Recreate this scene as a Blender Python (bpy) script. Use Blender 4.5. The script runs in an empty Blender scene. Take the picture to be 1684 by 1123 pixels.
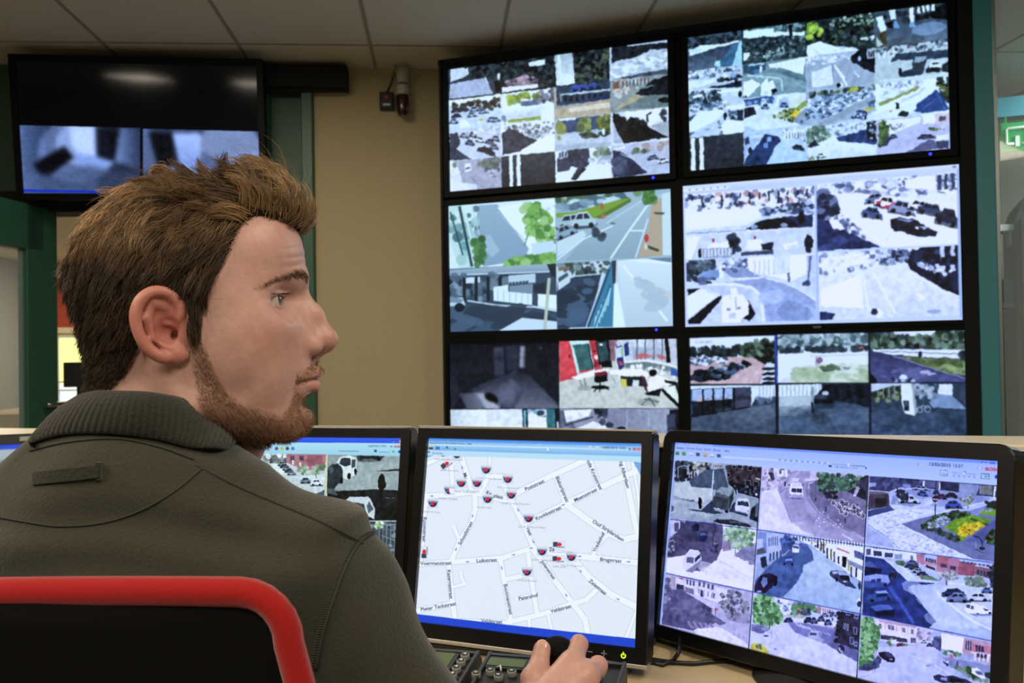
import bpy, bmesh, math, random
import numpy as np
from mathutils import Vector, Matrix, Euler
from mathutils.bvhtree import BVHTree
random.seed(4); RNG = np.random.default_rng(11)
SC = bpy.context.scene; COL = SC.collection
# ---------------------------------------------------------------- camera, exposure, world, room lights
PW, PH, FPX = 1684, 1123, 1500.0
CAMP = np.array([0, 0, 1.22])
CM = np.array([[.99987, -.016, 0], [.00024, .015, .99989], [-.016, -.99976, .015]])   # camera axes (right, down, forward) -> room
cd = bpy.data.cameras.new('camera'); cam = bpy.data.objects.new('camera', cd); COL.objects.link(cam)
cd.sensor_width = 36; cd.lens = 36*FPX/PW; cd.clip_start = .05; cd.clip_end = 60
cam.matrix_world = Matrix(((CM[0][0], -CM[0][1], -CM[0][2], CAMP[0]), (CM[1][0], -CM[1][1], -CM[1][2], CAMP[1]), (CM[2][0], -CM[2][1], -CM[2][2], CAMP[2]), (0, 0, 0, 1)))
cd.dof.use_dof = True; cd.dof.focus_distance = 1.0; cd.dof.aperture_fstop = 14
SC.camera = cam
SC.view_settings.view_transform = 'Standard'; SC.view_settings.look = 'None'; SC.view_settings.exposure = 0; SC.view_settings.gamma = 1
SC.view_settings.use_curve_mapping = False
W = bpy.data.worlds.new('world'); SC.world = W; W.use_nodes = True
W.node_tree.nodes['Background'].inputs[0].default_value = (.5, .55, .6, 1); W.node_tree.nodes['Background'].inputs[1].default_value = .05
ANG = math.radians(4.5); U = np.array([math.cos(ANG), math.sin(ANG), 0]); V = np.array([-math.sin(ANG), math.cos(ANG), 0])
def room(u, v, z): return U*u+V*v+np.array([0, 0, z])
CEIL = 2.66
def area(name, loc, rot, size, sizey, power, col):
    l = bpy.data.lights.new(name, 'AREA'); l.shape = 'RECTANGLE'; l.size = size; l.size_y = sizey; l.energy = power; l.color = col
    o = bpy.data.objects.new(name, l); COL.objects.link(o); o.location = Vector(loc); o.rotation_euler = rot; return o
WARM = (1, .88, .72); COOL = (.86, .94, 1)
CEILING_LIGHTS = [(-1.35, -.15, 26, WARM), (-.15, -1.35, 40, WARM), (-2.1, .95, 24, WARM), (1.05, .15, 22, WARM), (-.75, 2.85, 20, WARM)]
for u, v, p, c in CEILING_LIGHTS: area('lamp_light', room(u, v, CEIL-.04), (0, 0, ANG), .3, 1.15, p, c)
area('lamp_light', room(3.45, 3.75, CEIL-.04), (0, 0, ANG), .6, .9, 75, COOL)
area('lamp_light', room(-3.2, 7.4, CEIL-.04), (0, 0, ANG), .6, 1.2, 90, (1, .9, .75))
area('lamp_light', room(-4.2, 12.4, CEIL-.04), (0, 0, ANG), .6, 1.2, 60, (1, .9, .75))
# ---------------------------------------------------------------- helpers
def ray(px, py): return CM @ np.array([(px-PW/2)/FPX, (py-PH/2)/FPX, 1.])
def at(px, py, d): return CAMP+ray(px, py)*d
def hit(px, py, P0, n):
    v = ray(px, py); return CAMP+v*((np.asarray(n) @ (np.asarray(P0)-CAMP))/(np.asarray(n) @ v))
def srgb(h):
    c = [int(h[i:i+2], 16)/255 for i in (0, 2, 4)]
    return tuple(((x+.055)/1.055)**2.4 if x > .04 else x/12.92 for x in c)+(1,)
MATS = {}
def mat(name, col, rough=.5, metal=0, var=.12, scale=40, bump=0., spec=.5, sheen=0, coat=0, emit=None, attr=None, sss=0):
    if name in MATS: return MATS[name]
    m = bpy.data.materials.new(name); m.use_nodes = True; nt = m.node_tree; b = nt.nodes['Principled BSDF']; L = nt.links.new
    c = srgb(col) if isinstance(col, str) else tuple(col)+(1,)
    tc = nt.nodes.new('ShaderNodeTexCoord'); no = nt.nodes.new('ShaderNodeTexNoise'); no.inputs['Scale'].default_value = scale; no.inputs['Detail'].default_value = 5
    L(tc.outputs['Object'], no.inputs['Vector'])
    mr = nt.nodes.new('ShaderNodeMapRange'); mr.inputs[3].default_value = 1-var; mr.inputs[4].default_value = 1+var; L(no.outputs[0], mr.inputs[0])
    mx = nt.nodes.new('ShaderNodeMix'); mx.data_type = 'RGBA'; mx.blend_type = 'MULTIPLY'; mx.inputs[0].default_value = 1; mx.inputs[6].default_value = c
    if attr: a = nt.nodes.new('ShaderNodeAttribute'); a.attribute_name = attr; L(a.outputs['Color'], mx.inputs[6])
    L(mr.outputs[0], mx.inputs[7]); L(mx.outputs[2], b.inputs['Base Color'])
    b.inputs['Roughness'].default_value = rough; b.inputs['Metallic'].default_value = metal; b.inputs['Specular IOR Level'].default_value = spec
    if sheen: b.inputs['Sheen Weight'].default_value = sheen; b.inputs['Sheen Roughness'].default_value = .5
    if coat: b.inputs['Coat Weight'].default_value = coat
    if sss: b.inputs['Subsurface Weight'].default_value = sss; b.inputs['Subsurface Radius'].default_value = (.009, .004, .002); b.inputs['Subsurface Scale'].default_value = .6
    if emit: b.inputs['Emission Color'].default_value = srgb(emit[0]); b.inputs['Emission Strength'].default_value = emit[1]
    if bump:
        bp = nt.nodes.new('ShaderNodeBump'); bp.inputs['Strength'].default_value = bump; bp.inputs['Distance'].default_value = .002; L(no.outputs[0], bp.inputs['Height']); L(bp.outputs[0], b.inputs['Normal'])
    MATS[name] = m; return m
def mesh_obj(name, verts, faces, m=None, parent=None, smooth=False, keep_world=True):
    me = bpy.data.meshes.new(name); me.from_pydata([tuple(map(float, v)) for v in verts], [], [tuple(map(int, f)) for f in faces]); me.update()
    if smooth: me.polygons.foreach_set('use_smooth', [True]*len(me.polygons))
    o = bpy.data.objects.new(name, me); COL.objects.link(o)
    if m: me.materials.append(m)
    if parent: o.parent = parent; o.matrix_parent_inverse = parent.matrix_world.inverted() if keep_world else Matrix()
    return o
class MB:
    """collects shapes into one mesh; M is a 4x4 frame, so parts can be laid out in their thing's own axes"""
    def __init__(s): s.V = []; s.F = []; s.MI = []; s.SM = []; s.mi = 0; s.mats = []
    def use(s, m):
        if m not in s.mats: s.mats.append(m)
        s.mi = s.mats.index(m); return s
    def raw(s, verts, faces, M=None, smooth=False):
        k = len(s.V); s.V += [tuple((M @ Vector(v)) if M is not None else v) for v in verts]
        for f in faces: s.F.append([i+k for i in f]); s.MI.append(s.mi); s.SM.append(smooth(f) if callable(smooth) else smooth)
        return s
    def _bm(s, bm, M, smooth=False):
        bm.verts.index_update(); s.raw([v.co.copy() for v in bm.verts], [[v.index for v in f.verts] for f in bm.faces], M, smooth); bm.free(); return s
    def box(s, c, d, M=None, bevel=0, seg=2):
        bm = bmesh.new(); bmesh.ops.create_cube(bm, size=1, matrix=Matrix.LocRotScale(Vector(c), None, Vector(d)))
        if bevel: bmesh.ops.bevel(bm, geom=bm.edges[:], offset=min(bevel, min(d)*.45), segments=seg, affect='EDGES', profile=.5)
        return s._bm(bm, M)
    def cyl(s, c, r, h, M=None, axis='Z', r2=None, n=24, smooth=True, bevel=0):
        R = {'Z': Matrix(), 'X': Matrix.Rotation(math.pi/2, 4, 'Y'), 'Y': Matrix.Rotation(math.pi/2, 4, 'X')}[axis]
        bm = bmesh.new(); bmesh.ops.create_cone(bm, cap_ends=True, segments=n, radius1=r, radius2=r if r2 is None else r2, depth=h, matrix=Matrix.Translation(Vector(c)) @ R)
        if bevel: bmesh.ops.bevel(bm, geom=[e for e in bm.edges if any(len(f.verts) > 4 for f in e.link_faces)], offset=bevel, segments=2, affect='EDGES', profile=.5)
        return s._bm(bm, M, lambda f: smooth and len(f) <= 4)
    def sph(s, c, r, M=None, sc=(1, 1, 1), u=20, v=14):
        bm = bmesh.new(); bmesh.ops.create_uvsphere(bm, u_segments=u, v_segments=v, radius=r, matrix=Matrix.LocRotScale(Vector(c), None, Vector(sc))); return s._bm(bm, M, True)
    def tube(s, pts, r, M=None, n=8, closed=False):
        P = [Vector(p) for p in pts]; N = len(P); up = None; v = []; f = []
        for i, p in enumerate(P):
            a = P[(i-1) % N] if closed or i else P[i]; b = P[(i+1) % N] if closed or i < N-1 else P[i]
            t = (b-a).normalized()
            if up is None: up = t.orthogonal().normalized()
            up = (up-t*up.dot(t)).normalized(); bi = t.cross(up); rr = r(i/(N-1)) if callable(r) else r
            v += [p+(up*math.cos(q)+bi*math.sin(q))*rr for q in [2*math.pi*j/n for j in range(n)]]
        for i in range(N if closed else N-1):
            A, B = i*n, ((i+1) % N)*n
            f += [(A+j, A+(j+1) % n, B+(j+1) % n, B+j) for j in range(n)]
        if not closed: f += [tuple(range(n))[::-1], tuple(range((N-1)*n, N*n))]
        return s.raw(v, f, M, lambda q: len(q) == 4)
    def poly(s, pts, h, M=None):
        """prism: outline pts (x, y), from z=0 to z=h"""
        n = len(pts); return s.raw([Vector((x, y, 0)) for x, y in pts]+[Vector((x, y, h)) for x, y in pts], [tuple(range(n))[::-1], tuple(range(n, 2*n))]+[(i, (i+1) % n, n+(i+1) % n, n+i) for i in range(n)], M)
    def rrect_ring(s, w, h, b, t, bot, r, y0, y1, M, k=5):
        """one-piece frame round a w x h opening: side width b, top t, bottom bot, outer corner radius r, from y0 (front) to y1"""
        x1, z1, z0 = w/2+b, h/2+t, -h/2-bot; O = []; I = []; q = np.linspace(0, math.pi/2, k)
        for cx, cz, a, ix, iz in ((x1-r, z1-r, 0, w/2, h/2), (-x1+r, z1-r, math.pi/2, -w/2, h/2), (-x1+r, z0+r, math.pi, -w/2, -h/2), (x1-r, z0+r, 1.5*math.pi, w/2, -h/2)):
            for g in q: O.append((cx+r*math.cos(a+g), cz+r*math.sin(a+g))); I.append((ix, iz))
        n = len(O); c = .0016; L = [[(x, y0+.004, z) for x, z in I], [(x, y0, z) for x, z in I], [(x*(1-c/x1), y0, z-math.copysign(c, z)) for x, z in O], [(x, y0+c, z) for x, z in O], [(x, y1, z) for x, z in O], [(x, y1, z) for x, z in I]]
        v = [p for R_ in L for p in R_]; f = [(a*n+i, a*n+(i+1) % n, ((a+1) % 6)*n+(i+1) % n, ((a+1) % 6)*n+i) for a in range(6) for i in range(n)]
        return s.raw(v, f, M)
    def build(s, name, m=None, parent=None, local=False):
        me = bpy.data.meshes.new(name); me.from_pydata(s.V, [], s.F); me.polygons.foreach_set('use_smooth', s.SM)
        for k in ([m] if m else s.mats): me.materials.append(k)
        if not m: me.polygons.foreach_set('material_index', s.MI)
        bm = bmesh.new(); bm.from_mesh(me); bmesh.ops.remove_doubles(bm, verts=bm.verts[:], dist=1e-7); bmesh.ops.recalc_face_normals(bm, faces=bm.faces[:]); bm.to_mesh(me); bm.free()
        o = bpy.data.objects.new(name, me); COL.objects.link(o)
        if parent:
            o.parent = parent
            if not local: o.matrix_parent_inverse = parent.matrix_world.inverted()
        return o
def tag(o, label=None, cat=None, group=None, kind=None):
    for k, v in (('label', label), ('category', cat), ('group', group), ('kind', kind)):
        if v: o[k] = v
    return o
def thing(name, label, cat, M=None, loc=None, group=None):
    o = bpy.data.objects.new(name, None); COL.objects.link(o); o.empty_display_size = .05
    if M is not None: o.matrix_world = M
    elif loc is not None: o.matrix_world = Matrix.Translation(Vector(loc))
    return tag(o, label, cat, group)
def frame(c, x, up=(0, 0, 1)):
    """4x4 frame at c: X along x, Z close to up"""
    x = Vector(x).normalized(); z = Vector(up); z = (z-x*z.dot(x)).normalized(); y = z.cross(x)
    return Matrix(((x[0], y[0], z[0], c[0]), (x[1], y[1], z[1], c[1]), (x[2], y[2], z[2], c[2]), (0, 0, 0, 1)))
ROOM = Matrix(((U[0], V[0], 0, 0), (U[1], V[1], 0, 0), (0, 0, 1, 0), (0, 0, 0, 1)))
_tt = {}
def text_tris(txt, bold=0.):
    """triangles of a line of lettering at size 1 (rasterised into the display pictures)"""
    k = (txt, bold)
    if k not in _tt:
        cu = bpy.data.curves.new('t', 'FONT'); cu.body = txt; cu.size = 1; cu.offset = bold; cu.resolution_u = 3
        o = bpy.data.objects.new('t', cu); COL.objects.link(o); me = o.to_mesh(); me.calc_loop_triangles()
        v = np.array([x.co[:2] for x in me.vertices]) if len(me.vertices) else np.zeros((0, 2))
        _tt[k] = v[np.array([t.vertices[:] for t in me.loop_triangles])] if len(v) else np.zeros((0, 3, 2))
        o.to_mesh_clear(); bpy.data.objects.remove(o); bpy.data.curves.remove(cu)
    return _tt[k]
# ---------------------------------------------------------------- pictures shown on the displays
def rgb(c):
    if not isinstance(c, str): return np.array(c, float)
    if len(c) == 3: c = ''.join(k*2 for k in c)
    return np.array([int(c[i:i+2], 16)/255 for i in (0, 2, 4)])
class Pic:
    """a small raster canvas; points are given in the picture being copied and mapped onto the panel by self.to_uv"""
    def __init__(s, w, h, to_uv, base='000'):
        s.w, s.h, s.to_uv = w, h, to_uv
        s.a = np.zeros((h, w, 3)) + rgb(base); s.m = None; s.view(0, 0, 1); s.rng = np.random.default_rng(w*7+h)
    def view(s, x0, y0, k): s.v = (x0, y0, k)
    def map(s, xy):
        q = np.array(xy, float).reshape(-1, 2)
        q = q*s.v[2]+np.array(s.v[:2])
        return s.to_uv(q)*np.array([s.w, s.h])
    def uvclip(s, u0, v0, u1, v1, c=None):
        s.cell = [(u0*s.w, v0*s.h), (u1*s.w, v0*s.h), (u1*s.w, v1*s.h), (u0*s.w, v1*s.h)]; s.m = None
        s._clip(c)
    def clip(s, c, *xy): s.cell = s.map(xy); s.m = None; s._clip(c)
    def _clip(s, c):
        s.m = s.mask(np.array(s.cell))
        if c: s.fill(np.array(s.cell), rgb(c))
        return s
    def noclip(s): s.m = None
    def box(s, q):
        x0, y0 = np.floor(q.min(0)).astype(int); x1, y1 = np.ceil(q.max(0)).astype(int)
        return max(x0, 0), max(y0, 0), min(x1+1, s.w), min(y1+1, s.h)
    def mask(s, q):
        m = np.zeros((s.h, s.w), bool); x0, y0, x1, y1 = s.box(q)
        if x1 > x0 and y1 > y0: m[y0:y1, x0:x1] = s.inside(q, x0, y0, x1, y1)
        return m
    def inside(s, q, x0, y0, x1, y1):
        X = np.arange(x0, x1)[None, :]+.5; Y = np.arange(y0, y1)[:, None]+.5
        r = np.zeros((y1-y0, x1-x0), bool); n = len(q)
        for i in range(n):
            (ax, ay), (bx, by) = q[i], q[(i+1) % n]
            if ay == by: continue
            r ^= ((ay > Y) != (by > Y)) & (X < (bx-ax)*(Y-ay)/(by-ay)+ax)
        return r
    def fill(s, q, c, al=1.):
        x0, y0, x1, y1 = s.box(q)
        if x1 <= x0 or y1 <= y0: return
        k = s.inside(q, x0, y0, x1, y1)
        if s.m is not None: k &= s.m[y0:y1, x0:x1]
        t = s.a[y0:y1, x0:x1]; t[k] = t[k]*(1-al)+c*al
    def p(s, c, *xy, al=1.): s.fill(s.map(xy), rgb(c), al)
    def e(s, c, cx, cy, rx, ry, rot=0, al=1., n=18):
        t = np.linspace(0, 2*math.pi, n, endpoint=False); r = math.radians(rot)
        x = rx*np.cos(t); y = ry*np.sin(t)
        s.fill(s.map(np.stack([cx+x*math.cos(r)-y*math.sin(r), cy+x*math.sin(r)+y*math.cos(r)], 1)), rgb(c), al)
    def l(s, c, w, *xy, al=1.):
        q = np.array(xy, float).reshape(-1, 2)
        for a, b in zip(q[:-1], q[1:]):
            d = b-a; n = np.array([-d[1], d[0]])/(np.hypot(*d)+1e-9)*w/2
            s.fill(s.map([a+n, b+n, b-n, a-n]), rgb(c), al)
    def g(s, c0, c1, *xy, horiz=False):
        q = s.map(xy); x0, y0, x1, y1 = s.box(q)
        if x1 <= x0 or y1 <= y0: return
        k = s.inside(q, x0, y0, x1, y1)
        if s.m is not None: k &= s.m[y0:y1, x0:x1]
        t = np.linspace(0, 1, x1-x0)[None, :, None] if horiz else np.linspace(0, 1, y1-y0)[:, None, None]
        G = rgb(c0)*(1-t)+rgb(c1)*t+np.zeros((y1-y0, x1-x0, 1)); s.a[y0:y1, x0:x1][k] = G[k]
    def b(s, n, cols, r0, r1, *xy, asp=1., rot=0, al=.85):
        q = np.array(xy, float).reshape(-1, 2); lo, hi = q.min(0), q.max(0); k = 0; cols = cols.split()
        for _ in range(n*6):
            if k >= n: break
            x, y = s.rng.uniform(lo, hi); c = False; j = len(q)-1
            for i in range(len(q)):
                if (q[i, 1] > y) != (q[j, 1] > y) and x < (q[j, 0]-q[i, 0])*(y-q[i, 1])/(q[j, 1]-q[i, 1])+q[i, 0]: c = not c
                j = i
            if not c: continue
            k += 1; r = s.rng.uniform(r0, r1)
            s.e(cols[s.rng.integers(len(cols))], x, y, r*asp, r, rot+s.rng.uniform(-25, 25), al, n=8)
    def bars(s, n, c, w, ax, ay, bx, by, h, dx=0):
        for i in range(n):
            t = (i+.5)/n; x = ax+(bx-ax)*t; y = ay+(by-ay)*t
            s.p(c, x-w/2, y, x+w/2, y, x+w/2+dx, y+h, x-w/2+dx, y+h)
    def car(s, x, y, w, h, c, rot=0, glass='1a2233', sh='3a4258'):
        r = math.radians(rot)
        def T(*k): return [v for i in range(0, len(k), 2) for v in (x+(k[i]*w*math.cos(r)-k[i+1]*h*math.sin(r)), y+(k[i]*w*math.sin(r)+k[i+1]*h*math.cos(r)))]
        s.p(sh, *T(-.55, .3, .55, .25, .6, .55, -.5, .58), al=.8)
        s.p(c, *T(-.5, -.02, -.36, -.1, -.22, -.48, .2, -.5, .36, -.1, .5, .0, .5, .36, -.5, .38))
        s.p(glass, *T(-.3, -.08, -.19, -.38, -.02, -.4, -.02, -.08)); s.p(glass, *T(.03, -.08, .03, -.4, .17, -.4, .28, -.08))
        for k in (-.3, .3): s.e('10141c', *T(k, .36), .1*w, .18*h, rot)
        s.p('fff', *T(-.22, -.5, .2, -.52, .2, -.44, -.22, -.42), al=.35)
    def tri(s, T, c):
        for q in T: s.fill(s.map(q), c)
    def text(s, c, txt, x, y, size, rot=0, sx=1., bold=0.):
        r = math.radians(rot); T = text_tris(txt, bold)*size; T[..., 0] *= sx
        X = x+T[..., 0]*math.cos(r)+T[..., 1]*math.sin(r); Y = y+T[..., 0]*math.sin(r)-T[..., 1]*math.cos(r)
        s.tri(np.stack([X, Y], -1), rgb(c))
    def grain(s, amt=.03, seed=0):
        g = np.random.default_rng(seed); N = np.zeros((s.h, s.w))
        for k in (2, 5, 12):
            t = g.normal(size=(s.h//k+2, s.w//k+2)); N += np.kron(t, np.ones((k, k)))[:s.h, :s.w]
        N = blur(N, 1.)
        k = np.ones((s.h, s.w), bool) if s.m is None else s.m
        s.a[k] = np.clip(s.a[k]+N[k][:, None]*amt, 0, 1)
def blur(a, sg):
    r = int(3*sg)+1; k = np.exp(-.5*(np.arange(-r, r+1)/sg)**2); k /= k.sum()
    for ax in (0, 1):
        p = np.pad(a, [(r, r) if i == ax else (0, 0) for i in range(a.ndim)], mode='edge')
        a = sum(k[i]*np.take(p, range(i, i+a.shape[ax]), axis=ax) for i in range(2*r+1))
    return a
def finish(s, amp=3., contrast=1.25, seed=1, soft=0.):
    """loosen the drawn shapes inside the current clip the way a coarse video picture does, and add contrast"""
    g = np.random.default_rng(seed); D = []
    for _ in range(2):
        N = np.zeros((s.h, s.w))
        for k in (6, 14):
            N += np.kron(g.normal(size=(s.h//k+2, s.w//k+2)), np.ones((k, k)))[:s.h, :s.w]
        D.append(blur(N, 2.5)*amp*.4)
    Y, X = np.mgrid[0:s.h, 0:s.w]
    yy = np.clip(Y+D[0], 0, s.h-1).astype(int); xx = np.clip(X+D[1], 0, s.w-1).astype(int)
    k = np.ones((s.h, s.w), bool) if s.m is None else s.m
    k2 = k[yy, xx] & k; a = s.a.copy(); a[k2] = s.a[yy, xx][k2]
    if soft:
        W = blur(k.astype(float), soft)[..., None]+1e-6; a = np.where(k[..., None], blur(a*k[..., None], soft)/W, a)
    shade = blur(np.kron(g.normal(size=(s.h//9+2, s.w//9+2)), np.ones((9, 9)))[:s.h, :s.w], 4.)*(.02 if soft else .05)
    lum = a.mean(2); l2 = np.clip(.5+(lum-.5)*contrast+shade, 0.02, 1)
    a = np.clip(a*((l2/np.maximum(lum, .02))**.6)[..., None]+((l2-lum)*.4)[..., None], 0, 1)
    s.a[k] = a[k]
def grid(s, n, m, r, c, col=None):
    k = getattr(s, 'cols', None) or [i/n for i in range(n+1)]; s.uvclip(k[c], r/m, k[c+1], (r+1)/m, col)
def paused(s, a, b, top, bot, col='2c3744'):
    s.g('37424e', '273140', *a); s.p('e6ecfa', *top); s.p('e6ecfa', *bot)
def draw_L1(s):
    s.view(736, 60, .23154); V = '1c222b 2c363c 3c4a4c 222a30 4a5a58'
    grid(s, 4, 4, 0, 0, '39454f'); s.p('c4cfd8', 20, 235, 140, 218, 152, 270, 60, 312, 20, 322); s.b(50, V, 8, 22, 120, 215, 375, 180, 375, 300, 150, 290)
    s.p('a9b3c8', 15, 335, 270, 292, 322, 405, 15, 442); s.l('dfe8ef', 7, 265, 290, 285, 330); s.e('d8e0e8', 362, 285, 10, 24); s.e('1a2029', 350, 355, 30, 45); s.p('48535f', 285, 310, 325, 305, 340, 400, 322, 404)
    grid(s, 4, 4, 0, 1, '2b353b'); s.b(130, V, 8, 24, 380, 170, 760, 130, 760, 300, 380, 320); s.p('d3dfea', 570, 185, 690, 160, 690, 200, 580, 212); s.b(60, '8c7780 a58d95 6a6068 caa6b0', 6, 16, 410, 320, 600, 265, 660, 330, 640, 360, 420, 370, asp=2)
    s.p('e9e6ee', 385, 362, 640, 335, 645, 360, 385, 398); s.b(60, V, 8, 22, 640, 220, 760, 190, 760, 350, 650, 350)
    grid(s, 4, 4, 0, 2, '2f3a3c'); s.b(150, V+' 5a6c50 66784c', 8, 22, 880, 110, 1165, 80, 1165, 330, 880, 340); s.g('9fb0b4', 'e8f2f6', 758, 125, 885, 118, 908, 335, 775, 350)
    s.p('cfdde2', 775, 130, 800, 128, 820, 340, 790, 345)
    grid(s, 4, 4, 0, 3, 'b9c6d2'); s.p('2c353d', 1165, 75, 1580, 40, 1580, 85, 1440, 95, 1320, 155, 1240, 170, 1165, 185); s.b(120, 'cfdae4 b2bfcc dde6ee 98a6b4', 6, 18, 1170, 190, 1580, 95, 1580, 230, 1175, 290, asp=2.2); s.p('4c5862', 1430, 250, 1580, 225, 1580, 290, 1170, 300, 1300, 280)
    grid(s, 4, 4, 1, 0, 'bfcddb'); s.p('eef3f8', 10, 445, 375, 405, 375, 440, 10, 490); s.b(60, '4a4230 5a5036 3a3a30 2a2f2c', 8, 20, 15, 480, 250, 455, 375, 435, 375, 520, 20, 510)
    for x, y in ((60, 520), (120, 515), (190, 515), (250, 530), (170, 555), (310, 585), (60, 560), (40, 600), (340, 590)): s.car(x, y, 70, 34, '8fa6c4' if x % 3 else '2c3a52', -8)
    s.p('e7eef5', 80, 600, 130, 585, 165, 640, 90, 655); s.e('a9b43c', 240, 590, 14, 8)
    grid(s, 4, 4, 1, 1, 'cfd8de'); s.p('dde4ea', 385, 400, 760, 360, 760, 470, 390, 520); s.b(26, '8ba04a a4b640 71883e', 12, 26, 430, 420, 640, 390, 640, 470, 440, 480); s.p('5f6e8c', 525, 465, 640, 445, 640, 485, 525, 495); s.b(30, '6a6c7a 8a8090 4a5060 56684a', 10, 24, 650, 390, 760, 370, 760, 470, 650, 470)
    s.g('dfe7ee', 'b6c3d2', 385, 515, 660, 485, 660, 565, 390, 580); s.p('97ab4c', 420, 590, 660, 565, 665, 590, 430, 612); s.p('dfe6ec', 670, 480, 760, 470, 760, 600, 672, 600); s.b(14, '6f8290', 5, 12, 390, 540, 420, 620, 400, 640, 388, 600)
    grid(s, 4, 4, 1, 2, 'b5a894'); s.p('3c4c5e', 770, 360, 1165, 310, 1165, 440, 900, 480, 775, 500); s.p('4058a8', 870, 350, 1060, 325, 1060, 360, 875, 395); s.bars(4, '26345a', 30, 880, 375, 1100, 345, 28); s.l('b9cad2', 14, 800, 415, 1160, 375); s.l('8fa4b0', 8, 800, 400, 805, 465)
    s.bars(7, '22303f', 22, 815, 425, 1110, 400, 44); s.p('2e4270', 900, 465, 1160, 410, 1165, 432, 980, 470); s.p('b9a98c', 770, 500, 1165, 440, 1165, 540, 775, 575); s.p('8f9aa4', 770, 490, 960, 470, 960, 480, 770, 510); s.p('d8ccb4', 860, 510, 1150, 465, 1160, 500, 870, 540)
    grid(s, 4, 4, 1, 3, '8e9a98'); s.b(60, 'c9b89a d8cfc0 7f8a98 a38f80 b8c4d0', 8, 20, 1170, 310, 1460, 270, 1400, 360, 1180, 440); s.bars(8, '5f6a78', 12, 1230, 320, 1440, 290, 44); s.p('8a5a52', 1175, 325, 1215, 318, 1218, 365, 1175, 372); s.p('242e34', 1330, 410, 1450, 310, 1580, 265, 1580, 410, 1400, 420); s.l('75858c', 12, 1370, 370, 1460, 345)
    s.p('b4a484', 1175, 520, 1330, 410, 1400, 425, 1210, 520); s.p('728280', 1210, 520, 1400, 425, 1580, 410, 1580, 500); s.e('202a2c', 1540, 450, 45, 18)
    grid(s, 4, 4, 2, 0, 'c3c9da'); s.p('3c4256', 15, 690, 70, 680, 90, 760, 60, 800, 170, 870, 15, 880)
    for x, y, c in ((180, 695, '59637c'), (230, 730, 'd6dcea'), (300, 745, '59637c'), (160, 750, '59637c'), (340, 720, '8d94aa'), (330, 780, '7a8198'), (120, 700, '8a90a4')): s.car(x, y, 66, 40, c, 10)
    s.car(280, 808, 130, 50, '232938', 18); s.b(30, 'e8ecf5 b3bacb 99a2b8', 6, 16, 70, 660, 375, 640, 375, 690, 90, 710)
    grid(s, 4, 4, 2, 1, 'e3e6ee'); s.b(70, '6d7484 a9afbb 8b8f98 c3c8d2 57604e', 6, 16, 400, 640, 760, 600, 760, 690, 560, 690, 420, 660); s.p('323a52', 385, 690, 440, 650, 640, 740, 500, 820, 390, 840); s.b(40, '3e465e 282f44', 6, 18, 400, 690, 500, 680, 600, 750, 480, 810, 400, 820); s.p('f3f2f2', 520, 805, 680, 715, 760, 700, 760, 805); s.b(20, '7d8496 aab0be', 6, 14, 560, 690, 700, 700, 660, 730, 580, 720)
    grid(s, 4, 4, 2, 2, 'aab6c2'); s.p('44557a', 780, 590, 1080, 560, 1160, 640, 790, 690); s.b(22, '8b9248 a4a64e 6a7440', 14, 34, 780, 600, 800, 680, 830, 650); s.b(40, '7c8a4c 98a054 5d6c46', 12, 30, 930, 580, 1000, 580, 1000, 670, 940, 660); s.b(40, '6f7a3e 8a8c40 59632f', 12, 30, 1070, 560, 1165, 560, 1165, 650, 1080, 650)
    s.p('dce4ec', 780, 580, 910, 565, 910, 590, 790, 600); s.p('bcc6d4', 775, 700, 1165, 665, 1165, 750, 775, 770); s.b(16, '2c3830 4a5a40', 8, 20, 940, 690, 1140, 680, 1140, 710, 960, 715, asp=2); s.e('cfe0f4', 1107, 675, 12, 26); s.e('9a9f48', 795, 725, 16, 14)
    grid(s, 4, 4, 2, 3, 'ccd2da'); s.p('26272c', 1170, 540, 1220, 560, 1290, 620, 1320, 580, 1390, 600, 1420, 640, 1570, 715, 1250, 760, 1175, 610); s.b(30, '1f2026 33333a', 14, 30, 1200, 560, 1400, 600, 1420, 660, 1230, 700); s.p('eef0f4', 1250, 520, 1570, 500, 1570, 540, 1440, 640, 1380, 580, 1300, 570, 1270, 600)
    s.l('3c3e48', 14, 1420, 610, 1418, 550, 1445, 538); s.p('a2a8ae', 1440, 640, 1570, 590, 1570, 710); s.p('a9b2c4', 1175, 620, 1245, 755, 1180, 760); s.b(8, '3c4048', 10, 22, 1510, 530, 1545, 530, 1545, 600, 1515, 600)
    grid(s, 4, 4, 3, 0, 'a9a7b8'); s.p('d9d9e6', 15, 885, 60, 890, 110, 1040, 200, 1050, 210, 1085, 15, 1100); s.b(60, '6c746c 7f8678 58605c', 8, 22, 210, 880, 360, 860, 370, 960, 330, 950, 230, 950); s.p('dcdfea', 120, 905, 165, 900, 168, 955, 122, 960); s.p('5c647a', 128, 930, 160, 926, 160, 938, 128, 942); s.b(24, 'b7b7c6 7d7e90 e2e2ec', 5, 12, 280, 950, 350, 960, 350, 1000, 290, 990); s.l('8a899c', 5, 165, 1000, 230, 1060, 330, 1080); s.e('7a8a70', 50, 912, 14, 22)
    grid(s, 4, 4, 3, 1); paused(s, (380, 845, 765, 815, 765, 1045, 382, 1075), 0, (437, 842, 462, 840, 465, 1070, 440, 1072), (489, 838, 513, 836, 518, 1064, 493, 1066))
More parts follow.
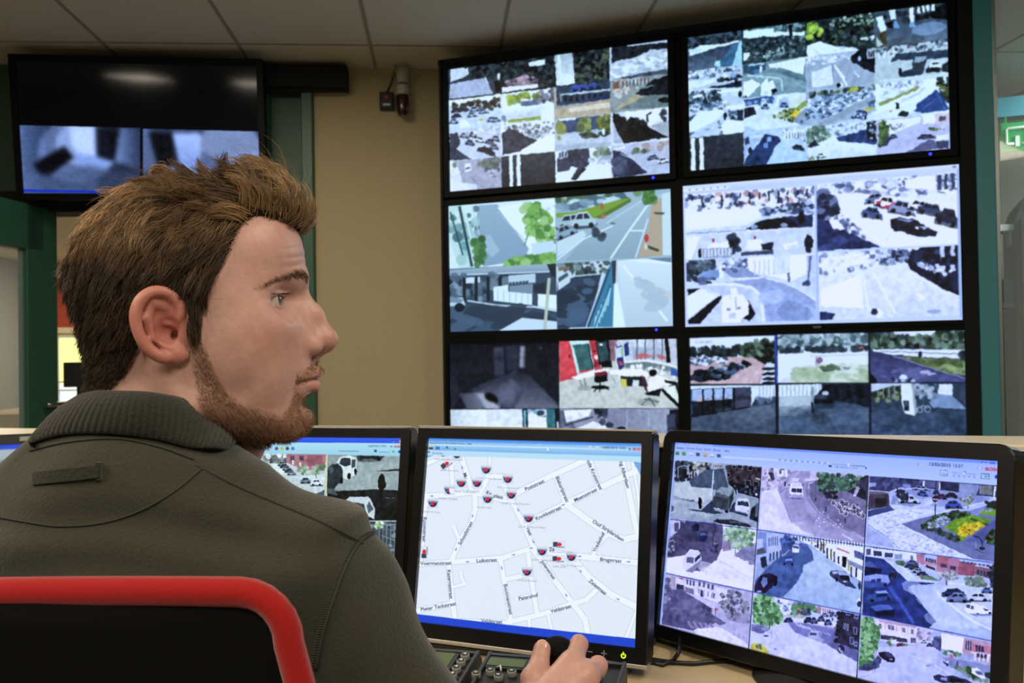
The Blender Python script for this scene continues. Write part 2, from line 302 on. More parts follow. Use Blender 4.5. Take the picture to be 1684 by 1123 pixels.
    grid(s, 4, 4, 3, 2, 'dfe5f1'); s.p('3a4258', 775, 870, 850, 790, 1000, 770, 1010, 880, 1000, 910, 880, 1020, 920, 930, 880, 920, 860, 950, 780, 965); s.b(40, '4a5168 2e3548', 6, 16, 860, 800, 1000, 790, 1000, 900, 880, 930); s.b(30, '7d8a78 97a48c 66735f', 10, 24, 1040, 790, 1140, 780, 1150, 850, 1050, 860); s.p('c8d0e0', 780, 800, 850, 790, 850, 860, 790, 870); s.bars(3, '4c556c', 14, 785, 825, 850, 815, 40)
    s.p('232a3c', 880, 1020, 960, 930, 985, 940, 910, 1018); s.b(20, '9ea6b8 c0c8d8', 8, 18, 1010, 870, 1160, 850, 1160, 890, 1020, 890, asp=2)
    grid(s, 4, 4, 3, 3, 'b3b9cd'); s.p('333c58', 1175, 815, 1230, 815, 1320, 880, 1420, 965, 1300, 995, 1175, 1000); s.bars(4, 'eaeef6', 22, 1180, 788, 1260, 775, 18); s.b(30, 'a3907f b59c94 8f8f9c c6bcc0', 10, 26, 1290, 780, 1570, 750, 1570, 810, 1330, 820); s.b(8, '46506c 57617c', 16, 26, 1190, 850, 1240, 850, 1240, 980, 1190, 980, asp=2)
    s.car(1460, 855, 80, 36, '707890', -6); s.car(1530, 880, 80, 38, 'd9dce8', -6); s.car(1490, 905, 0, 0, '777'); s.b(10, '56664e 6d7b60', 8, 20, 1290, 800, 1400, 800, 1400, 820, 1300, 830); s.l('e0e4f0', 5, 1230, 830, 1330, 880); s.noclip(); finish(s, 3, 1.3, 31)
def draw_R1(s):
    s.cols = [0, .2225, .475, .735, 1]
    V = '1b2730 2a3a42 3b4f54 22303a 4a6064'
    s.view(1126, 0, .13358)
    grid(s, 4, 4, 0, 0, '4a5c6e'); s.b(70, V, 12, 34, 30, 480, 700, 380, 700, 470, 400, 560, 30, 600); s.p('d6eef0', 60, 620, 190, 560, 470, 540, 660, 490, 670, 520, 300, 600, 200, 690, 60, 690); s.b(30, 'e6f6f4 b8d4d8', 10, 26, 70, 620, 250, 590, 220, 680, 80, 680); s.g('38485c', '5f7488', 30, 700, 300, 610, 580, 550, 460, 760, 400, 850, 30, 880)
    s.p('3f6f92', 400, 830, 570, 560, 660, 540, 580, 820); s.p('9fd2dc', 585, 815, 675, 500, 705, 500, 705, 800); s.b(10, 'b8e2e6', 14, 26, 370, 760, 430, 760, 430, 800, 380, 800)
    grid(s, 4, 4, 0, 1, '33474c'); s.b(50, '6f9498 4f7074 86acb0', 12, 30, 720, 370, 1300, 290, 1490, 280, 1490, 330, 1200, 400); s.p('d9f2f4', 715, 380, 1090, 345, 1100, 390, 1490, 385, 1490, 440, 1180, 440, 720, 470); s.p('182530', 1275, 300, 1330, 295, 1320, 480, 1285, 490); s.b(170, V+' 6a8a8e 7d9ca0 587478', 10, 30, 720, 490, 1490, 440, 1490, 680, 1000, 740, 790, 770, 720, 700); s.p('d8ecec', 720, 660, 810, 650, 760, 740, 720, 760); s.b(24, '86a6a4 a5c2be', 10, 24, 830, 640, 1220, 580, 1230, 660, 1000, 720)
    s.view(1340, 0, .13361)
    grid(s, 4, 4, 0, 2, '273a38'); s.b(190, V+' 3c5a44 50704c 22322e', 12, 36, -100, 260, 740, 140, 740, 560, -100, 560); s.b(40, '9cc23c b4d84c 7ea634', 12, 34, -100, 280, 20, 280, 110, 420, -100, 470); s.b(40, '9fb8a4 c4d6cc 7f9c88', 8, 24, 180, 240, 720, 160, 740, 280, 200, 360); s.b(20, 'bcd2d0 dceaea', 10, 26, 540, 470, 740, 430, 740, 480, 560, 480)
    s.p('e8f4fa', -100, 560, 60, 510, 200, 560, 500, 590, 560, 620, 470, 680, 300, 690, 200, 740, -100, 720); s.b(50, 'f6ffff d4e4ee b9ccd8', 14, 34, -90, 580, 560, 590, 450, 660, -90, 700); s.b(20, V, 14, 34, 560, 560, 740, 560, 740, 600, 600, 610)
    grid(s, 4, 4, 0, 3, '4a5a68'); s.b(60, '2f3c44 3f4e58 232c34', 16, 40, 750, 150, 1600, 30, 1620, 260, 1250, 260, 800, 260); s.g('405264', '6b7f98', 880, 470, 1000, 300, 1640, 200, 1640, 480, 860, 560); s.e('93b2d8', 1400, 350, 220, 80, -8, .5); s.e('4e5a64', 1100, 500, 240, 60, -8, .7); s.p('dcebf6', 750, 210, 830, 195, 885, 370, 800, 400); s.p('cfdfec', 905, 125, 990, 120, 1000, 240, 930, 250); s.p('eaf4ff', 1155, 100, 1210, 95, 1225, 260, 1170, 270)
    s.bars(4, 'e2eef8', 36, 1240, 90, 1480, 40, 80, 6); s.p('20282e', 1230, 190, 1400, 170, 1410, 220, 1240, 250); s.p('1e262c', 1400, 180, 1560, 60, 1640, 30, 1640, 240, 1450, 230); s.p('8fc0f4', 1170, 270, 1225, 262, 1240, 330, 1160, 345, al=.7); s.p('7fb4ee', 960, 260, 1010, 260, 1040, 340, 980, 350, al=.7); s.p('1c2428', 865, 280, 945, 265, 970, 350, 900, 345); s.p('544a2c', 780, 410, 870, 380, 890, 560, 850, 560); s.p('b6c2b6', 755, 450, 850, 550, 760, 575); s.p('eef4ff', 1100, 75, 1540, 20, 1545, 45, 1100, 100)
    grid(s, 4, 4, 1, 2, 'a8b6ca'); s.b(90, 'dfe8f2 c2cedc 8f9eb2 f4f8fc', 8, 24, -110, 700, 470, 690, 420, 740, 220, 790, -100, 800); s.p('9aa8bc', -100, 810, 200, 770, 450, 730, 740, 900, 740, 1010, 380, 1080, -100, 1090); s.p('ced8e6', -40, 890, 200, 800, 240, 1030, -30, 1080); s.l('dfe6f0', 30, 240, 800, 330, 920, 390, 1060); s.l('8593aa', 16, 215, 800, 240, 1000); s.p('e4ebf4', 490, 890, 560, 940, 540, 950, 480, 900); s.p('1d2838', 430, 710, 560, 600, 740, 570, 740, 900, 620, 860, 540, 800, 470, 780); s.bars(4, 'b9c6d8', 22, 640, 610, 740, 590, 120); s.bars(3, '1a2230', 16, 650, 640, 740, 620, 70); s.e('a9c2e8', 545, 720, 22, 34)
    s.e('f2f6fb', 315, 1050, 26, 30); s.e('1b2430', 285, 1050, 22, 26)
    grid(s, 4, 4, 1, 3, 'b7c6cc'); s.b(110, '3c4c60 57687c 8296a8 2c3848 c4ced8 78606a', 10, 30, 760, 590, 1640, 480, 1640, 690, 760, 700); s.p('33465e', 930, 740, 1000, 660, 1640, 610, 1640, 710, 1240, 730, 940, 755); s.bars(4, 'dfe8ee', 20, 760, 640, 1000, 600, 90); s.p('b4c4c8', 770, 790, 1200, 740, 1180, 860, 1060, 950, 770, 960); s.p('2b4058', 1030, 940, 1080, 880, 1200, 840, 1340, 890, 1300, 920, 1100, 945); s.p('3b4650', 1190, 770, 1240, 700, 1370, 690, 1340, 890, 1200, 880); s.p('8fa3b4', 1240, 700, 1370, 690, 1340, 760, 1210, 770)
    s.p('25303e', 1360, 850, 1440, 790, 1560, 830, 1550, 880, 1370, 890); s.p('dbe6e8', 1420, 750, 1530, 740, 1560, 830, 1410, 840); s.p('33424e', 1440, 770, 1530, 765, 1530, 790, 1445, 795); s.p('26323e', 1565, 800, 1640, 750, 1650, 890, 1560, 880); s.e('1c2430', 1050, 885, 20, 48); s.p('c8d6d6', 770, 990, 1640, 890, 1640, 925, 1300, 970, 800, 1010)
    s.view(1126, 0, .13358)
    grid(s, 4, 4, 1, 0, 'b6c4d2'); s.b(110, '8fa4bc 4e6480 dfe9f2 6a7f98 b8c8d8 32465c', 8, 26, 40, 880, 700, 810, 700, 930, 400, 940, 40, 970); s.p('d3dde6', 40, 1000, 400, 960, 380, 1010, 40, 1110); s.b(20, '22303a 36484a', 10, 24, 400, 980, 700, 930, 700, 970, 420, 1000, asp=2); s.p('24364e', 240, 1110, 330, 1060, 480, 1040, 705, 990, 705, 1060, 380, 1120); s.e('141c28', 628, 1010, 16, 40); s.e('6fa0e0', 600, 930, 36, 30, 0, .7); s.p('c9d6df', 40, 1110, 240, 1090, 700, 1070, 700, 1180, 40, 1190)
    s.view(1130, 140, .13358); s.b(60, '3f5468 566e80 2c3c4c 8aa2b4', 12, 34, 20, 100, 190, 80, 190, 240, 20, 240); s.p('e4eef4', 60, 130, 180, 110, 190, 140, 80, 160); s.b(50, '30424e 4b6270 86a0ac 22303a', 14, 34, 200, 90, 430, 70, 440, 230, 220, 240); s.e('16202a', 650, 110, 24, 40); s.p('dbe7ee', 350, 75, 650, 40, 640, 70, 380, 100)
    s.view(1126, 0, .13358)
    grid(s, 4, 4, 1, 1, '6f8a94'); s.p('3c5a70', 720, 800, 990, 760, 990, 860, 820, 920, 720, 900); s.p('9cc4dc', 790, 790, 980, 765, 975, 795, 790, 815); s.p('4472a8', 800, 900, 860, 855, 920, 850, 920, 900); s.p('e7f2f4', 1030, 790, 1490, 700, 1460, 920, 1350, 880, 1180, 830, 1040, 830); s.bars(6, 'c6d6dc', 14, 1100, 790, 1460, 740, 60); s.g('83a2a8', '7794a0', 720, 930, 1050, 890, 1490, 990, 1500, 1170, 720, 1200); s.l('b9d0d4', 22, 780, 930, 1150, 960, 1195, 1000, 1200, 1110); s.l('aac4ca', 10, 1350, 1000, 1490, 1090); s.e('eaf4f4', 935, 850, 18, 44); s.p('5a7a84', 1090, 870, 1350, 880, 1490, 960, 1490, 1010)
    s.p('e4eeee', 720, 1020, 820, 970, 920, 1040, 860, 1080, 720, 1190); s.p('1f2c32', 860, 1100, 920, 1050, 930, 1060, 760, 1200, 740, 1190)
    s.view(1130, 140, .13358); s.p('eaf4f8', 905, 10, 950, -60, 990, -90, 1000, -40, 1060, -60, 1085, 40, 1030, 130, 905, 130); s.p('1d2a32', 1085, 30, 1110, 70, 1040, 120, 1030, 60); s.p('bfd0d8', 940, 80, 1000, 80, 1000, 110, 945, 112); s.p('e7f1f4', 700, 60, 880, -30, 905, 0, 740, 150)
    grid(s, 4, 4, 2, 0, 'b9c9dc'); s.b(60, '45607c 6f8aa6 9fb6cc 2f4258 d9e6f2', 10, 30, 20, 240, 460, 200, 440, 300, 20, 320, asp=1.6); s.e('c48a6a', 470, 250, 10, 34); s.p('3c5c88', 20, 390, 120, 350, 270, 390, 200, 430, 20, 450); s.p('dde5f0', 130, 330, 420, 300, 460, 330, 340, 440, 100, 560, 20, 640, 20, 480); s.p('e6ecf5', 480, 260, 690, 230, 690, 290, 480, 300); s.b(24, '28384a 4f6880 8aa4b8', 10, 28, 500, 310, 610, 300, 610, 430, 510, 420); s.p('2a3c4c', 615, 310, 690, 290, 700, 430, 620, 440); s.e('1a2634', 465, 380, 22, 50); s.p('e2e8f4', 480, 420, 690, 440, 690, 580, 430, 610, 380, 540); s.b(16, '6a7c94 3a4a60', 6, 14, 370, 440, 400, 440, 430, 600, 400, 600); s.e('8ea2bc', 245, 540, 30, 16); s.p('5c7088', 20, 600, 100, 565, 40, 640, 20, 640)
    grid(s, 4, 4, 2, 1, 'ccd9ea'); s.p('34568c', 700, 180, 1050, 130, 1060, 220, 720, 250); s.b(24, '7d9cc8 c4d6ec 4a6c9c', 10, 28, 720, 190, 1050, 170, 1050, 240, 720, 250); s.car(960, 262, 100, 50, '7f98b8'); s.p('232f40', 700, 280, 820, 265, 850, 360, 700, 410); s.b(16, 'e8f0f8 9fb8d8', 16, 34, 1060, 180, 1240, 170, 1240, 260, 1080, 270); s.car(1190, 240, 110, 60, '5f86bc'); s.p('ccd9cf', 1240, 170, 1480, 150, 1340, 280, 1250, 270); s.b(90, '4f6a2c 6f8a34 38501f 8ca03c', 8, 22, 1060, 380, 1230, 290, 1340, 270, 1400, 330, 1300, 440, 1080, 410)
    s.b(40, 'e8c438 f0d048 d8b030', 8, 20, 1270, 370, 1330, 310, 1400, 310, 1380, 370, 1280, 400); s.b(30, 'a8b890 8ca078 c4cfb4', 8, 18, 1090, 370, 1190, 330, 1200, 370, 1110, 400); s.p('8fa450', 1330, 280, 1440, 190, 1485, 190, 1470, 250, 1400, 300); s.p('8d9cb4', 1300, 440, 1440, 290, 1500, 260, 1500, 480, 1420, 500); s.b(16, '4f6a2c 38501f', 10, 22, 1450, 350, 1500, 330, 1500, 400, 1450, 400); s.p('b3c2da', 700, 500, 870, 560, 1500, 480, 1500, 520, 700, 590); s.e('53617c', 1405, 450, 18, 22)
    s.view(1340, 120, .13361)
    grid(s, 4, 4, 2, 2, '9db0c6'); s.b(40, '3a4c48 506a50 6c7a3c 2c3c40', 14, 34, -110, 250, 300, 210, 740, 140, 740, 190, 300, 250, -100, 300); s.b(20, 'a8b03c c0c44c 8c983c', 14, 30, 430, 190, 520, 170, 520, 210, 440, 230); s.b(230, 'd0e0f2 7d96b8 4a6488 e8f2fb a5bcd8 5f7ca4 33486a', 9, 24, -110, 320, 300, 260, 740, 200, 740, 280, 560, 330, 300, 480, 100, 560, -110, 570, asp=1.6); s.p('93a3b4', 50, 610, 560, 340, 740, 280, 740, 340, 640, 390, 260, 590, 60, 640); s.b(30, '3e5884 6f88b4', 12, 26, 650, 370, 760, 330, 760, 400, 680, 410); s.p('24365c', 440, 560, 540, 450, 650, 470, 630, 575); s.b(22, '8aa2d0 4f6ca0 c4d4f0', 8, 18, 450, 540, 540, 470, 640, 480, 620, 560); s.b(16, 'c2c04c a8a840', 8, 18, 600, 440, 700, 425, 700, 450, 610, 460)
    s.p('c4cfdf', 640, 520, 760, 440, 760, 570, 640, 580); s.p('b7c4d4', 260, 600, 440, 565, 740, 580, 740, 600, 260, 625)
    grid(s, 4, 4, 2, 3, 'd3dfee'); s.b(60, 'b8cadf e8f0f8 8fa6c6 5a78a8 d8c0cc', 12, 34, 770, 120, 1340, 90, 1250, 180, 770, 260); s.b(30, 'c4d6ea 9db4d2 eef4fa', 12, 28, 770, 200, 1150, 180, 1100, 230, 780, 320, asp=2); s.l('8f9c58', 44, 780, 390, 1000, 310, 1280, 175); s.p('e4ecf4', 780, 420, 1290, 190, 1380, 60, 1480, 50, 1490, 210, 1260, 370, 1000, 420, 780, 480); s.l('b4c4da', 26, 1060, 350, 1250, 270, 1350, 170); s.p('2c4f94', 1260, 380, 1480, 210, 1560, 260, 1650, 450, 1340, 490, 1200, 460); s.l('6f90c8', 8, 1330, 450, 1480, 310); s.l('5c80bc', 8, 1600, 440, 1500, 250); s.b(50, '1e2c34 2f3f3a 4a5230 28363e', 14, 34, 1490, 60, 1650, 50, 1650, 420, 1560, 300)
    s.b(14, '6f7a3c 525f34', 12, 24, 1500, 150, 1650, 170, 1650, 260, 1540, 210); s.p('141c1c', 995, 370, 1040, 370, 1040, 440, 1000, 445); s.e('c87a58', 935, 470, 16, 14); s.p('dce8f2', 1060, 460, 1130, 400, 1250, 385, 1260, 420, 1160, 500, 1080, 500); s.p('1d3038', 1020, 530, 1080, 455, 1160, 490, 1120, 535); s.p('b5c8e2', 1160, 500, 1300, 470, 1300, 540, 1120, 545)
    grid(s, 4, 4, 3, 2, 'c9d4ec'); s.b(90, '6d8878 4c6858 8ea694 5c7a66', 12, 34, -120, 670, 120, 650, 180, 770, 100, 840, -110, 860); s.b(60, 'e4ecf6 8fa2bc 56708c c0cee0', 10, 26, 130, 650, 620, 600, 620, 720, 250, 770, 180, 760); s.p('2c4884', 260, 790, 620, 700, 780, 690, 780, 880, 300, 840); s.b(10, '3d5c9c 24396c', 16, 36, 320, 800, 600, 740, 700, 850, 350, 840); s.p('1f2b40', 630, 600, 780, 580, 780, 850, 640, 830); s.b(14, '7f98b4 aabfd4', 10, 20, 660, 590, 760, 600, 760, 820, 680, 800); s.g('e4eaf8', 'c4d0ee', -110, 900, 120, 830, 240, 790, 300, 840, 780, 880, 780, 1010, -110, 1070)
    s.p('26364a', 0, 810, 30, 860, 60, 900, -110, 920); s.b(14, '50684c 8a9c84', 10, 20, -100, 1030, 100, 1030, 100, 1070, -100, 1080); s.l('f0f4fc', 5, 520, 950, 600, 880); s.car(70, 1010, 110, 50, 'd4dce8')
    grid(s, 4, 4, 3, 3, 'b5b5d8'); s.p('e6e6f2', 790, 590, 1300, 540, 1300, 600, 1100, 690, 900, 760, 880, 690); s.b(36, '8d93a8 c8b8c4 5d6478 e8e0e8', 8, 20, 900, 640, 1100, 620, 1090, 690, 930, 700); s.p('f4f4fa', 1320, 510, 1480, 495, 1480, 610, 1330, 625); s.p('d8b8c4', 1480, 500, 1650, 470, 1650, 620, 1490, 620); s.bars(3, '4c5670', 28, 1530, 540, 1620, 525, 50); s.b(90, '5f7a44 4a6438 7c9454 38502c', 12, 32, 790, 590, 880, 600, 910, 700, 880, 880, 790, 900); s.p('323a58', 800, 910, 900, 780, 960, 760, 1010, 770, 1000, 800, 930, 820, 890, 890); s.car(960, 775, 100, 50, '585f7c'); s.car(1370, 780, 220, 60, '3c4460', -3); s.p('e0e0ec', 1500, 770, 1650, 750, 1650, 820, 1490, 830); s.b(16, '55643f 7a8664', 10, 22, 1400, 680, 1600, 680, 1600, 710, 1420, 710)
    s.p('5c5f88', 1120, 980, 1400, 820, 1480, 830, 1500, 930, 1150, 990); s.p('454a70', 1490, 840, 1650, 830, 1650, 930, 1500, 930)
    s.view(1130, 140, .13358)
    grid(s, 4, 4, 3, 0); paused(s, (10, 650, 695, 590, 705, 1010, 10, 1080), 0, (44, 655, 95, 650, 102, 1072, 52, 1078), (146, 645, 198, 640, 208, 1062, 156, 1068))
    grid(s, 4, 4, 3, 1, 'b3c8e6'); s.p('9fb6d8', 700, 610, 930, 580, 900, 680, 760, 760, 700, 890); s.bars(9, 'd2e0f2', 10, 770, 610, 910, 600, 50); s.bars(3, '33486c', 20, 705, 660, 760, 640, 80, 8); s.p('274478', 720, 900, 900, 690, 960, 600, 1130, 630, 1150, 690, 1080, 760, 1040, 860, 960, 990, 700, 1000); s.e('22344f', 780, 810, 22, 50); s.p('86a4d6', 970, 640, 1040, 630, 1040, 690, 980, 700); s.p('6f92ca', 930, 720, 990, 710, 990, 770, 940, 770); s.e('18294c', 960, 650, 30, 50, 0, .6); s.p('1f3460', 720, 990, 860, 870, 900, 890, 820, 990); s.g('bcd2f0', 'a9c4e6', 965, 990, 1045, 860, 1080, 760, 1150, 690, 1110, 600, 1500, 780, 1500, 950)
    s.b(50, 'e6f0f8 9fb4cc 5c708c f6fafc c8a8a8', 8, 22, 1060, 580, 1500, 520, 1500, 700, 1400, 700, 1200, 620); s.bars(9, 'eef4fb', 22, 1190, 560, 1490, 530, 110); s.bars(8, '566b84', 9, 1205, 590, 1490, 580, 70); s.car(1370, 765, 150, 64, '2c3c4c', 12); s.noclip(); finish(s, 3, 1.3, 32)
def draw_L2(s):
    s.view(720, 300, .37383); G = '5c9440 7ab052 8fc464 4a7c3c a8cc84'
    grid(s, 2, 2, 0, 0, 'e8f2fa'); s.g('9db4c6', '8ea4bc', 180, 100, 262, 95, 400, 290, 380, 340, 200, 370, 150, 250); s.p('a8c0d0', 150, 240, 230, 230, 272, 300, 240, 330, 210, 300); s.p('cfe6e4', 50, 105, 110, 100, 170, 250, 160, 375, 95, 380, 50, 250); s.b(30, '6fa0a4 a9ccc8 486c74 e0f2ee', 8, 26, 55, 110, 180, 105, 180, 250, 110, 360, 60, 250)
    s.l('2e464e', 12, 95, 105, 150, 370); s.l('dff0ee', 8, 115, 100, 160, 320); s.l('35525a', 7, 55, 130, 110, 320); s.l('c6dcd8', 5, 150, 100, 182, 230); s.b(26, '3f6c3c 5a8c4c 2e5430', 12, 24, 155, 240, 200, 235, 205, 350, 160, 370); s.p('f6fbff', 262, 110, 400, 85, 515, 75, 515, 300, 400, 290)
    s.b(90, G, 8, 22, 370, 110, 440, 90, 500, 160, 490, 240, 400, 230); s.b(40, G+' d8ecd0', 8, 20, 430, 200, 500, 190, 515, 260, 450, 270); s.b(70, G, 8, 22, 285, 345, 420, 320, 515, 300, 515, 360, 285, 370); s.l('6a8c7a', 6, 380, 280, 400, 220); s.p('d0e4f4', 410, 270, 510, 255, 515, 300, 420, 320); s.b(14, 'ccdae8 f4faff', 8, 20, 440, 90, 515, 80, 515, 130)
    s.l('b8c8d6', 4, 262, 130, 390, 260)
    grid(s, 2, 2, 0, 1, 'a9bccc'); s.b(30, '4c6448 34503c 6c8c54 57705c', 10, 24, 520, 60, 900, 40, 860, 70, 530, 100); s.p('93b3c2', 520, 100, 720, 70, 720, 110, 640, 130, 525, 130); s.b(24, 'c9e0ea 7f9cb0 456074 e8f4f8', 10, 22, 525, 90, 800, 55, 790, 90, 530, 115, asp=2); s.p('7fa034', 520, 135, 600, 130, 800, 75, 850, 68, 720, 150, 680, 160, 600, 150, 522, 155); s.p('55762a', 690, 155, 850, 70, 850, 85, 720, 160)
    s.car(585, 170, 130, 60, 'a9c2cc', -6); s.car(640, 165, 110, 70, 'bcd2da', -4); s.car(560, 215, 90, 56, '8fa9b8', -20); s.p('d4e2ea', 525, 260, 640, 210, 660, 240, 525, 330); s.g('b6c8d4', '93aab8', 680, 200, 900, 70, 1025, 40, 930, 330, 560, 345); s.p('c2a890', 940, 90, 1000, 60, 1000, 320, 880, 330, 930, 180); s.p('d8e6ec', 985, 50, 1027, 40, 1030, 320, 990, 320); s.l('f4fafc', 8, 930, 90, 840, 215, 760, 335); s.l('f0f8fb', 6, 845, 212, 905, 212); s.l('e6f0f4', 6, 925, 160, 870, 330); s.l('e9f2f6', 6, 525, 340, 640, 250, 770, 190); s.l('cfdde4', 4, 740, 180, 900, 80)
    s.b(40, '4a7438 37602e 6a9448', 8, 18, 905, 45, 950, 40, 955, 90, 910, 90); s.e('c43a44', 918, 245, 10, 18); s.e('e8d8d0', 915, 282, 7, 14); s.p('33422e', 920, 275, 975, 295, 970, 305, 930, 292); s.b(16, '2c3844 44586c', 6, 16, 680, 195, 730, 230, 720, 250, 690, 235); s.e('c05048', 722, 105, 6, 16); s.e('c46a5a', 728, 150, 10, 10); s.p('3a4c5c', 700, 245, 740, 250, 720, 262); s.e('556878', 770, 180, 12, 4); s.p('46583c', 950, 130, 1000, 132, 990, 142, 955, 140)
    grid(s, 2, 2, 1, 0, '39485a'); s.g('a9b9c8', '8c9cb0', 50, 385, 500, 355, 500, 395, 50, 412); s.l('e8f0f6', 4, 50, 408, 500, 392); s.p('1d262e', 480, 360, 525, 355, 525, 420, 500, 410); s.b(60, '27323c 55687a 8fa0b0 1b242c 70808c', 10, 24, 52, 415, 300, 405, 300, 520, 52, 530); s.p('dfe9f2', 110, 420, 185, 415, 185, 440, 112, 445); s.bars(4, '18222a', 14, 90, 420, 300, 410, 110); s.p('c8d6e2', 310, 410, 430, 400, 430, 440, 312, 450); s.bars(6, '33485a', 12, 312, 440, 400, 432, 26)
    s.p('eef6ff', 245, 460, 310, 450, 310, 480, 415, 490, 415, 540, 245, 520); s.p('f4faff', 440, 490, 525, 495, 525, 560, 440, 545); s.p('7f90a2', 315, 455, 418, 445, 418, 490, 315, 480); s.p('222e38', 420, 450, 475, 440, 475, 490, 420, 485); s.bars(6, 'b8cbe0', 4, 250, 470, 410, 490, 50); s.l('dfeaf4', 8, 415, 545, 525, 565); s.l('ced9e4', 7, 130, 520, 260, 540, 420, 548); s.g('38485a', '42566c', 50, 560, 250, 540, 470, 570, 525, 580, 525, 655, 50, 658); s.b(20, '2e3a48 4c6076', 14, 40, 60, 560, 460, 570, 460, 610, 60, 640, asp=2.5); s.p('d7e4f2', 265, 655, 370, 595, 470, 605, 525, 612, 525, 655)
    s.l('c6c8b4', 14, 490, 420, 470, 650); s.p('cddae6', 50, 510, 110, 505, 122, 540, 52, 545); s.e('161e28', 95, 550, 22, 20)
    s.p('8092a4', 50, 500, 115, 515, 100, 530, 50, 528)
    grid(s, 2, 2, 1, 1, 'd4dde8'); s.g('2c3b4c', '3b5070', 525, 440, 620, 410, 720, 400, 690, 520, 650, 636, 525, 640); s.b(26, '22303e 4a607c', 12, 36, 530, 480, 680, 430, 640, 620, 530, 630, asp=1.8); s.b(50, '1e2a30 34443c 4c5c58 8898a0', 8, 20, 525, 350, 780, 340, 740, 400, 600, 410); s.p('7f6a5c', 530, 375, 580, 368, 580, 382, 530, 390); s.p('d5e2ea', 525, 420, 575, 385, 590, 400, 580, 440, 530, 475); s.p('3f5462', 530, 420, 570, 395, 575, 410, 532, 440); s.l('c8d4dc', 6, 600, 412, 715, 402)
    s.p('3f7ea0', 740, 400, 765, 345, 775, 460, 770, 636, 660, 636, 700, 520); s.bars(6, 'a9d8ea', 8, 690, 600, 765, 450, 80, -12); s.l('1f4868', 10, 660, 636, 755, 380); s.l('2a5874', 6, 690, 636, 760, 450); s.p('2c363e', 765, 345, 785, 342, 782, 440, 770, 450); s.p('f4faff', 775, 455, 790, 440, 825, 636, 770, 636); s.g('e6ecf4', 'c9d2e0', 790, 345, 1030, 335, 1033, 632, 825, 635); s.l('f4f8fc', 12, 815, 365, 900, 470, 1010, 610); s.p('f4faff', 800, 340, 1028, 330, 1030, 360, 900, 350); s.p('6d8298', 920, 335, 1028, 328, 1028, 352, 980, 345); s.b(8, 'd0cfd0 bcc6d4', 6, 30, 830, 400, 1000, 400, 1000, 600, asp=2)
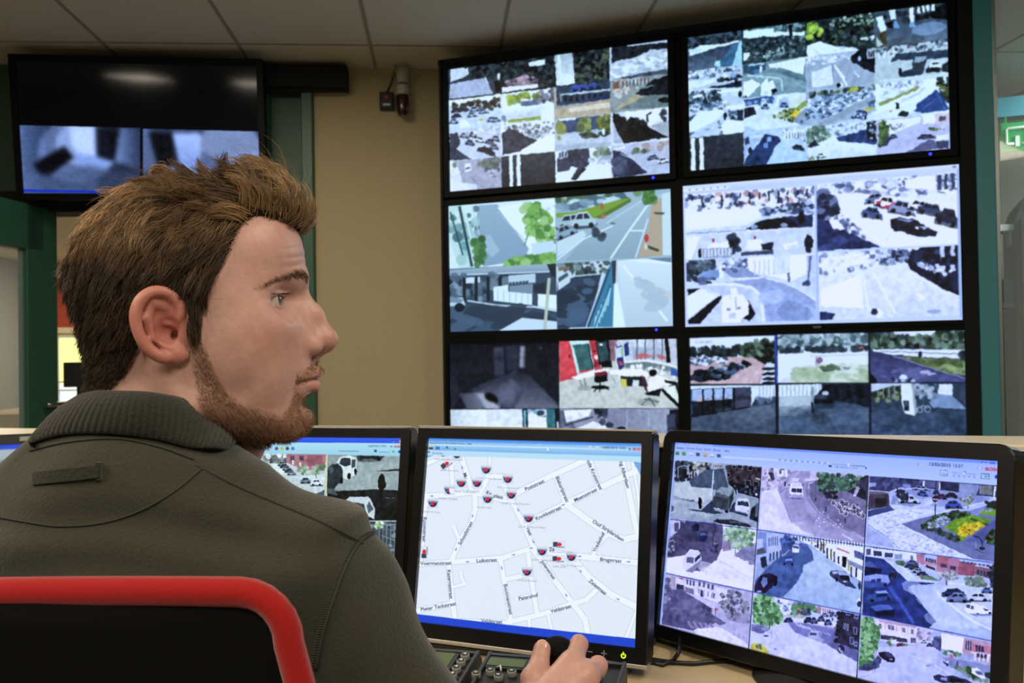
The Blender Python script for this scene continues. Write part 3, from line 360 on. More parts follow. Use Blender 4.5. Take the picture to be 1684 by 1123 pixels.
def draw_R2(s):
    s.view(1120, 264, .2791)
    s.noclip(); s.p('cfe0fb', 0, 150, 1650, 0, 1680, 960, 10, 1000); s.g('e6eefc', 'bcd4fb', 10, 155, 1635, 10, 1635, 50, 12, 195)
    s.p('f4f8ff', 15, 170, 280, 150, 280, 165, 15, 188); s.bars(6, '7f93b8', 12, 30, 172, 280, 150, 8); s.bars(8, 'a9bde0', 8, 950, 95, 1150, 78, 6); s.p('6f7ca0', 1600, 32, 1622, 30, 1622, 42, 1600, 44)
    s.clip('e9f0fd', 20, 200, 785, 150, 785, 548, 28, 585); s.b(150, '2c3a58 5d6c8c 8fa4c4 c49a9c 44547c d8e4f4', 7, 22, 25, 210, 780, 155, 780, 240, 400, 260, 30, 290); s.bars(13, '1d2844', 9, 40, 215, 770, 165, 66); s.b(30, 'f2f6ff dfe8f8', 8, 22, 60, 230, 770, 190, 770, 240, 60, 280); s.p('f0f5ff', 25, 310, 470, 290, 460, 340, 200, 380, 28, 400); s.b(60, '26344c 384a6c 7c94b8 b0c4e4 1a2438', 8, 18, 470, 285, 560, 270, 770, 240, 775, 310, 480, 315, asp=1.5)
    s.p('c3d3ec', 25, 410, 380, 380, 470, 330, 775, 310, 775, 390, 380, 410, 28, 440); s.p('26375c', 380, 405, 470, 350, 620, 330, 775, 315, 775, 390); s.p('151d30', 380, 405, 480, 352, 580, 335, 650, 345, 690, 385, 500, 405); s.e('8fa0c0', 430, 390, 22, 14); s.e('8494b4', 605, 380, 20, 14); s.e('0f1626', 708, 340, 20, 40); s.l('7f92b4', 5, 28, 430, 380, 410)
    s.p('c2d0e6', 25, 440, 780, 395, 780, 548, 28, 585); s.p('eef4ff', 28, 450, 115, 445, 60, 580, 28, 585); s.l('fff', 16, 90, 450, 55, 580); s.b(50, '10182a 2c3a52 24324a', 10, 22, 275, 450, 330, 440, 340, 520, 290, 545); s.p('f6faff', 160, 490, 275, 475, 285, 515, 160, 520); s.p('8fa0b8', 105, 520, 300, 510, 300, 570, 105, 575); s.bars(9, 'dfe9f6', 8, 110, 525, 295, 515, 44); s.p('f4f8ff', 385, 470, 470, 460, 500, 520, 385, 525); s.p('232f44', 470, 490, 540, 480, 540, 525, 480, 525); s.p('3c4c66', 350, 540, 545, 525, 545, 550, 350, 560); s.e('b03040', 188, 472, 8, 12); s.e('b03040', 435, 452, 8, 12)
    s.p('f4f9ff', 595, 495, 680, 475, 690, 490, 620, 505, 635, 520, 615, 526); s.e('182034', 752, 480, 28, 40); s.e('182034', 748, 450, 12, 16); s.e('1e2840', 750, 525, 18, 20); s.e('131a2c', 110, 545, 10, 28); finish(s, 3, 1.25, 2)
    s.clip('dbe3fa', 798, 140, 1625, 65, 1632, 490, 800, 535); s.b(260, 'f8fbff c9d4ee 8494b8 4c5a80 e4ecfc 6c7ca0 b8c4e0', 7, 20, 800, 150, 1300, 100, 1620, 70, 1620, 180, 1300, 210, 900, 200, 800, 190, asp=1.5); s.p('eef2fc', 1310, 110, 1500, 85, 1500, 170, 1330, 160); s.bars(3, '3a4668', 20, 1500, 85, 1620, 75, 90); s.b(60, '2c3858 445070 1a243e 6a7aa0', 12, 34, 800, 180, 900, 190, 930, 290, 860, 330, 800, 330, asp=1.5)
    s.p('e6ecfa', 910, 200, 1060, 190, 1625, 250, 1630, 490, 1200, 510, 960, 350); s.car(1140, 220, 120, 50, '6d7ca4', -10); s.car(1210, 245, 140, 70, 'f4f4fa', 14); s.p('d03048', 1150, 240, 1175, 232, 1180, 250, 1155, 256); s.p('d03048', 1180, 275, 1275, 240, 1280, 255, 1190, 285); s.car(1300, 275, 150, 80, '8896b8', 10); s.car(1400, 265, 130, 60, 'dbe2f2', 10); s.car(1470, 285, 150, 70, '38466c', 12); s.car(1570, 330, 130, 100, '26304c', 14); s.car(1125, 305, 120, 64, '46588c', 10)
    s.p('1b2440', 1235, 350, 1290, 335, 1380, 350, 1440, 390, 1510, 420, 1500, 445, 1390, 445, 1280, 410, 1235, 395); s.p('7f8cb4', 1260, 350, 1300, 343, 1370, 352, 1350, 362); s.p('0c1226', 1290, 380, 1400, 400, 1390, 420, 1290, 400); s.e('dfe6f8', 1390, 396, 12, 8); s.e('0a0f20', 1268, 402, 16, 14); s.e('0a0f20', 1390, 436, 20, 14); s.p('9fadcf', 1400, 380, 1450, 395, 1430, 410)
    s.p('2a3a70', 800, 345, 870, 350, 900, 400, 960, 410, 1180, 510, 800, 530); s.b(12, '22305e 3a4c84', 14, 30, 800, 400, 960, 420, 1080, 500, 810, 520, asp=2); s.b(60, '3c4870 7c8ab0 e9eefa 5a6890', 7, 16, 900, 330, 960, 320, 1060, 420, 1100, 470, 1040, 450, 960, 400); s.p('f2f6ff', 870, 355, 920, 345, 960, 395, 900, 405); s.l('fff', 6, 960, 320, 1215, 505); finish(s, 3, 1.25, 3)
    s.clip('c2d0ea', 30, 590, 790, 548, 795, 940, 36, 965); s.b(60, '35465c 4a5e6c 2a3848 6a8088', 10, 28, 30, 600, 200, 585, 180, 640, 30, 680); s.p('7c9ac8', 100, 670, 160, 645, 230, 640, 240, 690, 110, 695); s.p('e8f0f8', 225, 615, 250, 615, 245, 690, 220, 690); s.p('8396bc', 240, 640, 320, 600, 480, 690, 300, 690); s.b(30, '46567a 8496b8 e0e8f6', 8, 18, 240, 585, 380, 575, 380, 650, 250, 640); s.p('f6faff', 390, 570, 770, 550, 770, 650, 640, 715, 560, 690, 400, 650)
    s.bars(8, 'b8c6e2', 8, 420, 590, 640, 575, 90); s.bars(5, 'ccd8ee', 16, 545, 560, 640, 555, 110); s.p('4a5c84', 628, 660, 640, 660, 640, 715, 628, 715); s.p('b4c4e2', 740, 560, 790, 550, 795, 740, 740, 690); s.p('56698f', 755, 560, 770, 555, 755, 700, 745, 700); s.b(8, '3c4c70', 8, 18, 705, 740, 760, 690, 770, 730); s.l('f0f5ff', 9, 290, 695, 490, 690); s.g('8ea2ca', '98acd6', 240, 720, 490, 690, 640, 730, 795, 830, 795, 940, 500, 955, 480, 790, 420, 740)
    s.l('dfe8f8', 16, 120, 735, 300, 725, 420, 750, 472, 800, 485, 960); s.l('d4e0f4', 10, 500, 690, 650, 735, 795, 820); s.b(8, 'a9bce0 7f94c0', 20, 60, 500, 760, 760, 830, 760, 930, 520, 930, asp=2); s.p('b7c7e4', 130, 740, 290, 735, 400, 760, 450, 960, 230, 962, 250, 800); s.p('eaf1fc', 36, 800, 120, 755, 215, 800, 40, 930); s.p('141c30', 40, 962, 40, 940, 235, 790, 240, 815, 110, 962); s.b(10, '2a3650 5a6c90', 8, 18, 35, 690, 200, 690, 190, 720, 36, 715, asp=2); s.p('1d2a36', 36, 755, 115, 755, 40, 795)
    s.p('1a2338', 395, 820, 440, 900, 400, 950, 360, 920); s.p('f8fbff', 235, 965, 245, 800, 290, 790, 288, 750, 325, 745, 335, 790, 365, 785, 400, 840, 395, 910, 355, 930, 355, 965); s.p('b9c9e0', 280, 900, 320, 898, 320, 930, 280, 932); s.l('8294b4', 4, 320, 800, 322, 880); s.p('d0dcee', 290, 755, 300, 820, 285, 840); s.bars(2, '8698b8', 22, 250, 870, 370, 860, 14); finish(s, 2.5, 1.25, 4)
    s.clip('d5def4', 812, 545, 1630, 500, 1640, 910, 818, 940); s.b(170, 'f8fbff c2cee8 94a4c8 586890 e8eefc 7888ac', 7, 20, 815, 560, 1350, 520, 1350, 600, 1100, 640, 820, 680); s.p('f8faff', 820, 575, 1080, 540, 1085, 600, 950, 630, 830, 660, al=.6); s.b(40, '222e4c 3c4a70 6c7ca4 8ca0c0', 8, 18, 1150, 550, 1350, 530, 1340, 600, 1170, 620); s.g('d8e0f4', 'c8d2ee', 820, 690, 1180, 620, 1640, 790, 1640, 910, 820, 935)
    s.p('fcfdff', 825, 760, 1060, 670, 1075, 870, 822, 860); s.l('e9effb', 14, 1075, 680, 1105, 890); s.l('f4f7ff', 14, 1120, 640, 1190, 760, 1260, 900); s.p('fff', 1375, 780, 1395, 778, 1440, 815, 1425, 825); s.p('fff', 1240, 680, 1255, 680, 1275, 698, 1262, 700); s.p('18213c', 1345, 560, 1420, 505, 1632, 495, 1640, 795, 1540, 755, 1350, 640, 1330, 600); s.b(60, '283458 101830 3e4c74 1a2444', 12, 32, 1360, 540, 1630, 510, 1630, 760, 1400, 660); s.bars(2, 'b9c6e2', 26, 1510, 500, 1630, 490, 160); s.bars(2, '1a2440', 40, 1520, 570, 1630, 560, 50); s.b(20, 'e8eefa a9b8d8', 8, 18, 1400, 610, 1600, 620, 1590, 680, 1420, 650); s.l('eef3ff', 9, 1340, 650, 1500, 745, 1640, 800)
    s.b(16, 'c9d6ea 3a4a6c 6c8078', 8, 16, 1170, 560, 1230, 555, 1220, 640, 1180, 640); s.p('2a3866', 815, 890, 910, 900, 890, 940, 818, 940); s.e('f6faff', 1167, 900, 24, 30); s.e('233052', 1140, 890, 20, 22); s.e('a0aecf', 1490, 890, 40, 14); finish(s, 3, 1.25, 5); s.noclip()
    s.l('9cb6ea', 6, 796, 145, 806, 940); s.l('8fb0f0', 8, 1630, 50, 1650, 930)
def draw_L3(s):
    s.view(730, 545, .23159)
    s.clip('1a1d28', 40, 95, 815, 70, 815, 545, 40, 550); s.g('14161f', '20232f', 40, 90, 815, 70, 815, 250, 40, 300); s.p('262a37', 45, 300, 60, 300, 130, 440, 60, 550, 40, 550); s.p('3a3f50', 350, 115, 425, 110, 430, 300, 360, 320); s.g('4a5164', '232733', 355, 118, 420, 112, 424, 200, 360, 205); s.p('2c3140', 440, 105, 530, 100, 520, 270, 440, 280); s.p('7d8598', 540, 105, 575, 100, 570, 258, 535, 255); s.p('aab2c6', 548, 106, 556, 105, 552, 256, 542, 254); s.l('14161e', 10, 432, 105, 440, 280); s.l('3b4152', 5, 440, 190, 530, 170); s.e('8f98ac', 688, 117, 7, 7); s.b(6, '10121a 161a24', 20, 50, 600, 150, 800, 130, 800, 240, 620, 240)
    s.g('2a2e3b', '6a7186', 200, 440, 450, 300, 600, 300, 800, 510, 815, 545, 380, 545, 330, 450); s.p('343a4a', 180, 410, 520, 270, 530, 290, 230, 430); s.l('4c5366', 16, 470, 360, 640, 440, 800, 510); s.g('565e75', '343a4b', 400, 400, 480, 330, 560, 420, 500, 545, 400, 545); s.b(14, '6c748c 5a6178', 30, 60, 400, 400, 500, 370, 480, 540, 420, 520, al=.25); s.g('424859', '9aa2b8', 110, 440, 270, 432, 400, 545, 160, 548, horiz=True); s.p('c6ccdd', 230, 440, 275, 434, 400, 545, 300, 547, al=.55); s.e('0d0f16', 335, 470, 52, 28, 28); s.p('0d0f16', 300, 440, 385, 490, 380, 510, 330, 500); finish(s, 1.5, 1.1, 6, 4)
    s.clip('bdc7c4', 818, 68, 1650, 45, 1672, 545, 820, 545); s.p('d8404c', 818, 70, 890, 66, 950, 330, 822, 355); s.p('e65560', 822, 80, 880, 76, 935, 310, 824, 330, al=.6); s.e('7c2430', 893, 175, 8, 14); s.p('bfe4e8', 890, 66, 1030, 62, 1075, 280, 945, 292, 900, 100); s.p('3f7070', 915, 95, 1018, 85, 1050, 275, 965, 290); s.p('1f4048', 1018, 85, 1030, 84, 1062, 270, 1052, 275); s.p('c23844', 1030, 62, 1075, 60, 1110, 250, 1070, 280); s.b(10, '7a1c28 e0e0e0 c04050', 8, 16, 1045, 110, 1080, 110, 1095, 240, 1070, 250); s.p('1c2c34', 1075, 60, 1170, 56, 1185, 210, 1100, 240); s.p('35585c', 1085, 75, 1150, 70, 1175, 200, 1110, 220); s.e('e8f0f0', 1115, 92, 12, 9); s.p('8c6878', 1170, 60, 1230, 55, 1215, 210, 1185, 210)
    s.p('b9c6d8', 1215, 70, 1600, 45, 1640, 50, 1660, 240, 1280, 210); s.p('cad8ee', 1340, 55, 1445, 50, 1445, 100, 1345, 105); s.p('9fb0c8', 1340, 115, 1570, 120, 1570, 190, 1345, 195); s.bars(4, '4c5c74', 8, 1340, 55, 1580, 50, 150); s.p('131a24', 1565, 45, 1590, 45, 1610, 220, 1580, 220); s.b(6, 'c46a6c d87c78', 10, 20, 1320, 165, 1550, 160, 1550, 190, 1330, 190, asp=2); s.p('26387c', 1215, 110, 1265, 95, 1280, 250, 1235, 290); s.p('bccce8', 1222, 120, 1265, 105, 1270, 175, 1230, 190); s.p('8fc48c', 1255, 115, 1267, 112, 1270, 170, 1258, 172); s.p('26387c', 1272, 90, 1310, 75, 1315, 165, 1282, 180); s.l('d8e2ec', 7, 1215, 105, 1250, 390); s.l('d8e2ec', 7, 1270, 85, 1290, 230); s.b(4, 'c8505c', 8, 14, 1240, 215, 1265, 210, 1265, 245)
    s.p('151d20', 1115, 215, 1190, 210, 1195, 250, 1118, 255); s.p('f4f8f8', 900, 325, 1060, 275, 1170, 262, 1180, 285, 1000, 330, 960, 345); s.l('7c8c90', 9, 960, 345, 985, 390); s.l('7c8c90', 9, 1000, 330, 1005, 415); s.l('8c9ca0', 8, 1170, 280, 1220, 370); s.p('f2f6f2', 1170, 275, 1400, 265, 1480, 300, 1440, 320, 1240, 305, 1180, 305); s.g('e0eae4', 'c2cac0', 1240, 305, 1440, 310, 1460, 400, 1400, 400, 1380, 330, 1250, 340); s.p('232f34', 1250, 315, 1420, 320, 1440, 390, 1260, 385); s.p('d3c95a', 1255, 335, 1295, 340, 1300, 395, 1260, 390); s.p('c8d2d8', 1340, 340, 1385, 345, 1380, 390, 1340, 388); s.l('e4ece8', 12, 1275, 215, 1440, 205, 1560, 225, 1650, 250); s.p('6c8088', 1280, 225, 1440, 215, 1640, 260, 1640, 290, 1440, 260, 1285, 260)
    s.b(26, 'e8eef0 9fb0b8 6c7c84 f4f8f8', 8, 18, 1290, 230, 1640, 260, 1650, 330, 1520, 300, 1300, 270); s.p('f0f4ee', 1480, 310, 1560, 320, 1640, 360, 1670, 370, 1600, 400, 1500, 360); s.p('3f68b4', 1605, 258, 1665, 270, 1668, 325, 1610, 310); s.p('5a3044', 1400, 310, 1430, 330, 1460, 440, 1440, 445, 1410, 370); s.e('e4e8ec', 1500, 365, 52, 60); s.e('2a1c1c', 1482, 293, 26, 26); s.p('e8e8ea', 1440, 390, 1560, 370, 1540, 420, 1450, 440); s.p('18202c', 1420, 440, 1540, 400, 1530, 460, 1440, 450); s.p('101820', 1540, 410, 1660, 360, 1668, 545, 1540, 420); s.p('dbe6e2', 1550, 400, 1640, 380, 1668, 470, 1668, 510); s.p('18222c', 1560, 340, 1650, 360, 1640, 380, 1570, 360)
    s.p('7a2438', 1070, 290, 1155, 280, 1160, 330, 1072, 340); s.p('12181c', 1068, 320, 1160, 310, 1160, 350, 1100, 365, 1068, 355); s.e('14181c', 1110, 395, 64, 14); s.l('14181c', 8, 1110, 350, 1105, 430); s.l('14181c', 7, 1060, 425, 1110, 385, 1175, 415); s.l('2c3840', 6, 1400, 520, 1460, 470, 1500, 535); s.l('2c3840', 6, 1420, 480, 1530, 500); s.e('8c9c98', 1000, 400, 50, 20, 0, .6); s.e('6c7c78', 1450, 500, 80, 30, 0, .4); s.p('d04450', 960, 280, 1040, 268, 1040, 280, 965, 295); s.p('d04450', 1065, 262, 1135, 252, 1135, 262, 1070, 270); finish(s, 2, 1.25, 7)
    s.clip('dce6ee', 40, 555, 820, 548, 830, 960, 40, 960); s.g('c2d2dc', 'eef6fb', 45, 555, 300, 552, 300, 750, 45, 750, horiz=True); s.p('14384c', 555, 548, 595, 548, 600, 900, 570, 900); s.p('7fb4c4', 565, 560, 580, 560, 590, 900, 575, 900); s.p('5c7c94', 600, 550, 720, 548, 722, 610, 605, 612); s.b(20, '1c2c44 8fb0cc dcecf4', 8, 22, 605, 555, 720, 552, 720, 610, 606, 612, asp=1.5); s.p('e8f0ee', 602, 612, 722, 608, 728, 900, 605, 900); s.p('35707c', 728, 548, 785, 548, 790, 900, 735, 900); s.p('10222c', 785, 548, 822, 548, 828, 900, 795, 900); s.p('b8ccd8', 800, 640, 815, 640, 818, 900, 802, 900); finish(s, 1.5, 1.15, 8)
    s.clip('8d95ae', 822, 548, 1672, 548, 1672, 960, 822, 960); s.p('5f6780', 822, 560, 870, 556, 940, 700, 822, 700); s.p('e4ecf8', 850, 560, 1050, 552, 1030, 600, 870, 645); s.b(14, 'f4faff c2cee2', 10, 26, 870, 565, 1030, 560, 1000, 600, 880, 630); s.l('39404f', 10, 860, 665, 1060, 605); s.b(20, '1f2530 39425a', 10, 24, 1070, 555, 1160, 552, 1160, 610, 1080, 610); s.g('7b84a0', '9aa3bd', 1160, 555, 1600, 552, 1600, 700, 1160, 690, horiz=True); s.l('b4bdd2', 5, 1298, 560, 1300, 700); s.l('b4bdd2', 5, 1450, 560, 1455, 700); s.p('dbe4f4', 940, 690, 1060, 635, 1200, 690, 1250, 760, 940, 760); s.p('8c95ac', 940, 700, 940, 720, 840, 690, 860, 670); s.e('4a5268', 1125, 642, 24, 26); s.e('3a4258', 1175, 665, 28, 22); s.e('20242f', 1260, 690, 34, 14); s.p('1d2230', 1600, 555, 1672, 550, 1672, 760, 1620, 760); s.p('3d4560', 1580, 590, 1640, 580, 1650, 760, 1590, 760); finish(s, 1.5, 1.2, 9)
def draw_R3(s):
    s.view(1130, 540, .27613); F = '2c4030 3f5840 526c50 223226 6a8468'
    s.noclip(); s.p('0b0e16', 0, 40, 1680, 0, 1690, 900, 0, 900)
    s.clip('d8e2f0', 15, 58, 520, 42, 522, 330, 20, 330); s.p('e6eef8', 15, 60, 520, 44, 520, 100, 15, 118); s.text('8492a4', '12-05-2015', 46, 88, 22); s.b(90, '1d2c30 2c3e3c 253438', 9, 22, 20, 120, 330, 100, 330, 160, 20, 170); s.b(120, F, 9, 24, 320, 110, 420, 70, 520, 80, 520, 190, 330, 170); s.b(40, '1c2a24 15201c', 8, 20, 480, 90, 520, 80, 520, 210, 380, 210, 400, 180); s.p('c8a8a4', 15, 175, 380, 170, 470, 220, 430, 330, 18, 330); s.b(80, 'ccd8e8 5c6c80 33445c e8f0f8', 6, 13, 20, 175, 230, 172, 230, 205, 20, 215, asp=1.6); s.b(90, '1a2430 2c3a4c 0f1820 4c6078 a9bccc', 10, 22, 20, 300, 40, 260, 240, 230, 360, 200, 370, 215, 280, 260, 240, 300, 60, 310, asp=1.7); s.p('d4b2b0', 250, 300, 380, 220, 460, 225, 410, 330, 90, 330)
    for y in (240, 270, 300, 325): s.p('232c38', 445, y, 480, y-12, 520, y-10, 520, y+8, 450, y+10)
    s.l('e8d4d4', 4, 370, 330, 440, 225); finish(s, 2.5, 1.25, 10)
    s.clip('c8d4dc', 538, 38, 1078, 25, 1080, 322, 540, 325); s.b(190, '7c9498 94acac 5c7878 b0c4c4 46605c', 9, 24, 540, 45, 1075, 30, 1075, 120, 540, 125); s.b(60, '3a4c58 2c3c48', 10, 22, 540, 118, 1075, 105, 1075, 135, 540, 145); s.p('f4f9fd', 538, 150, 1078, 140, 1078, 215, 700, 220, 620, 270, 540, 325); s.l('b9c9d4', 6, 700, 165, 1078, 155); s.p('c2d0b0', 600, 322, 660, 240, 780, 220, 1078, 215, 1078, 322); s.b(60, 'b4c49c d0dcc4 a8ba90', 10, 30, 620, 315, 680, 240, 1070, 225, 1070, 315, asp=3); s.b(14, '4a6048 5f7658', 8, 18, 800, 240, 880, 228, 880, 240, 810, 245, asp=2.5); s.e('7c90a0', 950, 235, 24, 8); s.p('e8f2f8', 690, 125, 760, 150, 690, 180); s.l('3c4c50', 7, 768, 100, 770, 145); s.l('5c4c40', 7, 857, 95, 857, 145); s.b(10, '8c6c84 b4a0b0', 8, 18, 760, 170, 800, 170, 800, 205, 765, 205); s.e('c8606c', 1035, 115, 16, 6); finish(s, 2.5, 1.3, 11)
    s.clip('44466c', 1088, 25, 1655, 10, 1665, 318, 1092, 322); s.b(240, F+' 7c9884', 9, 26, 1090, 35, 1655, 15, 1655, 130, 1400, 110, 1090, 115); s.b(30, 'e4ecf0', 8, 20, 1230, 20, 1500, 10, 1500, 24, 1300, 30); s.p('e8eef6', 1100, 122, 1655, 125, 1660, 180, 1400, 170, 1120, 148); s.l('6c7c8c', 5, 1150, 135, 1655, 155); s.p('7c9058', 1260, 165, 1660, 195, 1660, 280, 1500, 250); s.b(40, '6c8048 8fa468 55683c', 10, 26, 1300, 175, 1650, 205, 1650, 270, 1500, 240, asp=2); s.g('3c4068', '545886', 1090, 130, 1230, 160, 1660, 312, 1665, 320, 1095, 322); s.l('8c90b4', 7, 1230, 165, 1660, 300); s.b(16, '7074a4 484c78', 8, 24, 1150, 180, 1500, 280, 1500, 300, 1150, 290, asp=3, al=.5); s.p('10142c', 1090, 260, 1125, 300, 1130, 322, 1092, 322); s.e('dbe4f4', 1285, 292, 22, 16); s.b(8, '20284c c4d0ec', 8, 16, 1225, 300, 1350, 300, 1350, 316, 1230, 316); s.e('223044', 1388, 155, 12, 18); s.b(10, '2c3848 48586c', 10, 20, 1610, 140, 1655, 140, 1655, 185, 1620, 180); s.b(4, 'b4b8d4', 6, 14, 1300, 230, 1480, 270, 1500, 285, asp=3); finish(s, 2.5, 1.25, 12)
    s.clip('2c3c4c', 20, 342, 525, 335, 530, 780, 25, 780); s.p('dbe6ee', 20, 342, 380, 336, 380, 352, 20, 360); s.p('5c7088', 25, 360, 275, 350, 275, 470, 25, 520); s.p('a4bcd8', 28, 365, 270, 355, 270, 410, 28, 430); s.p('d8b8a8', 60, 415, 100, 410, 100, 440, 62, 445); s.b(12, 'c4ccd8 8c9cb4', 8, 18, 110, 410, 260, 400, 260, 430, 120, 435); s.p('1e2834', 28, 440, 270, 420, 270, 475, 28, 520); s.p('4a4c60', 275, 352, 378, 348, 378, 462, 275, 475); s.p('384050', 275, 400, 378, 395, 378, 420, 275, 430); s.bars(4, '0c1219', 11, 62, 360, 310, 350, 160); s.l('0c1219', 8, 25, 525, 385, 465); s.l('0c1219', 6, 25, 440, 270, 425); s.p('dde8ee', 380, 340, 525, 336, 528, 420, 400, 420, 380, 470); s.bars(5, 'aab8c4', 6, 420, 345, 525, 342, 80); s.b(26, '35485c 8496a8 5a7084', 6, 14, 405, 410, 525, 410, 525, 440, 405, 440, asp=1.6); s.g('52606e', '39485a', 25, 530, 390, 470, 530, 440, 530, 780, 25, 780); s.e('8c9ca8', 440, 480, 80, 30, 0, .35); s.b(20, '46566a 6c7c88 3c4a5c', 20, 60, 40, 560, 500, 480, 520, 680, 40, 700, asp=3, al=.25); finish(s, 2, 1.2, 13)
    s.clip('33465a', 545, 332, 1082, 325, 1085, 780, 545, 780); s.p('e8f2f6', 545, 335, 800, 330, 800, 400, 545, 405); s.bars(10, '9db0bc', 6, 555, 338, 800, 333, 66); s.p('1c2838', 820, 332, 1082, 326, 1085, 470, 900, 430, 760, 440, 760, 410); s.bars(3, '101a28', 30, 850, 340, 1070, 335, 80); s.g('a4b8bc', '4c6278', 545, 405, 750, 400, 750, 500, 545, 640); s.p('c4d4d2', 548, 408, 740, 405, 742, 450, 640, 520, 548, 520, al=.7); s.p('5c7282', 545, 520, 650, 520, 740, 480, 1085, 470, 1085, 780, 545, 780, al=.6); s.p('8c9ca4', 736, 345, 752, 345, 758, 480, 742, 480); s.p('101c28', 735, 440, 752, 440, 756, 500, 742, 505); s.p('121c26', 760, 420, 860, 425, 880, 445, 760, 448); s.e('c4ccd0', 820, 385, 20, 14); s.p('3c4c5c', 760, 395, 830, 395, 830, 420, 760, 415); s.b(30, '5c728c 2c3c50 46607c', 20, 60, 600, 500, 1070, 480, 1070, 700, 600, 700, asp=2.5, al=.3); s.e('2c3640', 800, 540, 60, 30, 0, .4); finish(s, 2, 1.2, 14)
    s.clip('2f4258', 1095, 328, 1660, 322, 1670, 780, 1098, 780); s.p('c4d2dc', 1095, 328, 1270, 326, 1265, 340, 1180, 355, 1097, 375); s.b(36, '55603c 2c3828 8c9c74 1c2824 4c5c44', 8, 22, 1100, 375, 1270, 345, 1270, 420, 1100, 440); s.bars(4, '9cac8c', 7, 1120, 365, 1250, 345, 60); s.g('38485a', '2f4460', 1097, 470, 1280, 420, 1665, 440, 1670, 780, 1098, 780); s.p('7e96b4', 1440, 440, 1480, 390, 1580, 400, 1660, 480, 1460, 470); s.p('8c9ca4', 1350, 335, 1440, 330, 1440, 400, 1360, 400); s.b(24, '46586c 33485c b4c4d0 8494a0', 10, 22, 1350, 340, 1480, 335, 1470, 430, 1370, 440); s.p('dde6ea', 1500, 330, 1580, 330, 1580, 400, 1490, 390); s.p('3c4c5c', 1580, 335, 1660, 330, 1660, 440, 1590, 410); s.p('e4ecf0', 1270, 325, 1335, 324, 1355, 520, 1290, 505, 1275, 420); s.p('9ca8ac', 1335, 324, 1350, 324, 1368, 500, 1355, 520); s.p('1c2834', 1288, 430, 1320, 430, 1322, 490, 1292, 488); s.p('46586a', 1294, 436, 1314, 436, 1316, 462, 1296, 462)
    for x in (1385, 1430): s.e('9cb0bc', x, 480, 20, 20); s.e('2f4460', x, 480, 13, 13)
    s.l('b4c4cc', 4, 1385, 480, 1405, 455, 1430, 480); s.b(20, '4c6480 26384c 5c7898', 20, 60, 1110, 520, 1660, 500, 1660, 700, 1110, 700, asp=2.5, al=.3); finish(s, 2, 1.2, 15); s.noclip()
    s.l('2f58d8', 8, 526, 40, 534, 330); s.l('2450c8', 6, 15, 335, 24, 780)
def draw_TV(s):
    s.view(0, 60, .58776); s.noclip()
    s.clip('2a3346', 48, 248, 392, 256, 392, 445, 52, 442); s.g('5a6c8e', '33405c', 48, 248, 130, 250, 120, 445, 50, 442, horiz=True); s.e('9fb4e0', 215, 320, 110, 90, 0, .5); s.e('c4d6fa', 225, 300, 70, 60, 0, .55); s.p('c9d8f8', 195, 254, 268, 255, 266, 335, 215, 325, 200, 300); s.p('8fa6d4', 215, 325, 266, 335, 320, 350, 300, 370, 210, 350); s.p('10131c', 90, 358, 180, 305, 207, 338, 125, 398); s.p('1a1f2c', 266, 255, 335, 258, 330, 330, 318, 350, 270, 335); s.p('0f131c', 300, 262, 335, 262, 326, 330, 318, 350); s.g('7f92b8', '2c3750', 335, 258, 392, 258, 392, 370, 320, 350, horiz=True); s.p('46546f', 110, 400, 220, 370, 392, 380, 392, 445, 60, 442, al=.5); s.e('5f6f90', 160, 420, 120, 40, 0, .5); finish(s, 1, 1.1, 21, 9)
    s.clip('39445c', 400, 258, 730, 266, 730, 450, 400, 446); s.p('5c6c8c', 400, 258, 425, 260, 440, 370, 400, 380); s.p('12161f', 415, 268, 480, 268, 492, 330, 496, 360, 440, 362); s.g('b4c6f0', '8fa4d2', 482, 270, 560, 270, 560, 350, 500, 350); s.e('d0defc', 640, 310, 90, 70, 0, .5); s.p('8ea4d4', 490, 352, 560, 345, 730, 320, 730, 450, 420, 450); s.p('5d6c8c', 560, 320, 620, 350, 640, 420, 560, 350); s.e('a9bce6', 560, 420, 120, 50, 0, .5); finish(s, 1, 1.1, 22, 9); s.noclip()
    s.l('1b2fae', 7, 40, 431, 740, 441); s.l('050608', 6, 396, 256, 396, 445)
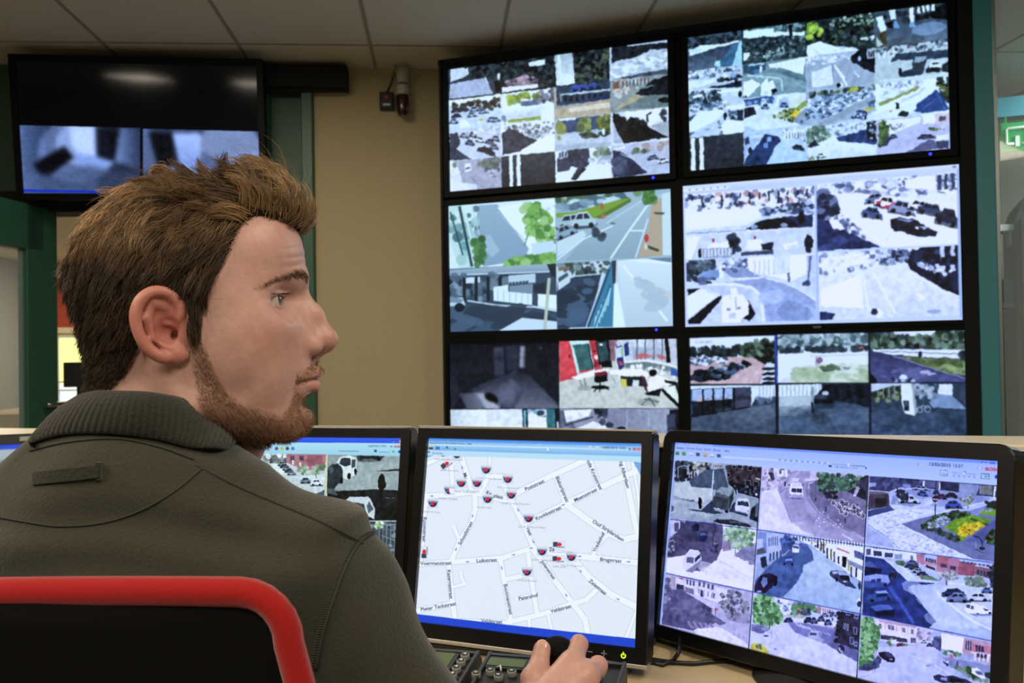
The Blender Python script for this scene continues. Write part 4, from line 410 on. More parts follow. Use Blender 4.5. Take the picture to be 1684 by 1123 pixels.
def draw_M3(s):
    s.noclip(); s.view(1060, 690, .38566)
    s.p('9db8f4', 125, 85, 1540, 170, 1500, 1300, 55, 880); s.g('a9c4f8', 'c4dafc', 130, 92, 1525, 178, 1525, 290, 125, 190)
    s.p('7fa0ee', 130, 92, 1525, 176, 1525, 192, 130, 104); s.text('dfe8ff', 'Live - 12 Feb all image monitor', 150, 107, 13, 3.4, .9)
    for t, x, y in (('System', 138, 124), ('Camera', 180, 126), ('Tools', 222, 129), ('Alarm', 257, 131), ('Extras', 297, 134), ('Help', 342, 137)): s.text('3c5080', t, x, y, 12, 3.4)
    for i, c in enumerate(('4a9a40', '5aa848', 'dfe4f0', '50586c', 'd8b46c', 'e8e4f0', '4c5c84')):
        x = (143, 171, 201, 231, 262, 291, 320)[i]; y = 143+(x-143)*.062; s.p(c, x-8, y-7, x+8, y-6, x+8, y+8, x-8, y+7); s.p('2c3c5c', x-8, y+4, x+8, y+5, x+8, y+8, x-8, y+7, al=.5)
    s.l('dfeaff', 5, 340, 160, 560, 173, 790, 186)
    for i in range(9): s.e('8fa8d8', 580+i*24, 172+i*1.7, 8, 4)
    s.p('24345c', 788, 194, 802, 196, 802, 203, 788, 201); s.text('5c6c98', '1/8 1/4 1/2 1 2 4 8', 812, 205, 11, 3.6, 1.2); s.l('4a5a88', 2, 805, 190, 945, 200); s.p('e8f0ff', 868, 187, 878, 188, 876, 200, 870, 200); s.p('24345c', 944, 203, 954, 207, 944, 211)
    for x, y, t in ((1122, 186, 'CPU'), (1168, 189, 'RAM')): s.p('b4c8ec', x+8, y-9, x+28, y-7, x+28, y+12, x+8, y+10); s.text('6c7ca8', t, x+4, y+12, 8, -86)
    s.p('d8d0a8', 1178, 196, 1194, 198, 1194, 202, 1178, 200)
    s.text('24345c', '12/05/2015 15:51', 1214, 196, 20, 3.5, 1.05, .01); s.e('8fa4d4', 1433, 208, 13, 7, 3); s.e('dfe8fc', 1433, 208, 7, 5, 3); s.text('e02848', 'BOSC', 1455, 217, 19, 3.5, 1.25, .03)
    s.p('c9d8f6', 1264, 216, 1294, 218, 1294, 240, 1264, 238); s.p('8fc0c8', 1270, 226, 1290, 228, 1290, 235, 1270, 233); s.l('5c6c94', 2, 1264, 216, 1294, 218, 1294, 240, 1264, 238, 1264, 216); s.l('7c94c8', 2, 1315, 226, 1418, 235); s.p('f4f8ff', 1362, 221, 1372, 222, 1370, 236, 1364, 236); s.l('3c4c74', 2, 1362, 222, 1372, 223, 1371, 236)
    for i in range(5): s.e('8fa8dc', 1322+i*22, 239+i*1.6, 5, 5)
    s.l('3c4c74', 2, 1438, 230, 1472, 233, 1472, 254, 1438, 251, 1438, 230); s.p('4caa5c', 1455, 236, 1467, 243, 1455, 248); s.e('2438a8', 1508, 244, 12, 9); s.p('5a78e0', 1440, 178, 1460, 180, 1460, 188, 1440, 187); s.p('5a78e0', 1476, 180, 1498, 182, 1498, 191, 1476, 190); s.p('c83850', 1508, 182, 1520, 183, 1520, 192, 1508, 191); s.l('f4f8ff', 3, 1446, 186, 1454, 186)
    # first row of cameras
    s.view(1090, 720, .2019)
    s.clip('98a8b4', 106, 180, 812, 236, 785, 738, 62, 655); s.b(90, '1c2434 2c3444 3e4854 141a26 566068', 8, 26, 110, 185, 400, 205, 350, 330, 105, 350); s.b(24, 'a9a890 c8ccc4 8c9080', 8, 20, 240, 195, 400, 205, 340, 300, 260, 260); s.l('a9b4b0', 6, 130, 330, 130, 240, 180, 225, 215, 240, 222, 330); s.bars(3, 'c4ccca', 7, 230, 270, 300, 276, 60); s.p('1b2430', 160, 255, 200, 255, 205, 330, 165, 330)
    s.p('4c5c70', 350, 260, 500, 250, 540, 400, 480, 430, 140, 380, 230, 350); s.p('c8cfc4', 410, 208, 500, 218, 500, 250, 410, 240); s.bars(6, '3c4450', 7, 415, 215, 495, 222, 22); s.p('3a3440', 520, 220, 812, 238, 805, 500, 640, 430, 540, 380); s.b(60, '2c2a34 463e48 1c1c26 584c50', 8, 24, 530, 230, 805, 245, 800, 440, 560, 390)
    for x, y, w, h in ((570, 225, 30, 24), (615, 222, 36, 28), (700, 230, 36, 34), (680, 345, 40, 42), (745, 352, 40, 42), (530, 280, 24, 40)): s.p('141420', x, y, x+w, y+2, x+w, y+h, x, y+h); s.l('8c8a94', 4, x, y, x+w, y+2, x+w, y+h, x, y+h, x, y)
    s.p('b8a8b0', 760, 325, 805, 328, 805, 342, 760, 340); s.p('141c2c', 545, 360, 800, 400, 790, 490, 600, 440); s.b(30, '0c101c 2c3850 56647c', 8, 18, 560, 380, 800, 400, 790, 470, 640, 430); s.p('c0ccca', 100, 370, 220, 350, 240, 400, 400, 410, 400, 520, 340, 530, 90, 470); s.p('aebcc0', 85, 480, 310, 540, 420, 470, 420, 640, 250, 620, 75, 600); s.b(10, 'b8c4c8 9caab4', 20, 50, 100, 560, 500, 620, 700, 700, 100, 650, asp=3, al=.4)
    s.p('5c6c80', 100, 495, 260, 520, 270, 512, 110, 490, al=.7); s.e('5c6c80', 245, 512, 20, 9); s.l('d8e0e4', 8, 418, 265, 400, 505); s.e('a8c4f0', 418, 360, 6, 16); s.p('33445c', 205, 575, 320, 590, 410, 505, 430, 590, 500, 610, 430, 620, 300, 600)
    s.p('55646c', 410, 560, 440, 430, 480, 398, 580, 415, 582, 500, 540, 590, 420, 570); s.p('3c4850', 415, 475, 540, 490, 535, 595, 412, 565); s.p('8c9ca4', 440, 440, 482, 398, 580, 412, 545, 478); s.p('c8d0d4', 420, 565, 470, 575, 468, 585, 420, 574); s.p('2c3844', 545, 480, 582, 440, 580, 500, 545, 590); s.e('10161e', 525, 598, 14, 12)
    s.p('2c3c58', 540, 600, 590, 520, 700, 630, 690, 640, 590, 610); s.p('d4dce4', 592, 560, 615, 490, 700, 495, 716, 540, 708, 600, 690, 618, 596, 590); s.p('2c3c50', 618, 515, 700, 520, 705, 558, 612, 545); s.p('8c9cac', 600, 590, 690, 610, 690, 618, 600, 598); s.p('b83848', 695, 588, 706, 590, 704, 600, 694, 598); s.p('1c2638', 712, 660, 722, 580, 770, 540, 795, 540, 790, 690); s.p('5c7078', 755, 640, 765, 535, 795, 525, 790, 650); s.p('2c3444', 410, 680, 450, 660, 530, 665, 560, 660, 700, 700, 735, 735, 500, 705); s.p('56626c', 540, 672, 640, 685, 690, 700, 560, 690)
    s.e('151a22', 308, 520, 16, 36); s.e('1c1c24', 304, 494, 9, 9); s.p('151a22', 300, 550, 325, 550, 318, 580, 302, 580); s.p('2c3c58', 205, 580, 300, 590, 325, 595, 280, 600); s.e('2c3444', 605, 430, 12, 30); s.e('9cb4dc', 612, 440, 6, 20); s.p('b4bcc0', 80, 530, 105, 560, 100, 610, 72, 620); s.p('5c6878', 78, 545, 100, 562, 95, 590, 74, 600); s.e('e4e8ec', 770, 462, 8, 10); finish(s, 1.5, 1.15, 41)
    s.clip('c4bede', 820, 240, 1676, 305, 1645, 862, 788, 742); s.b(60, '8c88a4 e4e0ee b0a8c0 5c5a74 d8c8d0', 8, 20, 825, 250, 1060, 260, 980, 360, 940, 440, 815, 430); s.p('3c3848', 865, 280, 905, 280, 920, 340, 890, 350); s.bars(3, 'e8e8f4', 14, 930, 260, 1030, 262, 50); s.p('dcdaf0', 815, 440, 940, 400, 1000, 560, 1050, 690, 1170, 680, 1240, 800, 788, 742); s.b(30, 'e6e4f6 d0cce6', 16, 50, 820, 480, 950, 440, 1180, 740, 800, 730, asp=2, al=.5)
    s.p('a09cc0', 940, 420, 1060, 270, 1210, 270, 1190, 400, 1230, 520, 1420, 690, 1660, 840, 1645, 862, 1240, 800, 1170, 680, 1050, 690); s.b(40, '9894bc aca8ca a4a0c4', 16, 44, 1010, 520, 1200, 500, 1480, 800, 1260, 790, 1080, 660, asp=2, al=.5); s.p('b8b4d4', 980, 440, 1060, 290, 1130, 270, 1080, 340, 1040, 420); s.p('d4d0ea', 1060, 330, 1120, 325, 1110, 355, 1060, 350); s.p('d8d4ec', 1165, 335, 1240, 330, 1230, 352, 1155, 355)
    s.l('5c5880', 4, 1235, 350, 1190, 360, 1175, 420, 1190, 500, 1260, 600, 1400, 700, 1660, 820); s.p('787498', 1200, 380, 1260, 340, 1676, 420, 1650, 810, 1420, 700, 1270, 590, 1205, 490); s.b(30, '706c92 8480a4 686488', 16, 44, 1220, 420, 1640, 500, 1640, 780, 1300, 580, asp=2, al=.4); s.l('6c6890', 5, 960, 440, 1040, 400)
    s.b(200, '3c6454 4c7c60 2c4c40 5c8c6c 6c9c78 24403a', 9, 24, 1265, 290, 1620, 310, 1600, 410, 1500, 420, 1420, 460, 1280, 420, 1250, 370); s.p('2c2c44', 1620, 320, 1676, 305, 1660, 510, 1500, 430, 1600, 400); s.b(20, '24243a 3c3c58', 10, 26, 1560, 380, 1670, 340, 1660, 480); s.p('d8d4e4', 1590, 400, 1610, 410, 1575, 480, 1555, 470); s.b(16, 'a8a8c0', 5, 10, 1560, 400, 1610, 400, 1570, 480)
    s.p('e4e4f4', 1042, 375, 1060, 362, 1125, 362, 1140, 380, 1142, 410, 1152, 470, 1145, 490, 1040, 485, 1036, 440); s.p('2c3058', 1058, 410, 1135, 412, 1140, 445, 1052, 440); s.l('c0c4dc', 4, 1096, 410, 1098, 445); s.p('a4a8c8', 1040, 460, 1150, 465, 1145, 490, 1042, 486); s.bars(5, 'b4b4d0', 5, 1060, 365, 1125, 365, 30); s.p('9c3c58', 1038, 455, 1046, 455, 1046, 470, 1038, 470); s.p('2c3058', 1028, 375, 1042, 378, 1040, 388, 1030, 388); s.p('2c3058', 1138, 378, 1148, 378, 1146, 388, 1138, 388); s.p('6c6894', 1040, 486, 1148, 490, 1140, 500, 1050, 498)
    for x, y in ((1002, 372), (1250, 500), (1335, 578), (1492, 672)): s.p('3c3450', x-5, y-14, x+7, y-18, x+5, y+20, x-7, y+20)
    s.l('4c5468', 6, 1252, 340, 1248, 480); s.e('ecd8e4', 1258, 332, 17, 15); s.e('c8a0b4', 1258, 332, 11, 9); s.b(26, '2c2c48 1c1c30', 8, 18, 1320, 440, 1420, 440, 1420, 490, 1330, 490)
    for x, y in ((1395, 530), (1440, 560), (1465, 520), (1460, 600), (1520, 585), (1570, 600), (1600, 620), (1560, 560)):
        for d in (0, 1): s.e('c8ccd8', x+d*34, y+d*16, 22, 24); s.e('5c5878', x+d*34, y+d*16, 16, 18)
        s.l('dce0e8', 4, x, y, x+14, y-16, x+34, y+16)
    s.b(20, '2c2840 dfe4ec', 5, 10, 1390, 510, 1600, 540, 1640, 620, 1460, 620); s.e('8c9cd4', 1256, 675, 6, 8); s.p('d4d0ec', 1470, 780, 1560, 830, 1540, 835, 1465, 792); s.b(20, 'e0dcf0', 4, 8, 1200, 540, 1460, 680, 1500, 760, 1260, 720); finish(s, 1.5, 1.15, 42)
    s.view(1400, 740, .17808)
    s.clip('b4c0e8', 165, 235, 1372, 330, 1345, 1040, 145, 880); s.p('38406c', 170, 238, 1372, 330, 1372, 440, 1000, 400, 700, 360, 460, 340, 360, 380, 170, 370); s.b(60, '2c3460 444c7c 565e90', 10, 26, 260, 250, 660, 275, 650, 330, 400, 345, 250, 360); s.p('7c8cc0', 480, 315, 555, 320, 550, 355, 480, 350); s.p('dce4fc', 670, 280, 686, 282, 680, 345, 664, 342); s.p('5c6494', 690, 285, 810, 292, 800, 350, 690, 345); s.p('dce4fc', 815, 292, 828, 293, 824, 365, 812, 363); s.p('2a3058', 828, 293, 1005, 308, 1000, 388, 826, 365); s.p('8894c0', 1005, 308, 1190, 322, 1160, 415, 1000, 392); s.bars(10, 'b8c0c8', 8, 1190, 325, 1310, 335, 80); s.bars(10, '34342c', 6, 1196, 327, 1316, 337, 76); s.p('e4e8f0', 1322, 335, 1345, 337, 1330, 450, 1318, 450)
    s.p('8c9acc', 400, 380, 700, 350, 1000, 390, 1300, 440, 1240, 480, 1000, 540, 700, 510, 420, 530, 370, 500); s.p('c4cef0', 380, 500, 560, 520, 760, 480, 760, 500, 500, 545, 380, 530); s.b(24, 'a0acd8 d0d8f4', 12, 30, 420, 400, 900, 470, 760, 500, 420, 500, asp=2.5, al=.5)
    s.p('4c4458', 165, 400, 350, 395, 360, 515, 230, 540, 160, 550); s.p('6c6478', 165, 380, 340, 388, 350, 405, 165, 410); s.p('2c2838', 222, 445, 332, 440, 338, 515, 228, 535); s.p('3c4880', 160, 560, 360, 515, 425, 570, 300, 595, 158, 615); s.p('8c98c4', 170, 300, 240, 300, 230, 340, 170, 340)
    s.p('d4dcf4', 155, 620, 430, 545, 700, 545, 800, 570, 460, 660, 620, 760, 1140, 1010, 640, 960, 440, 930, 300, 770, 160, 680); s.b(420, 'e4eafa b0bce0 c8d2f0 9ca8d4', 4, 8, 160, 630, 440, 560, 700, 560, 480, 650, 620, 770, 1080, 1000, 640, 960, 440, 920, 300, 770, asp=2.2); s.p('a4b0dc', 150, 700, 300, 800, 440, 930, 145, 880); s.l('5c6490', 3, 160, 685, 320, 790, 470, 930)
    s.p('6c78a8', 470, 680, 760, 600, 1000, 560, 1100, 560, 1372, 480, 1350, 1030, 1140, 1005, 640, 775); s.l('dce4f8', 7, 460, 665, 900, 560, 1240, 480); s.l('e4eaf8', 8, 470, 690, 800, 850, 1160, 1020); s.l('4c5888', 3, 700, 800, 1130, 1000)
    s.b(110, '2c4c2c 3c6434 1c3420 4c7c3c', 10, 24, 655, 690, 760, 620, 960, 560, 1110, 580, 1120, 630, 960, 640, 720, 700); s.p('6c9c2c', 860, 720, 950, 640, 1130, 600, 1310, 640, 1240, 690, 1060, 800, 1050, 840, 990, 840, 980, 770); s.b(50, '7cac34 5c8c28 8cbc40', 8, 18, 870, 720, 960, 640, 1130, 610, 1290, 650, 1000, 770, al=.6); s.p('3c6424', 1110, 620, 1280, 690, 1270, 700, 1100, 640); s.b(110, '2c3c34 1c2c24 3c5440 4c5c6c', 9, 20, 655, 690, 720, 690, 1000, 800, 985, 850, 780, 760, 660, 720)
    s.b(90, 'b4bce4 8c9cd0 d0d4f0 5c7c5c', 7, 14, 710, 670, 870, 610, 920, 640, 850, 700, 720, 720); s.b(160, 'e8d02c f4e040 d4b424 c8a020', 7, 15, 985, 720, 1080, 670, 1190, 665, 1230, 690, 1130, 770, 1060, 800, 1000, 780); s.b(10, '3c5020 a02828', 5, 9, 1000, 740, 1200, 690, 1100, 790); s.p('56609c', 1060, 840, 1340, 640, 1345, 720, 1250, 830, 1200, 870); s.b(90, '1c3020 2c4c2c 142418 4c6c4c', 9, 22, 1255, 800, 1300, 740, 1355, 730, 1350, 870, 1260, 850); s.p('6c9c34', 1170, 590, 1230, 550, 1350, 540, 1350, 610); s.b(40, '2c4830 1c3424', 10, 20, 1250, 480, 1360, 480, 1360, 540, 1260, 520); s.b(20, '9cb0b4 7c946c', 7, 14, 1200, 550, 1310, 540, 1310, 565, 1210, 570); s.p('8490c4', 1110, 560, 1240, 530, 1180, 600, 1120, 600)
    s.car(538, 455, 190, 70, 'c4cee8', 2); s.car(665, 398, 95, 50, '3c5cb4', 10); s.car(650, 350, 150, 40, '9cacd8', 3); s.car(835, 428, 100, 50, '4c2450', 6); s.car(930, 415, 110, 46, '1c2038', 4); s.car(945, 500, 145, 74, '2a48a8', -3); s.car(790, 385, 60, 40, '2c3868', 4); s.p('0c1024', 870, 520, 1050, 530, 1040, 545, 880, 535, al=.5)
    s.l('2c3850', 10, 788, 290, 778, 605); s.e('3c2040', 780, 450, 26, 28); s.p('d8d0e0', 757, 446, 803, 449, 803, 458, 757, 456); s.p('a4b0d4', 755, 478, 803, 482, 803, 500, 755, 496); s.b(50, '1c2840 2c3c54', 8, 16, 430, 350, 500, 370, 540, 400, 520, 480, 430, 430); s.l('20283c', 12, 437, 360, 437, 440); s.l('20283c', 12, 528, 390, 526, 485); s.l('5c6450', 5, 1085, 545, 1075, 440); s.b(50, '8c9c7c c4ccbc 5c6c54 a8b49c', 5, 12, 1000, 450, 1060, 410, 1140, 430, 1120, 500, 1060, 510)
    s.e('20264c', 1213, 907, 30, 15); s.l('20264c', 9, 1213, 900, 1215, 850, 1190, 810, 1130, 790); s.l('a4b4c4', 9, 1158, 845, 1155, 915); s.l('20264c', 4, 1150, 915, 1230, 952); s.l('c4d4d8', 6, 1240, 830, 1250, 850); s.b(26, '20285c', 3, 5, 860, 880, 1180, 1015, asp=3); finish(s, 1.2, 1.15, 43)
    s.view(1080, 850, .20784)
    s.clip('9c9ac0', 112, 5, 800, 90, 768, 585, 78, 450); s.p('c4c4dc', 110, 20, 240, 20, 240, 100, 110, 160); s.bars(2, '4c5070', 34, 140, 50, 230, 30, 70); s.p('4c4a6c', 240, 30, 480, 50, 440, 210, 340, 270, 190, 320, 90, 310, 110, 180); s.p('605c80', 380, 60, 530, 60, 520, 300, 470, 350, 400, 400, 270, 460, 230, 430, 340, 280); s.b(30, '3c3a5c 686488', 16, 40, 120, 180, 460, 80, 460, 240, 110, 310, asp=2, al=.4); s.p('eceaf8', 480, 340, 520, 250, 800, 240, 770, 560, 380, 420); s.p('f4f2fc', 85, 325, 230, 300, 240, 420, 380, 430, 760, 520, 768, 585, 80, 440); s.b(14, 'f8f6ff e0def0', 20, 50, 400, 380, 750, 340, 750, 520, 300, 440, asp=3, al=.5); s.l('b4b4d0', 3, 480, 330, 760, 490)
    s.p('f6f6fc', 520, 40, 795, 80, 790, 200, 740, 240, 720, 120, 540, 120); s.b(170, '8cb48c a4c8a0 6c9874 c4dcc0 54805c', 8, 20, 530, 110, 580, 75, 700, 85, 780, 130, 750, 240, 680, 260, 600, 240, 540, 160); s.b(40, '7c7ca0 9494b8', 10, 24, 650, 290, 700, 250, 780, 260, 775, 360, 690, 330, asp=2); s.l('6c7c6c', 6, 628, 240, 625, 290); s.p('9c88a8', 525, 200, 590, 195, 595, 260, 530, 270); s.bars(3, '6c6084', 6, 530, 210, 590, 208, 40); s.p('c4a8b4', 462, 200, 492, 205, 490, 222, 462, 218)
    s.p('242846', 280, 80, 310, 50, 345, 60, 340, 110, 290, 115); s.p('28305c', 335, 150, 355, 115, 400, 115, 408, 160, 395, 195, 345, 195); s.p('5c6c9c', 352, 125, 395, 122, 400, 145, 350, 148); s.p('dcdcee', 210, 340, 235, 290, 270, 255, 335, 265, 355, 290, 360, 330, 290, 420, 240, 430, 210, 400); s.p('5c6484', 245, 315, 300, 320, 295, 365, 240, 360); s.p('3c4064', 305, 330, 355, 285, 350, 320, 310, 360); s.p('8c8cac', 235, 430, 365, 330, 360, 350, 290, 440); s.b(20, '34345a 56547c', 8, 16, 430, 200, 490, 180, 490, 290, 440, 270); s.l('2c2c4c', 4, 470, 80, 445, 190); s.b(24, 'a4a8b4 4c5464', 5, 12, 95, 190, 150, 180, 150, 270, 100, 280); s.l('3c3c5c', 4, 155, 140, 165, 270); finish(s, 1.2, 1.12, 44)
    s.clip('9cb0d4', 806, 98, 1655, 210, 1622, 760, 775, 595); s.p('b4c0e0', 870, 130, 1020, 130, 1010, 260, 880, 330); s.bars(5, '6478a8', 10, 885, 165, 970, 150, 70); s.p('7c94c8', 806, 120, 870, 125, 880, 290, 800, 310); s.p('b8c8ec', 800, 170, 845, 170, 845, 240, 800, 250); s.p('5c5c70', 800, 255, 860, 245, 870, 285, 795, 300); s.p('a4b8e4', 795, 300, 900, 280, 890, 390, 785, 420); s.p('24304c', 825, 320, 870, 310, 880, 390, 835, 400); s.bars(4, '3c5078', 14, 890, 290, 1000, 260, 60); s.p('4c64a0', 980, 170, 1060, 140, 1080, 230, 1000, 300); s.b(40, '3c5490 5c78b8 2c3c6c', 8, 18, 1010, 150, 1110, 160, 1110, 230, 1020, 270); s.e('4c7cd8', 1000, 195, 22, 12)
    s.p('46629c', 785, 500, 960, 330, 1020, 300, 1110, 200, 1190, 210, 1240, 280, 1252, 340, 1210, 360, 1205, 380, 1165, 375, 1160, 430, 1130, 490, 1085, 495, 1125, 520, 1005, 635, 775, 595); s.b(30, '3c5690 4e6ca8', 20, 50, 900, 420, 1200, 260, 1120, 460, 980, 600, 860, 580, asp=2, al=.5); s.g('b4cae0', '9cb8d8', 1005, 635, 1130, 500, 1160, 440, 1170, 380, 1250, 345, 1230, 250, 1400, 330, 1640, 560, 1622, 760); s.b(20, 'a8c0dc b8d0e4', 24, 60, 1100, 600, 1240, 380, 1600, 640, 1600, 740, asp=2, al=.4)
    s.p('e4ecf4', 1070, 140, 1180, 150, 1655, 210, 1640, 520, 1530, 450, 1400, 350, 1290, 270, 1220, 220, 1130, 180); s.bars(24, '4c5478', 8, 1080, 145, 1640, 200, 34); s.b(40, 'f4f8fc a4b0c8 7c5ca4 b8cc6c 3c4460', 5, 12, 1160, 155, 1350, 190, 1340, 290, 1240, 230)
    for i, (x, y, h) in enumerate(((1275, 180, 70), (1300, 195, 80), (1320, 200, 90), (1350, 240, 90), (1380, 250, 90), (1405, 270, 90), (1440, 290, 80), (1480, 310, 90), (1540, 390, 90), (1580, 400, 80))): s.p(('2c3050', '6c6c20', '4c4078')[i % 3], x, y, x+12, y+4, x+10, y+h, x-2, y+h-6)
    s.p('f0f4fa', 1430, 260, 1640, 330, 1640, 400, 1530, 360, 1430, 300); s.p('8c98b4', 1510, 330, 1640, 390, 1640, 430, 1520, 370); s.p('c07884', 1430, 240, 1530, 280, 1528, 292, 1428, 254); s.bars(5, '3c4888', 12, 1570, 260, 1640, 285, 56); s.p('101824', 1475, 310, 1510, 320, 1500, 400, 1470, 390); s.p('a8c468', 1520, 370, 1535, 375, 1530, 430, 1516, 425)
    s.p('eaf0f8', 1075, 240, 1090, 222, 1128, 222, 1135, 245, 1130, 280, 1075, 278); s.p('3c5484', 1085, 230, 1128, 232, 1130, 250, 1082, 248); s.p('b8c8e4', 1100, 190, 1135, 190, 1138, 215, 1100, 212); s.p('34488c', 1005, 355, 1030, 310, 1075, 305, 1090, 340, 1080, 375, 1010, 372); s.p('7c98d4', 1025, 330, 1075, 325, 1080, 345, 1022, 350); s.e('10183c', 1015, 372, 9, 9); s.e('10183c', 1078, 372, 8, 10)
    s.p('2c1c44', 780, 540, 830, 460, 900, 440, 960, 470, 962, 510, 900, 570, 860, 600, 780, 590); s.p('6c84b8', 830, 520, 850, 475, 880, 480, 880, 530, 850, 560); s.p('101430', 890, 510, 950, 465, 955, 485, 890, 540); s.e('0c1028', 945, 520, 14, 26, 20); s.p('8ca4d8', 800, 582, 835, 580, 833, 594, 800, 596); s.p('343c64', 1372, 450, 1385, 425, 1430, 420, 1500, 430, 1530, 470, 1535, 510, 1500, 545, 1440, 510, 1380, 465); s.p('a8bcd8', 1390, 430, 1430, 425, 1440, 450, 1400, 450); s.p('141a38', 1450, 460, 1525, 465, 1530, 500, 1460, 495); s.p('9cb0d4', 1430, 425, 1500, 432, 1525, 465, 1450, 458); s.e('0c1028', 1428, 495, 9, 18); s.e('0c1028', 1520, 530, 9, 14); s.p('2c3868', 1500, 540, 1560, 560, 1590, 565, 1530, 500); s.p('dce4f0', 1480, 505, 1512, 506, 1510, 514, 1480, 513)
    s.p('eef2fa', 1585, 660, 1610, 640, 1625, 650, 1620, 745, 1600, 720); s.e('20305c', 1605, 690, 14, 26); s.e('2c3860', 1610, 540, 12, 36); s.e('6c84b4', 1605, 515, 8, 8); s.e('6c80a8', 1350, 402, 4, 4); finish(s, 1.2, 1.15, 45)
    s.view(1400, 880, .2163)
    s.clip('b4c4ec', 115, 62, 1105, 212, 1082, 808, 85, 605); s.p('dce4f4', 110, 80, 500, 120, 500, 190, 110, 160); s.p('34406c', 175, 115, 235, 122, 235, 160, 175, 158); s.p('3c4870', 258, 130, 322, 135, 320, 170, 258, 165); s.p('8c9cc4', 335, 140, 395, 145, 390, 185, 332, 178); s.bars(8, '4c5878', 14, 170, 90, 330, 104, 10); s.p('4c5880', 118, 100, 152, 104, 150, 150, 118, 150); s.p('6c7c9c', 456, 150, 474, 152, 474, 190, 456, 190)
    s.p('24387c', 110, 160, 250, 180, 330, 250, 440, 350, 690, 365, 430, 385, 510, 480, 570, 560, 650, 655, 590, 705, 88, 605); s.b(40, '1c2c68 2c449c 30489c', 16, 44, 120, 200, 260, 200, 500, 480, 600, 680, 300, 620, 120, 580, asp=1.6, al=.5); s.l('3c58b4', 26, 290, 390, 380, 510, 480, 670); s.p('c8d4f0', 260, 185, 330, 200, 500, 320, 700, 370, 430, 345); s.b(30, 'bccaec c8d4f4', 20, 60, 480, 400, 700, 400, 1000, 700, 700, 700, asp=2, al=.5); s.l('e4ecfa', 8, 340, 205, 470, 300); s.b(30, '5c7c64 486c50', 7, 16, 340, 200, 420, 205, 400, 225, 350, 215); s.p('5c8060', 520, 310, 590, 305, 680, 345, 540, 335)
    s.p('b47c98', 500, 140, 560, 145, 560, 240, 650, 270, 660, 155, 740, 165, 830, 180, 820, 300, 650, 275, 500, 200); s.p('b4687c', 655, 155, 745, 165, 740, 230, 650, 225); s.p('9c5870', 825, 195, 950, 215, 940, 310, 815, 300); s.p('c890a4', 560, 190, 650, 210, 648, 240, 560, 218); s.bars(5, '3c4468', 12, 570, 172, 650, 185, 28); s.bars(5, '3c4468', 9, 683, 208, 732, 216, 32); s.p('3c4468', 755, 230, 800, 236, 796, 264, 752, 258); s.bars(4, 'dce0f0', 6, 505, 200, 650, 240, 40); s.p('2c3458', 575, 225, 640, 245, 640, 268, 575, 240); s.bars(7, '4c5478', 22, 840, 195, 1060, 225, 16); s.p('8c5c74', 950, 235, 1070, 255, 1060, 330, 945, 300); s.bars(4, '34405c', 16, 960, 262, 1050, 278, 40); s.p('e0e4f4', 745, 350, 1000, 380, 990, 400, 740, 370, al=.6)
    for x, y, c in ((470, 205, '4c5c88'), (455, 230, '34406c'), (490, 245, '44507c'), (515, 268, 'a4b0d0'), (545, 290, '2c3868')): s.car(x, y, 90, 36, c, 6)
    s.e('c06870', 537, 310, 8, 12); s.b(26, '6c8c70', 6, 12, 560, 300, 680, 340, 560, 330); s.car(320, 298, 66, 50, '1c2858', 10)
    s.p('4c60a8', 110, 205, 150, 195, 200, 240, 110, 250); s.p('101c48', 108, 240, 235, 255, 235, 310, 108, 300); s.p('8ca0dc', 105, 310, 190, 295, 280, 300, 300, 350, 270, 390, 102, 400); s.p('3c54a0', 103, 345, 280, 360, 270, 392, 102, 402); s.p('24347c', 160, 335, 190, 335, 190, 360, 150, 362); s.p('24347c', 198, 333, 232, 330, 232, 352, 198, 358); s.e('0c143c', 262, 378, 14, 12); s.p('34509c', 115, 470, 160, 445, 205, 415, 270, 420, 302, 455, 300, 490, 180, 500, 120, 490); s.p('94acec', 180, 425, 270, 418, 290, 440, 200, 440); s.p('14245c', 200, 448, 282, 440, 290, 465, 190, 470); s.e('081034', 162, 495, 14, 12); s.e('081034', 288, 482, 12, 14)
    s.p('1c2c70', 140, 560, 180, 530, 280, 522, 340, 560, 420, 590, 420, 620, 330, 640, 150, 610); s.p('4c68bc', 150, 545, 200, 528, 290, 525, 330, 560, 190, 575); s.p('0c1848', 180, 580, 330, 570, 330, 620, 190, 610)
    s.b(70, '8c98a0 acb4bc 6c7880 c8c8cc', 6, 14, 670, 300, 720, 275, 790, 280, 830, 330, 760, 350, 690, 340); s.l('4c4850', 8, 728, 340, 726, 420); s.b(80, '6c8474 84988c 546c5c', 7, 16, 870, 330, 950, 300, 1020, 330, 1030, 390, 940, 410, 880, 370); s.l('4c5450', 8, 938, 390, 936, 440); s.b(60, '1c2438 343c54 585c70', 9, 22, 1040, 250, 1105, 225, 1090, 540, 1040, 480, 1060, 380)
